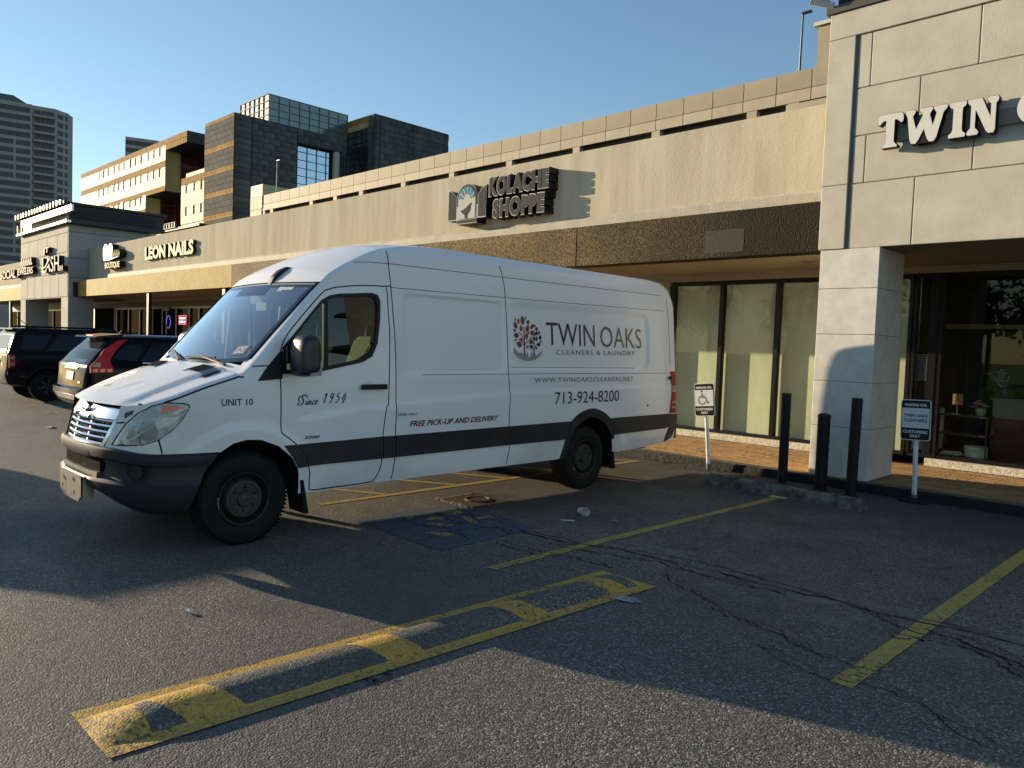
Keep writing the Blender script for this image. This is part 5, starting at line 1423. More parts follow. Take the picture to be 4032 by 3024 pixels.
# wheels
def wheel(x, u_, sg, name="wheel"):
    R_, Rr = .383, .222; hw = .115
    tp = [(Rr, -hw + .01), (Rr + .015, -hw), (Rr + .07, -hw - .012), (R_ - .03, -hw + .0), (R_ - .008, -hw + .02), (R_, -hw + .04), (R_, hw - .04), (R_ - .008, hw - .02), (R_ - .03, hw), (Rr + .07, hw + .012), (Rr + .015, hw), (Rr, hw - .01), (Rr, -hw + .01)]
    b = MB().lathe(tp, (0, 0, 0), 'x', 56)
    for k in range(72):
        a = 2 * math.pi * k / 72
        for s0, s1, da in ((-.105, -.055, .0), (-.045, -.002, .03), (.005, .045, .0), (.055, .105, .03)):
            a2 = a + da; c, s_ = math.cos(a2), math.sin(a2); t = .010
            P = []
            for rr_ in (R_ - .004, R_ + .0025):
                for (dx, dt) in ((s0, -t), (s1, -t), (s1, t), (s0, t)): P.append((dx, rr_ * c - dt * s_, rr_ * s_ + dt * c))
            b.add(P, [(4, 5, 6, 7), (0, 1, 5, 4), (1, 2, 6, 5), (2, 3, 7, 6), (3, 0, 4, 7)])
    w_ = b.make(name, M_rubber, VAN, smooth=True, ang=30); w_.location = (x, u_, R_ - .004)
    M_rim = mat("steel_rim", (.032, .030, .028), .5, .5, noise=(30, .4)); M_hub = mat("steel_hub", (.060, .054, .049), .55, .4, noise=(40, .35))
    rp = [(Rr, hw), (Rr - .006, hw + .004), (Rr - .018, hw - .002), (Rr - .022, hw - .025), (.175, hw - .055), (.168, hw - .05), (.160, hw - .02), (.150, hw - .006), (.128, hw - .004), (.120, hw - .012), (.07, hw - .014), (.064, hw + .002), (.058, hw + .010), (.0, hw + .012)]
    r2 = MB().lathe([(a, sg * h) for a, h in rp[:6]], (0, 0, 0), 'x', 48).make("rim", M_rim, w_, True, ang=40)
    h2 = MB().lathe([(a, sg * h) for a, h in rp[5:]], (0, 0, 0), 'x', 48).make("hub", M_hub, w_, True, ang=40)
    b = MB()
    for k in range(16):
        a = 2 * math.pi * k / 16; c, s_ = math.cos(a), math.sin(a); x0 = sg * (hw - .045)
        b.lathe([(0, 0), (.0125, 0)], (x0 + sg * .012, .180 * c, .180 * s_), 'x', 12)
    for k in range(6):
        a = 2 * math.pi * (k + .4) / 6; c, s_ = math.cos(a), math.sin(a)
        b.lathe([(0, 0), (.011, 0)], (sg * (hw - .0035 - .009), .097 * c, .097 * s_), 'x', 10)
    b.make("rim_hole", M_black, w_, fix=False)
for sg in (1, -1):
    wheel(sg * .845, 1.025, sg); wheel(sg * .845, 5.36, sg)

# ---------------- lettering on the driver's side
M_navy = mat("vinyl_navy", (.010, .012, .035), .4); M_grey_v = mat("vinyl_grey", (.13, .13, .125), .4); M_maroon = mat("vinyl_maroon", (.13, .012, .008), .4)
M_orange = mat("vinyl_orange", (.24, .045, .012), .4); M_stone = mat("vinyl_stone", (.33, .30, .25), .4)
def grad_mat():
    m = bpy.data.materials.new("vinyl_gradient"); m.use_nodes = True; n = m.node_tree.nodes; l = m.node_tree.links; b = n["Principled BSDF"]
    tc = n.new("ShaderNodeTexCoord"); sx = n.new("ShaderNodeSeparateXYZ"); l.new(tc.outputs["Object"], sx.inputs[0]); r = n.new("ShaderNodeMapRange")
    r.inputs[1].default_value = 5.0; r.inputs[2].default_value = 6.45; l.new(sx.outputs[1], r.inputs[0])
    x = n.new("ShaderNodeMix"); x.data_type = 'RGBA'; x.inputs[6].default_value = (.010, .012, .032, 1); x.inputs[7].default_value = (.20, .175, .15, 1); l.new(r.outputs[0], x.inputs[0])
    l.new(x.outputs[2], b.inputs["Base Color"]); b.inputs["Roughness"].default_value = .4; return m
def decal(vs2, fs, m, name="lettering", off=.0035):
    o = obj(name, [(W(a, z) + off, a, z) for a, z in vs2], fs, m, VAN)
    if sum(p.normal.x * p.area for p in o.data.polygons) < 0: o.data.flip_normals()
    return o
def dtext(s, x0, x1, z0, z1, m, slope=0.0, **k):
    v_, f_ = text2d(s, x0, x1, z0, z1, **k); return decal([(a, z + (a - x0) * slope) for a, z in v_], f_, m)
Mg = grad_mat()
dtext("TWIN", 4.637, 5.515, 1.728, 1.988, Mg, bold=.0, space=1.0)
dtext("OAKS", 5.62, 6.484, 1.725, 1.985, Mg, bold=.0, space=1.0)
dtext("CLEANERS & LAUNDRY", 4.80, 6.332, 1.620, 1.678, M_grey_v, space=1.2, slope=.009)
dtext("WWW.TWINOAKSCLEANERS.NET", 4.403, 6.261, 1.300, 1.356, M_grey_v, space=1.15, slope=.004)
dtext("713-924-8200", 4.735, 5.945, 1.050, 1.190, M_navy, slope=.005)
dtext("FREE PICK-UP AND DELIVERY", 2.657, 3.842, .892, .949, M_maroon, shear=.28, bold=.025, slope=.010)
dtext("DIESEL ONLY", 2.511, 2.74, 1.002, 1.027, M_navy)
dtext("UNIT 10", .811, 1.071, 1.146, 1.201, M_navy, bold=.01)
dtext("2500", 1.531, 1.683, .842, .868, mat("badge_dark", (.05, .05, .05), .3, .6), shear=.3, bold=.03)
# cursive "Since 1954"
def cur(strokes, x0, z0, sx_, w=.011):
    for st in strokes:
        v_, f_ = ribbon2d([(x0 + a * sx_ + b_ * .28 * sx_, z0 + b_ * sx_) for a, b_ in st], w, 5, .55)
        decal([(a, z + (a - 1.45) * .02) for a, z in v_], f_, M_navy)
S_ = [[(.55, .95), (.42, 1.12), (.22, 1.05), (.22, .80), (.42, .58), (.45, .30), (.22, .04), (-.05, .10), (-.05, .30), (.12, .34)], [(.10, .45), (-.15, .60), (-.05, .95), (.35, .98), (.70, .95), (.80, .80)]]
i__ = [[(.0, .10), (.10, .42), (.06, .08), (.16, .03), (.26, .14)], [(.12, .62), (.14, .66)]]
n__ = [[(.0, .02), (.07, .42), (.04, .10), (.20, .42), (.28, .36), (.24, .08), (.34, .03), (.44, .14)]]
c__ = [[(.28, .36), (.16, .43), (.04, .26), (.08, .06), (.20, .03), (.34, .14)]]
e__ = [[(.02, .20), (.20, .26), (.24, .40), (.14, .43), (.03, .24), (.08, .04), (.20, .03), (.36, .12)]]
n1 = [[(-.05, .75), (.14, .98), (.10, .50), (.03, .02)]]
n9 = [[(.34, .72), (.20, .52), (.06, .64), (.12, .92), (.28, .96), (.36, .80), (.30, .40), (.12, .02), (.0, .04)]]
n5 = [[(.40, .99), (.16, .94), (.08, .60), (.24, .64), (.34, .44), (.26, .10), (.06, .02), (-.02, .12)]]
n4 = [[(.30, .98), (.12, .62), (.0, .36), (.42, .42)], [(.36, .72), (.26, .30), (.20, -.06)]]
sx_ = .085; x = 1.475
cur(S_, x, 1.128, sx_, .008); x += .065
for gl_, adv in ((i__, .024), (n__, .040), (c__, .028), (e__, .055)): cur(gl_, x, 1.132, sx_, .006); x += adv
for gl_, adv in ((n1, .040), (n9, .052), (n5, .052), (n4, .05)): cur(gl_, x + .03, 1.137, sx_ * 1.05, .007); x += adv + .012
# twin-tree emblem
def leaf(cx_, cz_, l_, w_, ang, m, o=.0035):
    P = []; n0 = 7
    for k in range(n0 + 1): t = k / n0; P.append((t - .5, .5 * math.sin(math.pi * t ** .85) ** .9))
    for k in range(n0 - 1, 0, -1): t = k / n0; P.append((t - .5, -.5 * math.sin(math.pi * t ** .85) ** .9))
    ca, sa = math.cos(ang), math.sin(ang)
    v_ = [(cx_ + a * l_ * ca - b_ * w_ * sa, cz_ + a * l_ * sa + b_ * w_ * ca) for a, b_ in P]
    decal(v_, [tuple(range(len(v_)))], m, "emblem_leaf", o)
def rt(x, y):  # position inside the emblem drawing
    return 4.092 + (x - 345) / (660 - 345) * .466, 2.050 - (y - 250) / (742 - 250) * .505
for (x, y, l_, w_, a) in ((452, 306, .118, .062, 95), (408, 318, .075, .035, 80), (377, 302, .045, .020, 110), (485, 282, .05, .024, 75), (512, 322, .062, .052, 40), (375, 365, .095, .058, 120), (433, 395, .085, .042, 85),
        (503, 392, .095, .062, 60), (365, 420, .055, .032, 155), (380, 473, .085, .066, 165), (430, 516, .055, .036, 140), (372, 524, .040, .028, 170), (410, 568, .10, .070, 150), (549, 375, .065, .036, 70), (556, 438, .078, .064, 50),
        (495, 480, .085, .038, 75), (540, 538, .075, .055, 30), (500, 590, .05, .036, 30), (515, 440, .04, .03, 90), (565, 495, .035, .03, 40)):
    px_, pz_ = rt(x, y); leaf(px_, pz_, l_ * .92, w_ * .92, rad(a), M_orange, .0045)
for (x, y, l_, w_, a) in ((583, 360, .045, .024, 75), (603, 392, .055, .045, 40), (630, 432, .058, .030, 80), (603, 440, .060, .045, 60), (640, 484, .068, .048, 60), (600, 498, .07, .035, 70), (646, 528, .040, .026, 20), (625, 562, .070, .044, 25), (597, 602, .042, .030, 45),
        (540, 590, .06, .05, 140), (575, 500, .06, .035, 80), (562, 360, .05, .036, 90)):
    px_, pz_ = rt(x, y); leaf(px_, pz_, l_ * .92, w_ * .92, rad(a), M_navy, .0038)
def stem(pts, w_, m):
    v_, f_ = ribbon2d([rt(*p) for p in pts], w_, 4); decal(v_, f_, m, "emblem_trunk", .0042)
stem([(463, 380), (465, 480), (466, 560), (463, 690)], .016, M_orange); stem([(464, 620), (474, 560), (520, 520), (545, 480)], .011, M_orange); stem([(465, 590), (440, 540), (405, 515)], .009, M_orange)
stem([(464, 540), (435, 470), (410, 440)], .009, M_orange); stem([(464, 500), (490, 450), (500, 400)], .009, M_orange)
stem([(573, 685), (571, 600), (572, 520), (585, 430)], .012, M_navy); stem([(573, 600), (600, 560), (625, 545)], .008, M_navy); stem([(572, 570), (545, 520), (530, 490)], .007, M_navy); stem([(573, 640), (550, 600)], .007, M_navy)
P = []; 
for k in range(21):
    t = k / 20; a = math.pi * (1.12 + .76 * t); P.append((503 + 165 * math.cos(a), 600 - 146 * math.sin(a)))
Q = [(655, 612), (640, 650), (612, 668), (600, 690), (590, 662), (575, 688), (562, 650), (548, 690), (545, 620), (530, 690), (512, 712), (500, 680), (497, 640), (485, 685), (470, 650), (455, 690), (440, 655), (415, 655), (400, 660), (372, 630), (355, 600)]
v_ = [rt(*p) for p in P + Q]
tri = geometry.tessellate_polygon([[Vector((a, b_, 0)) for a, b_ in v_]]); decal(v_, [tuple(t) for t in tri], M_stone, "emblem_ground", .0032)
# scuffs and a small dent mark on the sill
patch([(6.55, .985), (6.58, 1.0), (6.60, .985), (6.575, .97)], "body_hole", M_black, .002, dens=.02, skirt=.004)
# ================================================================== parked cars
def car(name, label, loc, rz, kind, paint, cat="car", copyof=None):
    T = thing(name, label, cat, loc, rz)
    # horizontal slices: z, rear v, front v, half width, corner radius
    if kind == 'boxy':
        L = [(.36, .14, 4.30, .80, .12), (.42, .05, 4.40, .90, .12), (.60, -.01, 4.45, .935, .13), (.80, .02, 4.46, .94, .14), (1.02, .04, 4.42, .935, .14), (1.10, .05, 4.30, .92, .14), (1.13, .06, 3.35, .90, .12),
             (1.18, .08, 3.20, .885, .12), (1.40, .15, 2.90, .83, .12), (1.58, .22, 2.62, .78, .12), (1.66, .28, 2.50, .74, .12), (1.70, .36, 2.40, .68, .12)]
        wr_, hub_v = .365, (.83, 3.50); glassz = (1.16, 1.56)
    else:
        L = [(.30, .14, 4.45, .80, .16), (.38, .02, 4.56, .90, .18), (.52, -.06, 4.62, .94, .20), (.62, -.05, 4.63, .945, .20), (.66, .02, 4.63, .945, .20), (.90, .05, 4.60, .95, .18), (1.02, .07, 4.50, .945, .16), (1.07, .09, 3.60, .93, .14),
             (1.10, .11, 3.40, .91, .12), (1.25, .22, 3.15, .87, .12), (1.45, .42, 2.80, .80, .12), (1.55, .50, 2.62, .74, .12), (1.60, .55, 2.50, .70, .12), (1.635, .70, 2.30, .60, .12)]
        wr_, hub_v = .355, (.93, 3.70); glassz = (1.10, 1.50)
    def ring(z, v0, v1, w, r):
        P = []
        for (cx_, cy_, a0) in ((w - r, v0 + r, -90), (w - r, v1 - r * 2, 0), (-w + r, v1 - r * 2, 90), (-w + r, v0 + r, 180)):
            for k in range(6):
                a = rad(a0 + 90 * k / 5); front = cy_ > (v0 + v1) / 2
                P.append((cx_ + r * math.cos(a), cy_ + r * (2 if front else 1) * math.sin(a), z))
        return P
    vs = []; fs = []; rings = [ring(*l_) for l_ in L]; n0 = len(rings[0])
    for r_ in rings: vs += r_
    for j in range(len(rings) - 1):
        for i in range(n0): fs.append((j * n0 + i, j * n0 + (i + 1) % n0, (j + 1) * n0 + (i + 1) % n0, (j + 1) * n0 + i))
    fs += [tuple(reversed(range(n0))), tuple((len(rings) - 1) * n0 + i for i in range(n0))]
    bd = fixn(obj("body", vs, fs, paint, T))
    cuts = []
    for v in hub_v:
        for sg in (1, -1):
            P = [(v + (wr_ + .06) * math.cos(2 * math.pi * k / 24), wr_ + (wr_ + .055) * math.sin(2 * math.pi * k / 24)) for k in range(24)]
            c = MB().prism(P, 'x', sg * .60, sg * 1.3).make("cut", M_black, None); c.parent = T; cuts.append(c); boolean(bd, c)
    bake(bd)
    for c in cuts: bpy.data.objects.remove(c)
    smooth(bd, 30)
    zs_ = [l_[0] for l_ in L]; wsd = [l_[3] for l_ in L]; v0s = [l_[1] for l_ in L]; v1s = [l_[2] for l_ in L]
    Wc = lambda v, z: interp(z, zs_, wsd)
    R0 = lambda z: interp(z, zs_, v0s); R1 = lambda z: interp(z, zs_, v1s)
    M_dg = mat("dark_car_glass", (.003, .005, .009), .05, spec=.25)
    M_clad = mat("cladding", (.014, .014, .015), .6, spec=.1)
    def sp(poly, nm, m, off=.006, sg=1, **k):
        o = patch(poly, nm, m, off, parent=T, Wf=Wc, sgn=sg, **k); return o
    def rearp(poly, nm, m, off=.006, parent=T, th=.012):
        """poly of (x, z) laid on the tailgate"""
        tri = geometry.tessellate_polygon([[Vector((a, b_, 0)) for a, b_ in poly]]); n = len(poly)
        def pt(a, z, o_):
            edge_ = max(0, abs(a) - (interp(z, zs_, wsd) - .14)); rr_ = .14
            return (a, R0(z) + (rr_ - math.sqrt(max(rr_ * rr_ - min(edge_, rr_) ** 2, 0))) - o_, z)
        vv = [pt(a, z, off) for a, z in poly] + [pt(a, z, off - th) for a, z in poly]
        ff = [tuple(t) for t in tri] + [(i, (i + 1) % n, n + (i + 1) % n, n + i) for i in range(n)]
        return fixn(obj(nm, vv, ff, m, parent))
    g0, g1 = glassz
    for sg in (1, -1):
        if kind == 'boxy':
            sp([(.30, g0 + .05), (.36, g1 - .02), (.95, g1), (.72, g0 + .05)], "rear_quarter_glass", M_dg, sg=sg, dens=.2)
            sp([(.82, g0 + .03), (1.08, g1), (1.62, g1), (1.62, g0 + .02)], "rear_door_glass", M_dg, sg=sg, dens=.2)
            sp([(1.72, g0 + .02), (1.72, g1), (2.45, g1 - .02), (2.95, g0 + .02)], "front_door_glass", M_dg, sg=sg, dens=.2)
            for v in (.78, 1.67, 2.9): sp([(v, .5), (v + .008, .5), (v + .008, 1.14), (v, 1.14)], "door_gap", M_black, .003, sg=sg, dens=.3)
            for v in (1.42, 2.35): o = MB().box(sg * -.0, sg * .035, -.09, .09, -.015, .015).make("door_handle", M_clad, T, loc=(sg * .925, v, 1.0)); bevel(o, .008)
            for v in hub_v:
                P = [(v + (wr_ + .13) * math.cos(a), wr_ + (wr_ + .12) * math.sin(a)) for a in [rad(q) for q in range(-8, 190, 11)]]
                P2 = [(v + (wr_ + .058) * math.cos(a), wr_ + (wr_ + .053) * math.sin(a)) for a in [rad(q) for q in range(187, -10, -11)]]
                sp(P + P2, "wheel_arch_trim", M_clad, .022, sg=sg, dens=.2, skirt=.04)
            sp([(1.36, .42), (1.36, .60), (2.95, .60), (2.95, .42)], "sill_cladding", M_clad, .02, sg=sg, dens=.3, skirt=.03)
            sp([(.10, .40), (.02, .66), (.02, .70), (.40, .70), (.38, .45)], "bumper_cladding", M_clad, .016, sg=sg, dens=.1, skirt=.03)
            o = sp([(.26, .585), (.26, .62), (.38, .62), (.38, .585)], "side_reflector", M_red, .019, sg=sg, dens=.1)
            tl = sp([(.05, .79), (.05, 1.08), (.17, 1.08), (.17, .82)], "tail_lamp", M_red, .016, sg=sg, dens=.05, skirt=.03)
            patch([(.07, .84), (.07, .91), (.155, .92), (.155, .86)], "lens", MATS["lens_grey"], .020, parent=tl, Wf=Wc, sgn=sg, dens=.05); patch([(.07, .985), (.07, 1.04), (.155, 1.04), (.155, .985)], "lens", MATS["lens_grey"], .020, parent=tl, Wf=Wc, sgn=sg, dens=.05)
            MB().tube((sg * .70, .52, 1.735), (sg * .70, 2.25, 1.735), .022, n=8).tube((sg * .70, .42, 1.69), (sg * .70, .55, 1.735), .022, n=8).tube((sg * .70, 2.2, 1.735), (sg * .70, 2.36, 1.69), .022, n=8).make("roof_rail", M_clad, T)
        else:
            sp([(.50, g0 + .10), (.72, g1 - .05), (1.15, g1), (.90, g0 + .06)], "rear_quarter_glass", M_dg, sg=sg, dens=.2)
            sp([(.98, g0 + .05), (1.22, g1), (1.85, g1 + .01), (1.85, g0 + .01)], "rear_door_glass", M_dg, sg=sg, dens=.2)
            sp([(1.95, g0 + .01), (1.95, g1 + .01), (2.62, g1 - .03), (3.15, g0)], "front_door_glass", M_dg, sg=sg, dens=.2)
            sp([(1.0, g0 + .02), (1.0, g0 + .035), (3.1, g0 - .01), (3.1, g0 - .025)], "window_trim", M_chrome, .010, sg=sg, dens=.3)
            TLs = [(.60, 1.53), (.80, 1.56), (.62, 1.42), (.50, 1.28), (.44, 1.16), (.46, 1.08), (.50, .98), (.10, .94), (.10, 1.06), (.22, 1.18), (.34, 1.34)]
            tl = sp(TLs, "tail_lamp", M_red, .018, sg=sg, dens=.05, skirt=.04)
            for k in range(3): patch([(.14 + .12 * k, .955), (.14 + .12 * k, 1.01), (.22 + .12 * k, 1.02), (.22 + .12 * k, .96)], "lamp_segment", mat("red_bright", (.75, .02, .02), .3, coat=1), .021, parent=tl, Wf=Wc, sgn=sg, dens=.05)
            patch([(.12, 1.05), (.20, 1.13), (.28, 1.12), (.27, 1.05)], "lens", MATS["lens_grey"], .021, parent=tl, Wf=Wc, sgn=sg, dens=.05)
            MB().tube((sg * .72, .75, 1.63), (sg * .72, 2.4, 1.63), .016, n=8).make("roof_rail", mat("bright_rail", (.5, .5, .5), .25, .9), T)
    if kind == 'boxy':
        rearp([(-.62, 1.20), (.62, 1.20), (.56, 1.52), (-.56, 1.52)], "rear_glass", M_dg)
        rearp([(-.80, 1.05), (.80, 1.05), (.80, 1.10), (-.80, 1.10)], "tailgate_bar", M_clad)
        rearp([(-.93, .42), (.93, .42), (.94, .70), (-.94, .70)], "rear_bumper", M_clad, .03)
        rearp([(-.20, .80), (.20, .80), (.20, .95), (-.20, .95)], "licence_plate", M_alu, .02)
        for k in range(5): rearp([(-.32 + k * .14, 1.0), (-.24 + k * .14, 1.0), (-.24 + k * .14, 1.04), (-.32 + k * .14, 1.04)], "badge_letter", M_chrome, .012)
        rearp([(.35, .83), (.50, .83), (.50, .88), (.35, .88)], "badge", M_chrome, .012)
        MB().box(-.60, .60, .18, .50, 1.655, 1.69).make("roof_spoiler", M_clad, T)
        MB().tube((.35, .62, 1.70), (.22, .30, 1.98), .008, n=6).make("antenna", M_clad, T)
        fnn = MB().prism([(.5, 1.70), (.62, 1.755), (.78, 1.70)], 'x', .30, .37).make("antenna_base", M_clad, T)
        rearp([(.60, 1.12), (.66, 1.17), (.72, 1.12), (.69, 1.20), (.74, 1.24), (.67, 1.24), (.65, 1.30), (.62, 1.24), (.56, 1.23), (.61, 1.19)], "star_sticker", M_black, .014)
    else:
        rearp([(-.60, 1.10), (.60, 1.10), (.56, 1.50), (-.56, 1.50)], "rear_glass", mat("light_car_glass", (.035, .045, .05), .10, spec=.15), .010)
        MB().prism([(.28, 1.575), (.30, 1.60), (.75, 1.655), (.75, 1.59)], 'x', -.62, .62).make("roof_spoiler", paint, T)
        MB().box(-.20, .20, .36, .42, 1.60, 1.625).make("brake_lamp", mat("red_lit", (.6, .02, .02), .3, emit=((1, .03, .03), .5)), T)
        rearp([(-.34, .72), (.34, .72), (.37, .98), (-.37, .98)], "plate_recess", paint, -.0)
        rearp([(-.38, .985), (.38, .985), (.36, 1.02), (-.36, 1.02)], "chrome_bar", M_chrome, .02)
        rearp([(-.20, .78), (.20, .78), (.20, .93), (-.20, .93)], "licence_plate", mat("plate_white", (.55, .55, .5), .4), .018)
        for k in range(5): rearp([(-.22 + k * .10, 1.045), (-.16 + k * .10, 1.045), (-.16 + k * .10, 1.075), (-.22 + k * .10, 1.075)], "badge_letter", M_chrome, .012)
        rearp([(-.55, .42), (.55, .42), (.60, .52), (-.60, .52)], "bumper_insert", M_chrome, .010)
        rearp([(.50, .74), (.62, .74), (.62, .76), (.50, .76)], "badge", M_chrome, .012)
        fnn = MB().prism([(.85, 1.635), (.93, 1.72), (1.0, 1.72), (1.15, 1.635)], 'x', -.02, .02).make("antenna_fin", M_clad, T)
    for v in hub_v:
        for sg in (1, -1):
            Rr = .235; hw = .10; R_ = wr_
            tp = [(Rr, -hw), (R_ - .03, -hw - .005), (R_, -hw + .03), (R_, hw - .03), (R_ - .03, hw + .005), (Rr, hw), (Rr, -hw)]
            w_ = MB().lathe(tp, (0, 0, 0), 'x', 40).make("wheel", M_rubber, T, True, loc=(sg * .825, v, R_), ang=30)
            MB().lathe([(Rr, sg * hw), (Rr - .012, sg * (hw + .006)), (Rr - .022, sg * (hw - .01)), (Rr - .03, sg * (hw - .07)), (.0, sg * (hw - .08))], (0, 0, 0), 'x', 36).make("rim", mat("rim_dark", (.03, .03, .032), .4, .6), w_, True, ang=40)
            b = MB(); x_ = sg * (hw - .012)
            for k in range(6):
                a = 2 * math.pi * (k + .25) / 6
                for da in (-.13, .13):
                    b.tube((x_, .05 * math.cos(a), .05 * math.sin(a)), (x_ + sg * .004, .215 * math.cos(a + da), .215 * math.sin(a + da)), .014, .011, n=6)
            b.lathe([(0, sg * .012), (.055, sg * .01), (.06, -sg * .01)], (x_, 0, 0), 'x', 18)
            b.make("rim_spokes", mat("spoke_grey", (.07, .07, .075), .35, .7), w_, fix=False)
    return T
M_p1 = mat("paint_charcoal", (.010, .0105, .012), .14, .0, spec=.08)
M_p2 = mat("paint_black", (.003, .005, .009), .12, .0, spec=.08)
car("parked_suv", "charcoal boxy SUV with black roof rails parked nose-in at the far left", (-21.12, 4.20, 0), 0, 'boxy', M_p1)
car("parked_suv", "shiny black SUV with tall curved red tail lamps parked beside the van", (-15.95, 4.30, 0), 0, 'sleek', M_p2)
car("waiting_suv", "dark SUV standing in the driving lane left of the camera", (-15.7, -.20, 0), rad(-90), 'sleek', M_p2)

# ================================================================== kerb-side things
def bollard(x, y, h, r, label, dome=False, tilt=(0, 0)):
    T = thing("bollard", label, "bollard", (x, y, 0), 0, "black steel bollards behind the wheel stop"); T.rotation_euler = (tilt[0], tilt[1], 0)
    MB().lathe([(r, 0), (r, h - (.05 if dome else 0))] + ([] if dome else [(r - .004, h), (r - .012, h - .001), (r - .012, h - .05), (0, h - .05)]), (0, 0, 0), 'z', 28).make("post", M_blkpaint, T, True, ang=40)
    if dome: MB().lathe([(r, h - .05), (r + .006, h - .048), (r + .007, h - .03), (r * .9, h - .010), (r * .55, h + .004), (0, h + .008)], (0, 0, 0), 'z', 28).make("cap", mat("cap_black", (.012, .012, .012), .45), T, True, ang=40)
    MB().lathe([(r + .03, .001), (r + .012, .012), (r, .014)], (0, 0, 0), 'z', 20).make("base_grout", mat("grout", (.03, .03, .03), .9, noise=(30, .5)), T)
bollard(-4.62, 9.83, 1.205, .062, "tall black bollard, leftmost of the three in front of the pier", tilt=(0, .0))
bollard(-4.07, 9.75, .985, .076, "short domed black bollard between the two tall ones", True)
bollard(-3.665, 9.69, 1.215, .064, "tall black bollard, rightmost of the three in front of the pier", tilt=(0, .012))
# wheel stop
ws = thing("wheel_stop", "long weathered concrete wheel stop lying at the head of the bay", "wheel stop", (-4.22, 8.93, 0), rad(-3.2))
N = 60; vs = []; fs = []; random.seed(5)
pr = [(-.095, 0), (-.088, .05), (-.055, .118), (-.02, .130), (.03, .130), (.065, .118), (.095, .05), (.10, 0)]
for i in range(N + 1):
    x = -1.02 + 2.04 * i / N; e = min(1, i / 1.5 + .55, (N - i) / 1.5 + .55)
    for j, (y, z) in enumerate(pr): vs.append((x + (.03 * (1 if i == 0 else -1 if i == N else 0) * (z / .13)), y + random.uniform(-.004, .004), z * (1 if 0 < i < N else .92) + (random.uniform(-.005, .003) if z > .1 else 0)))
for i in range(N):
    for j in range(7): a = i * 8 + j; fs.append((a, a + 1, a + 9, a + 8))
fs += [tuple(range(8)), tuple(N * 8 + j for j in reversed(range(8)))]
fixn(obj("block", vs, fs, mat("old_concrete", (.19, .185, .16), .9, noise=(9, .4), col2=(.05, .05, .047), bump=(30, .8, .02)), ws))
# parking signs
M_sgb = mat("sign_black", (.008, .008, .009), .35); M_sgw = mat("sign_panel_white", (.60, .63, .66), .4); M_sgr = mat("sign_rim", (.62, .63, .62), .4)
def rounded(x0, x1, z0, z1, r, n=5):
    P = []
    for cx_, cz_, a0 in ((x1 - r, z1 - r, 0), (x0 + r, z1 - r, 90), (x0 + r, z0 + r, 180), (x1 - r, z0 + r, 270)):
        for k in range(n + 1): a = rad(a0 + 90 * k / n); P.append((cx_ + r * math.cos(a), cz_ + r * math.sin(a)))
    return P
def psign(x, y, label, h0, h1, w, lean, kind, base=True, post_top=None, zrot=0):
    T = thing("parking_sign", label, "sign", (x, y, 0), zrot); T.rotation_euler = (lean[0], lean[1], zrot)
    MB().tube((0, 0, .0), (0, 0, h0 + .1), .028, n=16).make("post", mat("post_white", (.62, .66, .70), .4, noise=(10, .15)), T, True, ang=40)
    b = MB().lathe([(.032, .0), (.036, .02), (.033, .09), (.029, .09)], (0, 0, 0), 'z', 16); b.make("post_socket", mat("socket", (.10, .11, .13), .6), T)
    if base: bb = MB().lathe([(.17, 0), (.165, .02), (.12, .03), (.05, .035), (.04, .05), (0, .05)], (0, 0, 0), 'z', 20).make("base", mat("base_rubber", (.012, .012, .012), .9, noise=(30, .5)), T)
    b = MB()
    for z in (.10, .14, .115): b.lathe([(0, 0), (.007, 0)], (.0, -.0285, z + .0), 'y', 8)
    b.make("post_screw", M_black, T, fix=False)
    y0 = -.030
    MB().prism(rounded(-w / 2, w / 2, h0, h1, .035), 'y', y0 - .010, y0).make("plate", M_sgr, T)
    MB().prism(rounded(-w / 2 + .010, w / 2 - .010, h0 + .010, h1 - .010, .028), 'y', y0 - .0125, y0 - .0105).make("black_face", M_sgb, T)
    H = h1 - h0
    MB().box(-w / 2 + .016, w / 2 - .016, y0 - .015, y0 - .013, h0 + H * .305, h0 + H * .795).make("white_panel", M_sgw, T)
    def tx(s_, x0, x1, z0, z1, m, bold=.0):
        v_, f_ = text2d(s_, x0, x1, z0, z1, bold=bold); o = obj("lettering", [(a, y0 - .0165, z) for a, z in v_], f_, m, T)
    q = w / 2
    if kind == 1:
        tx("PARKING FOR", -q * .74, q * .74, h0 + H * .835, h0 + H * .905, M_sgw, .04)
        tx("TWIN OAKS", -q * .80, q * .80, h0 + H * .575, h0 + H * .65, M_sgb, .02); tx("CLEANERS", -q * .78, q * .78, h0 + H * .455, h0 + H * .535, M_sgb, .02)
    else:
        tx("RESERVED FOR", -q * .78, q * .78, h0 + H * .835, h0 + H * .90, M_sgw, .04)
        zc = h0 + H * .55; s_ = H * .40
        b = MB(); yy = y0 - .0165
        def st(pts, wd):
            v_, f_ = ribbon2d(pts, wd, 3); obj("wheelchair_symbol", [(a, yy, z) for a, z in v_], f_, M_sgb, T)
        st([(-.035, zc + .07), (-.03, zc + .01), (.022, zc + .008), (.05, zc - .065), (.078, zc - .058)], .014)
        v_ = [(-.037 + .015 * math.cos(k * .524), zc + .098 + .015 * math.sin(k * .524)) for k in range(12)]; obj("wheelchair_symbol", [(a, yy, z) for a, z in v_], [tuple(range(12))], M_sgb, T)
        st([(-.033 + .058 * math.cos(a), zc - .03 + .058 * math.sin(a)) for a in [rad(100 + k * 24) for k in range(11)]], .012); st([(-.03, zc + .035), (.012, zc + .035)], .010)
    tx("CUSTOMERS", -q * .82, q * .82, h0 + H * .175, h0 + H * .25, M_sgw, .04); tx("ONLY", -q * .36, q * .36, h0 + H * .07, h0 + H * .145, M_sgw, .04)
    return T
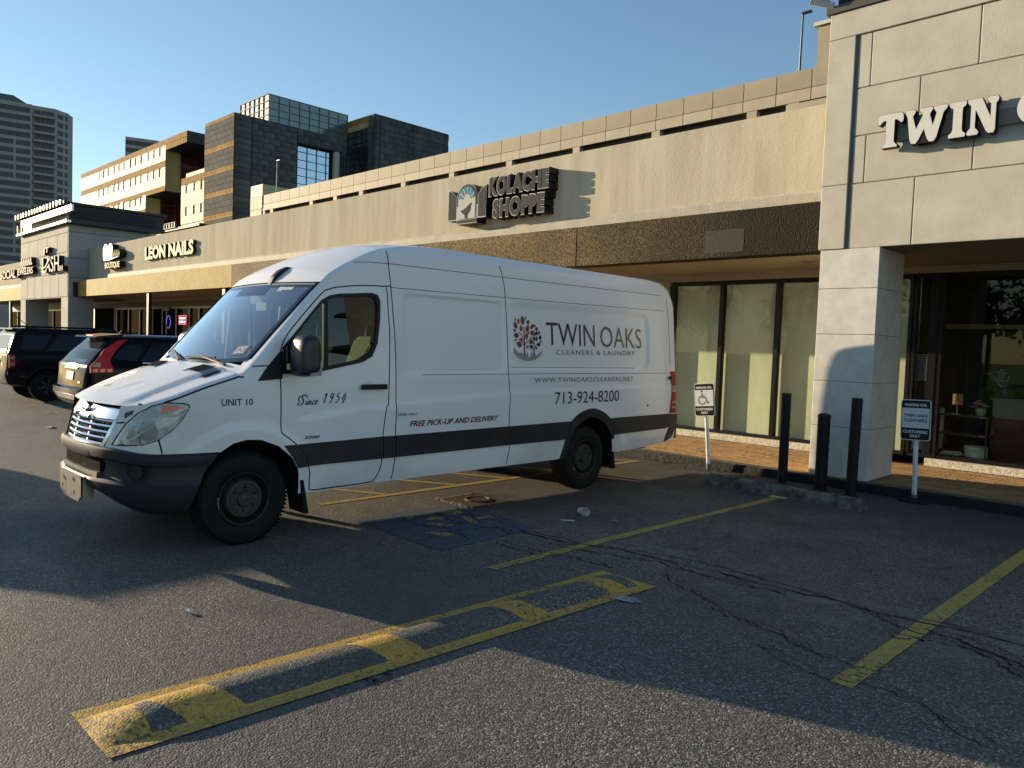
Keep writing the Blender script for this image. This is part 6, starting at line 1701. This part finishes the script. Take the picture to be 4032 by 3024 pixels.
psign(-3.03, 10.0, "black and white customers-only parking sign on a white post, right of the bollards", .745, 1.235, .335, (0, -.028), 1)
psign(-5.80, 9.95, "leaning wheelchair parking sign on a white post behind the van's rear", .785, 1.265, .33, (0, -.10), 2, base=False)
# litter
def on(o, label, cat, group=None): return tag(o, label, cat, group)
cp = MB().lathe([(.0, 0), (.030, 0), (.046, .115), (.049, .118), (.046, .116), (.029, .004), (0, .004)], (0, 0, 0), 'z', 24).make("paper_cup", mat("cup_white", (.66, .68, .72), .6), None, True, ang=40)
cp.location = (-5.02, 6.10, .036); cp.rotation_euler = (rad(88), rad(-8), rad(70)); on(cp, "crushed white drink cup lying on the asphalt near the van's rear wheel", "cup")
s_ = MB().tube((-4.93, 5.70, .006), (-4.83, 5.80, .006), .004, n=6).make("straw", M_white, None); on(s_, "thin white stick lying just below the white cup", "stick")
def crumple(x, y, r, m, seed, name):
    random.seed(seed); v_ = []; 
    for k in range(9): a = k * .7; rr_ = r * random.uniform(.5, 1.1); v_.append((x + rr_ * math.cos(a), y + rr_ * .7 * math.sin(a), .006 + random.uniform(0, .018)))
    v_.append((x, y, .028)); return obj(name, v_, [(k, (k + 1) % 9, 9) for k in range(9)], m, None)
on(crumple(-4.645, 1.918, .030, M_white, 2, "paper_scrap"), "white crumpled paper scrap on the sunlit asphalt in front of the van", "paper")
on(crumple(-4.55, 6.08, .055, mat("litter_grey", (.25, .24, .22), .8), 4, "flattened_carton"), "flat grey carton scrap right of the white cup", "litter")
on(crumple(-14.9, 3.75, .16, mat("rag", (.4, .38, .33), .8), 8, "pale_rag"), "pale scrap lying behind the charcoal SUV", "litter")
spz = [(-3.13, 4.20), (-3.0, 4.22), (-2.96, 4.29), (-3.05, 4.33), (-3.15, 4.28)]
flat("paint_spill", [spz], mat("spill", (.28, .29, .29), .7, noise=(30, .4)), .0075)
random.seed(11); db = MB()
for i in range(520):
    x = random.uniform(-9.5, -5.1) if i < 420 else random.uniform(-5.1, -1); y = 10.06 - abs(random.gauss(0, .22 if i < 420 else .06)); a = random.uniform(0, 6.28); s_ = random.uniform(.008, .028)
    z = .004 + random.uniform(0, .012); c, s2 = math.cos(a) * s_, math.sin(a) * s_
    db.add([(x - c, y - s2, z), (x + s2 * .5, y - c * .5, z + random.uniform(0, .012)), (x + c, y + s2, z + .004), (x - s2 * .5, y + c * .5, z + random.uniform(0, .01))], [(0, 1, 2, 3)], random.choice((0, 0, 1, 2)))
o = db.make("dead_leaves", None, None, fix=False, mats=[mat("leaf_brown", (.11, .06, .025), .8), mat("leaf_tan", (.24, .16, .07), .8), mat("leaf_dark", (.04, .028, .015), .8)]); stuff(o)
cr_ = crumple(-6.6, 9.95, .10, mat("litter_red", (.18, .04, .04), .7), 12, "crushed_wrapper"); on(cr_, "crushed red and white wrapper at the kerb under the van's tail", "litter")

# ================================================================== parking structure behind
GA = thing("parking_garage", "long beige precast parking garage with dark open decks rising behind the shops", "garage")
YG = 60.0; sp_ = 2.93; M_pt = mat("precast_tan", (0.39, 0.335, 0.235), .65, noise=(.25, .12), rnd=.05); M_pl = mat("precast_pale", (0.50, 0.45, 0.34), .65, noise=(.5, .16), col2=(.42, .36, .26), streak=(1.5, 1, .4), rnd=.05)
MB().box(-118.6, -20, YG + .1, YG + .5, 21.95, 24.3).make("parapet_core", mat("core", (.08, .07, .05), .8), GA)
x = -118.4; k = 0
while x < -21:
    piece("panel", M_pt, GA, x + .035, x + sp_ - .035, YG, YG + .12, 22.98, 24.45); piece("panel", M_pl, GA, x + .035, x + sp_ - .035, YG - .02, YG + .12, 22.0, 22.92)
    x += sp_
x = -118.4; k = 0
cols = [-118.0, -115.3, -105.0 + 1.8, -96.7, -90.2, -80.7, -71.2, -61.5, -51.8, -42.2, -32.6, -29.0]
for c_ in cols: MB().box(c_ - .45, c_ + .45, YG + .02, YG + 1.9, 18.5, 22.0).make("column", M_pl, GA)
for z in (19.0, 15.9): MB().box(-118.6, -20, YG + .0, YG + .5, z - 1.2, z + .0 if z < 18 else z + .9).make("spandrel", M_pl, GA)
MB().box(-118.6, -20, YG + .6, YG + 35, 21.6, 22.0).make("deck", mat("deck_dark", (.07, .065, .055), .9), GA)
MB().box(-118.0, -20, YG + 2.2, YG + 2.5, 10, 21.95).make("shade_sheet", mat("shade_black", (.012, .012, .012), .9), GA)  # black sheet added close behind the openings for the decks' shade
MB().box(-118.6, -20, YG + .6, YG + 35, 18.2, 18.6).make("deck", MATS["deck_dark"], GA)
for i in range(34): MB().box(-117 + i * 2.9, -116.6 + i * 2.9, YG + 1, YG + 13, 21.0, 21.6).make("deck_beam", MATS["deck_dark"], GA) if i % 1 == 0 else None
MB().tube((-112, YG + 1.2, 21.2), (-22, YG + 1.2, 21.2), .09, n=6).make("drain_pipe", M_blkmetal, GA)
MB().box(-122.3, -118.45, YG - .1, YG + 6, 10, 22.3).make("stair_tower", M_pl, GA); MB().box(-122.3, -118.25, YG - .12, YG + 7, 22.36, 24.4).make("stair_tower", M_pt, GA); MB().box(-122.25, -118.2, YG - .1, YG + 7.5, 24.46, 26.3).make("stair_head", mat("precast_cream", (.50, .43, .27), .6), GA)
piece("panel", M_pl, GA, -29.6, -25.6, YG + .0, YG + .3, 20, 21.9)
MB().box(-27.3, -20, YG + .1, YG + 8, 24.46, 27.6).make("lift_housing", M_pt, GA)
MB().box(-27.6, -20, YG - .1, YG + 8.2, 27.61, 27.9).make("housing_cap", mat("cap_white", (.6, .58, .5), .5), GA)
lp = thing("roof_light_pole", "slim black light pole standing on the garage roof at the right", "light pole", (-28.9, YG + .6, 24.4)); MB().tube((0, 0, 0), (.05, 0, 4.9), .10, .08, n=8).make("pole", M_blkmetal, lp); MB().box(0, .75, -.15, .15, 4.72, 4.86).make("lamp_head", M_blkmetal, lp)
lp = thing("roof_light_pole", "thin pale light pole standing on the garage roof at the left", "light pole", (-115.3, YG + .8, 24.4)); MB().tube((0, 0, 0), (0.05, 0, 5.4), .09, .06, n=8).make("pole", mat("galv", (.42, .42, .4), .4, .5), lp); MB().box(0, .9, -.1, .1, 5.3, 5.4).make("lamp_head", M_blkmetal, lp)

# ================================================================== office complex
OC = thing("office_complex", "stepped slate-clad office block with gold stone bands and a glass box on top", "building")
M_slate = mat("slate_panel", (0.078, 0.088, 0.088), 0.8, spec=.06, noise=(.35, .3), rnd=.22)
M_slatd = mat("slate_joint", (0.035, 0.035, 0.033), .6); M_gold = mat("gold_stone", (0.33, 0.19, 0.055), .8, spec=.06, noise=(1.5, .25), rnd=.15)
M_pale = mat("pale_slate_panel", (0.42, 0.35, 0.15), 0.6, spec=.15, noise=(.3, .25), rnd=.12)
YO, XA = 66.0, -141.71
cnt_p = 0; over = MB()
def clad(plane, c, a0, a1, z0, z1, m, pa, pz, dirn=1, stag=True, bands=(), th=.12, parent=OC, name="stone_panel"):
    """stone panels on a wall plane; the first 300 are objects, the rest one joined part"""
    global cnt_p
    z = z0; row = 0
    while z < z1 - .05:
        zt = min(z + pz, z1); a = a0 - (pa / 2 if (stag and row % 2) else 0)
        band = any(b0_ <= (z + zt) / 2 <= b1_ for b0_, b1_ in bands)
        while a < a1 - .02:
            s0 = max(a, a0); s1 = min(a + pa, a1); mm = M_gold if band else m
            if s1 - s0 > .15:
                t = th + random.uniform(0, .03)
                bx = (s0 + .03, s1 - .03, c - t, c, z + .03, zt - .03) if plane == 'y' else (c, c + t, s0 + .03, s1 - .03, z + .03, zt - .03)
                if cnt_p < 300: piece(name, mm, parent, *bx); cnt_p += 1
                else: over.box(*bx, k=1 if band else (2 if m is M_pale else 0))
            a += pa
        z = zt; row += 1
def block(x0, x1, y0, y1, z0, z1, m=M_slatd, name="block"): return MB().box(x0, x1, y0, y1, z0, z1).make(name, m, OC)
bandA = [(42.3, 43.6), (37.6, 38.4), (33.2, 34.0), (28.8, 29.6), (24.2, 25.0)]
block(-154.6, XA - .01, YO + .01, 78.98, 12, 43.5); block(-154.6, XA - .01, 78.97, 89.5, 40.55, 43.5)
block(-154.6, XA - 2.0, 78.9, 93.5, 12, 40.5)
clad('x', XA, YO, 69.3, 22.5, 43.5, M_slate, 3.3, 1.10, stag=False); clad('x', XA, 69.42, 78.9, 22.5, 43.5, M_slate, 2.37, 1.10); clad('x', XA, 79.0, 89.4, 40.6, 43.5, M_slate, 2.6, 1.45)
clad('y', YO, -154.6, XA, 23.0, 43.5, M_slate, 2.18, 1.10, bands=bandA)
# glazed bay under the overhang
def curtain(plane, c, a0, a1, z0, z1, pa, pz, m, mm, parent=OC, mw=.10, nm="glass_wall"):
    b = MB().box(a0, a1, c - .03, c, z0, z1) if plane == 'y' else MB().box(c, c + .03, a0, a1, z0, z1)
    w_ = b.make(nm, m, parent); a = a0
    while a <= a1 + .01:
        (piece("mullion", mm, w_, a - mw / 2, a + mw / 2, c - .2, c - .031, z0, z1) if plane == 'y' else piece("mullion", mm, w_, c + .031, c + .2, a - mw / 2, a + mw / 2, z0, z1)); a += pa
    z = z0
    while z <= z1 + .01:
        (piece("transom", mm, w_, a0, a1, c - .17, c - .032, z - mw / 2, z + mw / 2) if plane == 'y' else piece("transom", mm, w_, c + .032, c + .17, a0, a1, z - mw / 2, z + mw / 2)); z += pz
    return w_
M_cg = mat("curtain_glass", (.12, .145, .15), .05, .55, coat=1); M_cg2 = mat("curtain_glass_dark", (.035, .05, .05), .06, .4, coat=1); M_mul = mat("mullion_metal", (.15, .165, .16), .6, .0, spec=.15)
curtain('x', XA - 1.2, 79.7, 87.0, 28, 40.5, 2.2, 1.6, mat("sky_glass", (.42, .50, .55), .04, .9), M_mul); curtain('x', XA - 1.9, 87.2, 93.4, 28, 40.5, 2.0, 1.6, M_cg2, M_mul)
MB().lathe([(.75, 26), (.75, 40.55)], (XA - .6, 88.4, 0), 'z', 20).make("column", mat("column_pale", (.42, .42, .38), .6), OC, True)
# glass box
DX = XA - 3.0; block(-156.3, DX - .3, 74.6, 92.4, 30, 49.2, mat("box_core", (.11, .12, .115), .7))
curtain('x', DX, 74.25, 92.4, 36, 49.6, 2.27, 1.36, mat("box_glass", (.15, .185, .18), .12, .3, coat=.6), M_mul, mw=.09); curtain('y', 74.25, -156.7, DX, 36, 49.6, 2.0, 1.36, mat("box_glass_lit", (.20, .24, .22), .3, .0, spec=.2), M_mul, mw=.12)
for k in range(7): MB().box(DX - .28, DX - .25 + .28 * 0 - .0, 77.5 + k * 2.05, 78.7 + k * 2.05, 44.0 - k * .02, 45.3).make("lit_bay", mat("bay_cream", (.5, .45, .25), .6), OC)
# right-hand dark block
EY, EX = 92.53, -134.64
block(DX + .01, EX - .01, EY + .01, 112.3, 20, 48.2)
clad('x', EX, EY, 93.7, 28, 48.2, M_slate, 1.2, 1.25, stag=False); clad('x', EX, 93.8, 102.3, 28, 48.2, M_slate, 2.4, 1.25); clad('x', EX, 102.4, 110.9, 28, 48.2, M_slate, 2.4, 1.25); clad('x', EX, 111, 112.3, 28, 48.2, M_slate, 1.2, 1.25)
curtain('y', EY, DX + .3, EX - 2.0, 28, 45.6, 2.6, 1.5, M_cg2, mat("mullion_dark", (.05, .05, .045), .4, .4)); clad('y', EY, EX - 2.0, EX, 28, 48.2, M_slate, 1.9, 1.25); clad('y', EY, DX, EX - 2, 45.7, 48.2, M_pale, 2.6, 1.25, bands=[(47, 48.2)])
# left wing: pale, sunlit, with groups of three tall windows
block(-233.9, -174.75, YO + .01, 84, 32.7, 43.8); block(-233.9, -186.1, YO + .01, 84, 12, 32.7); block(-174.8, -163.4, YO + .01, 84, 41.4, 43.8)
bandB = [(42.9, 43.9), (38.05, 38.85), (33.2, 34.2), (28.6, 29.4)]
clad('y', YO, -163.4 - 70.4, -163.4, 42.6, 43.8, M_pale, 3.2, 1.2, bands=[(42, 44)]); clad('y', YO, -174.7, -163.4, 41.4, 42.6, M_pale, 3.2, 1.2, bands=[(41, 43)])
M_wdark = mat("deep_window", (.012, .012, .014), .12, coat=.6)
wins = []
def wall_rows(x0, x1, z0, z1, bands, wx, wz, ww, wh):
    """wall in full-width courses between and beside the window openings"""
    zs_ = sorted({z0, z1} | {z for z in wz} | {z + wh for z in wz}); 
    for a, b_ in zip(zs_[:-1], zs_[1:]):
        inside = any(z <= (a + b_) / 2 <= z + wh for z in wz)
        if not inside: clad('y', YO, x0, x1, a, b_, M_pale, 3.4, max(1.0, (b_ - a) / max(1, round((b_ - a) / 1.3))), bands=bands, stag=False)
        else:
            xs_ = [x0] + [q for w_ in wx for q in (w_, w_ + ww)] + [x1]
            for i in range(0, len(xs_), 2):
                if xs_[i + 1] - xs_[i] > .1: clad('y', YO, xs_[i], xs_[i + 1], a, b_, M_pale, 3.4, (b_ - a), bands=bands, stag=False)
            z = [q for q in wz if abs(q - a) < .01]
            if z:
                for w_ in wx:
                    f_ = piece("window", M_wdark, OC, w_ + .02, w_ + ww - .02, YO + .25, YO + .3, a, b_) ; piece("window_jamb", mat("jamb_grey", (.30, .27, .28), .5), f_, .18, .5, -9, -.5, -.5, .5) if False else None
                    MB().box(w_ + ww * .55, w_ + ww - .02, YO + .02, YO + .24, a + .02, b_ - .02).make("window_reveal", mat("jamb_grey", (.28, .26, .27), .5), OC)
gx = [-219.2 + 11.3 * k + 3.47 * j for k in range(4) for j in range(3)]
wall_rows(-233.8, -174.75, 32.7, 42.6, bandB, gx, (36.0, 40.55), 1.7, 1.9)
wall_rows(-233.8, -186.1, 27.0, 32.7, bandB, [q for q in gx if q < -188], (31.2,), 1.7, 1.9)
clad('x', -163.4, YO, 84, 41.4, 43.8, M_slate, 3.0, 1.2)
M_redg = mat("red_curtain_glass", (.10, .022, .014), .15, .2, coat=.6)
curtain('x', -174.75, YO + 3.2, 84, 32.7, 41.4, 3.2, 1.1, M_redg, mat("mullion_rust", (.20, .13, .09), .4, .4)); curtain('x', -186.1, YO + 3.2, 84, 16, 32.6, 3.2, 1.1, M_redg, MATS["mullion_rust"])
piece("wing_return", M_pale, OC, -174.76, -174.7, YO, YO + 3.1, 32.7, 41.4); piece("wing_return", M_pale, OC, -186.12, -186.05, YO, YO + 3.1, 16, 32.6)
for x_, z0, z1 in ((-157, 35, 41.4), (-167.5, 20, 31.5)): MB().lathe([(1.1, z0), (1.1, z1)], (x_, YO + 3.5, 0), 'z', 20).make("column", mat("column_stone", (.42, .38, .28), .6, noise=(1, .2)), OC, True)
# middle wing with two rows of three windows
block(-166.0, -154.6, YO + .01, 84, 12, 34.0)
cx3 = [-163.75, -159.75, -155.9 - .4]
wall_rows(-166.0, -154.62, 24.5, 34.1, [(33.2, 34.2), (28.9, 29.7), (24.2, 25.0)], cx3, (26.2, 30.8), 1.5, 1.8)
MB().box(-165.3, -154.7, YO + .6, YO + 1.0, 34.05, 35.2).make("roof_parapet", M_pale, OC)
MB().box(-176, -154.6, YO - 1.0, YO + 4, 23.4, 23.9).make("terrace_edge", mat("terrace_dark", (.06, .06, .06), .6), OC); block(-178, -154.7, YO - .6, YO + 3, 12, 23.3, M_pale, "terrace")
curtain('y', YO - 1.1, -176, -166, 23.9, 25.0, 1.4, 1.1, mat("rail_glass", (.12, .13, .13), .5, .0, spec=.1), M_mul)
MB().tube((-150.5, YO + 4, 44.2), (-148.5, YO + 4, 44.6), .35, n=8).make("roof_camera", M_blkmetal, OC)
if over.v:
    o = over.make("stone_panels_far", None, OC, fix=False, mats=[M_slate, M_gold, M_pale]); stuff(o)

# ================================================================== distant towers
def dir_at(az, dist): return Vector((-math.sin(az) * dist, math.cos(az) * dist, 0))
def tower_far(name, label, az, dist, ztop, prof, faces, nfl, fh, seedv, cap=None, low=20):
    T = thing(name, label, "building", dir_at(az, dist), az)
    Mc = mat("tower_concrete", (.30, .295, .275), .8, noise=(.2, .1)); Mg_ = mat("tower_glass", (.045, .05, .052), .25, .1); Ml = mat("tower_mullion", (.16, .165, .165), .6)
    MB().prism(prof, 'z', 0, ztop).make("core", Mc, T)
    z = ztop - 1.4
    for f in range(nfl):
        for (p, q, kind, n) in faces:
            p_ = Vector(p); q_ = Vector(q); d_ = q_ - p_; L_ = d_.length; d_.normalize(); nn_ = Vector((d_.y, -d_.x))
            z0 = z - fh * .60; z1 = z
            a = math.atan2(d_.y, d_.x)
            def fbox(nm, m, s0, s1, o0, o1, za, zb):
                c = p_ + d_ * ((s0 + s1) / 2) + nn_ * ((o0 + o1) / 2)
                return inst(unit_box(m), nm, T, (c.x, c.y, (za + zb) / 2), (s1 - s0, abs(o1 - o0), zb - za), (0, 0, a))
            if kind == 'w':
                gaps = n if (f % 9) >= 4 else 1
                ww = L_ / gaps
                for k in range(gaps):
                    s0 = k * ww + (.35 if gaps > 1 or k else .1); s1 = (k + 1) * ww - .35
                    fbox("window", Mg_, s0, s1, .0, .06, z0, z1)
                    m_ = 4
                    for t in range(1, m_): fbox("window_bar", Ml, s0 + (s1 - s0) * t / m_ - .05, s0 + (s1 - s0) * t / m_ + .05, .06, .12, z0, z1)
            elif kind == 'b':
                fbox("window", Mg_, .1, L_ - .1, .0, .06, z0 - .1, z1)
                fbox("balcony", Mc, -.1, L_ + .1, .1, 1.5, z0 - .95, z0 - .10)
                for t in (.3, .55): fbox("window_bar", Ml, L_ * t, L_ * t + .12, .06, .12, z0, z1)
            else:
                fbox("window", Mg_, L_ * .12, L_ * .55, .0, .06, z0, z1); fbox("window", Mg_, L_ * .72, L_ * .92, .0, .06, z0, z1)
        z -= fh
    if cap: MB().prism(cap, 'z', ztop, ztop + 1).make("roof_cap", Mc, T)
    return T, Mc
az = YAW + math.atan((2016 - 110) / 3029.0); D = 330.0
az0 = az
zt_ = 1.71 + 79.5
prof = [(-12, -1), (.6, -1), (.6, 0), (7.8, 0), (12.3, 4.2), (12.3, 5.2), (13.6, 8), (13.6, 26), (-12, 26)]
faces = [((-9.6, -1), (.4, -1), 'w', 2), ((1.2, 0), (7.6, 0), 'b', 1), ((8.0, .2), (12.1, 4.0), 'a', 1)]
T_, Mc_ = tower_far("apartment_tower", "tall grey concrete apartment tower with stacked balconies at the far left", az, D, zt_, prof, faces, 24, 2.93, 1)
b = MB(); pk = [(-14, 1), (0.5, 1), (.5, 24), (-14, 24)]
b.add([(-14, 1, zt_), (-.2, 1, zt_), (-.2, 24, zt_), (-14, 24, zt_), (-9, 5, zt_ + 3.6), (-5.1, 5, zt_ + 3.6), (-5.1, 18, zt_ + 3.6), (-9, 18, zt_ + 3.6)], [(0, 1, 5, 4), (1, 2, 6, 5), (2, 3, 7, 6), (3, 0, 4, 7), (4, 5, 6, 7)])
b.make("pitched_roof", mat("roof_slate", (.10, .105, .105), .7), T_)
az = YAW + math.atan((2016 - 560) / 3029.0)
T2_, _ = tower_far("distant_tower", "top of a distant grey tower showing above the sunlit office wing", az, 380.0, 1.71 + 84.5, [(-8, 0), (4, 0), (9, 4), (26, 4), (26, 25), (-8, 25)], [((-8, 0), (4, 0), 'w', 2), ((4.4, .3), (8.6, 3.7), 'b', 1), ((9, 4), (26, 4), 'w', 3)], 6, 3.2, 2)

# ================================================================== trees across the road, behind the camera
random.seed(21)
M_leaf = mat("tree_leaf", (0.05, 0.075, 0.022), .8, noise=(1.5, .4)); M_bark = mat("bark", (.07, .05, .035), .9)
def leafy(h, r, seedv):
    random.seed(seedv); b = MB(); cl = [(Vector((random.gauss(0, r * .45), random.gauss(0, r * .45), h * random.uniform(.45, .92))), r * random.uniform(.25, .5)) for _ in range(16)]
    for c, cr in cl:
        for k in range(60):
            d = Vector((random.gauss(0, 1), random.gauss(0, 1), random.gauss(0, .8))).normalized() * cr * random.uniform(.6, 1.1); p = c + d
            q = Vector((random.gauss(0, 1), random.gauss(0, 1), random.gauss(0, 1))).normalized() * .28; w_ = d.cross(q).normalized() * .18
            b.add([p - q, p + w_, p + q, p - w_], [(0, 1, 2, 3)])
    return b, cl
protos = []
for k in range(3):
    b, cl = leafy(9 + k, 3.4, 30 + k); T = None; protos.append((b, cl, 9 + k))
meshes = []
for i in range(22):
    x = -112 + i * 6.6 + random.uniform(-1.5, 1.5); k = i % 3; y = -52 + random.uniform(-4, 4)
    T = thing("street_tree", "leafy tree in the row across the road behind the camera", "tree", (x, y, 0), random.uniform(0, 6), "trees across the road")
    if i < 3:
        b, cl, h = protos[k]; o1 = b.make("crown", M_leaf, T, fix=False)
        t = MB().tube((0, 0, 0), (0, 0, h * .6), .28, .14, n=8)
        for c, cr in cl[:7]: t.tube((0, 0, h * .4), c, .10, .04, n=5)
        o2 = t.make("trunk", M_bark, T); meshes.append((o1.data, o2.data))
    else:
        inst(meshes[k][0], "crown", T, scale=(1, 1, random.uniform(.85, 1.15))); inst(meshes[k][1], "trunk", T)
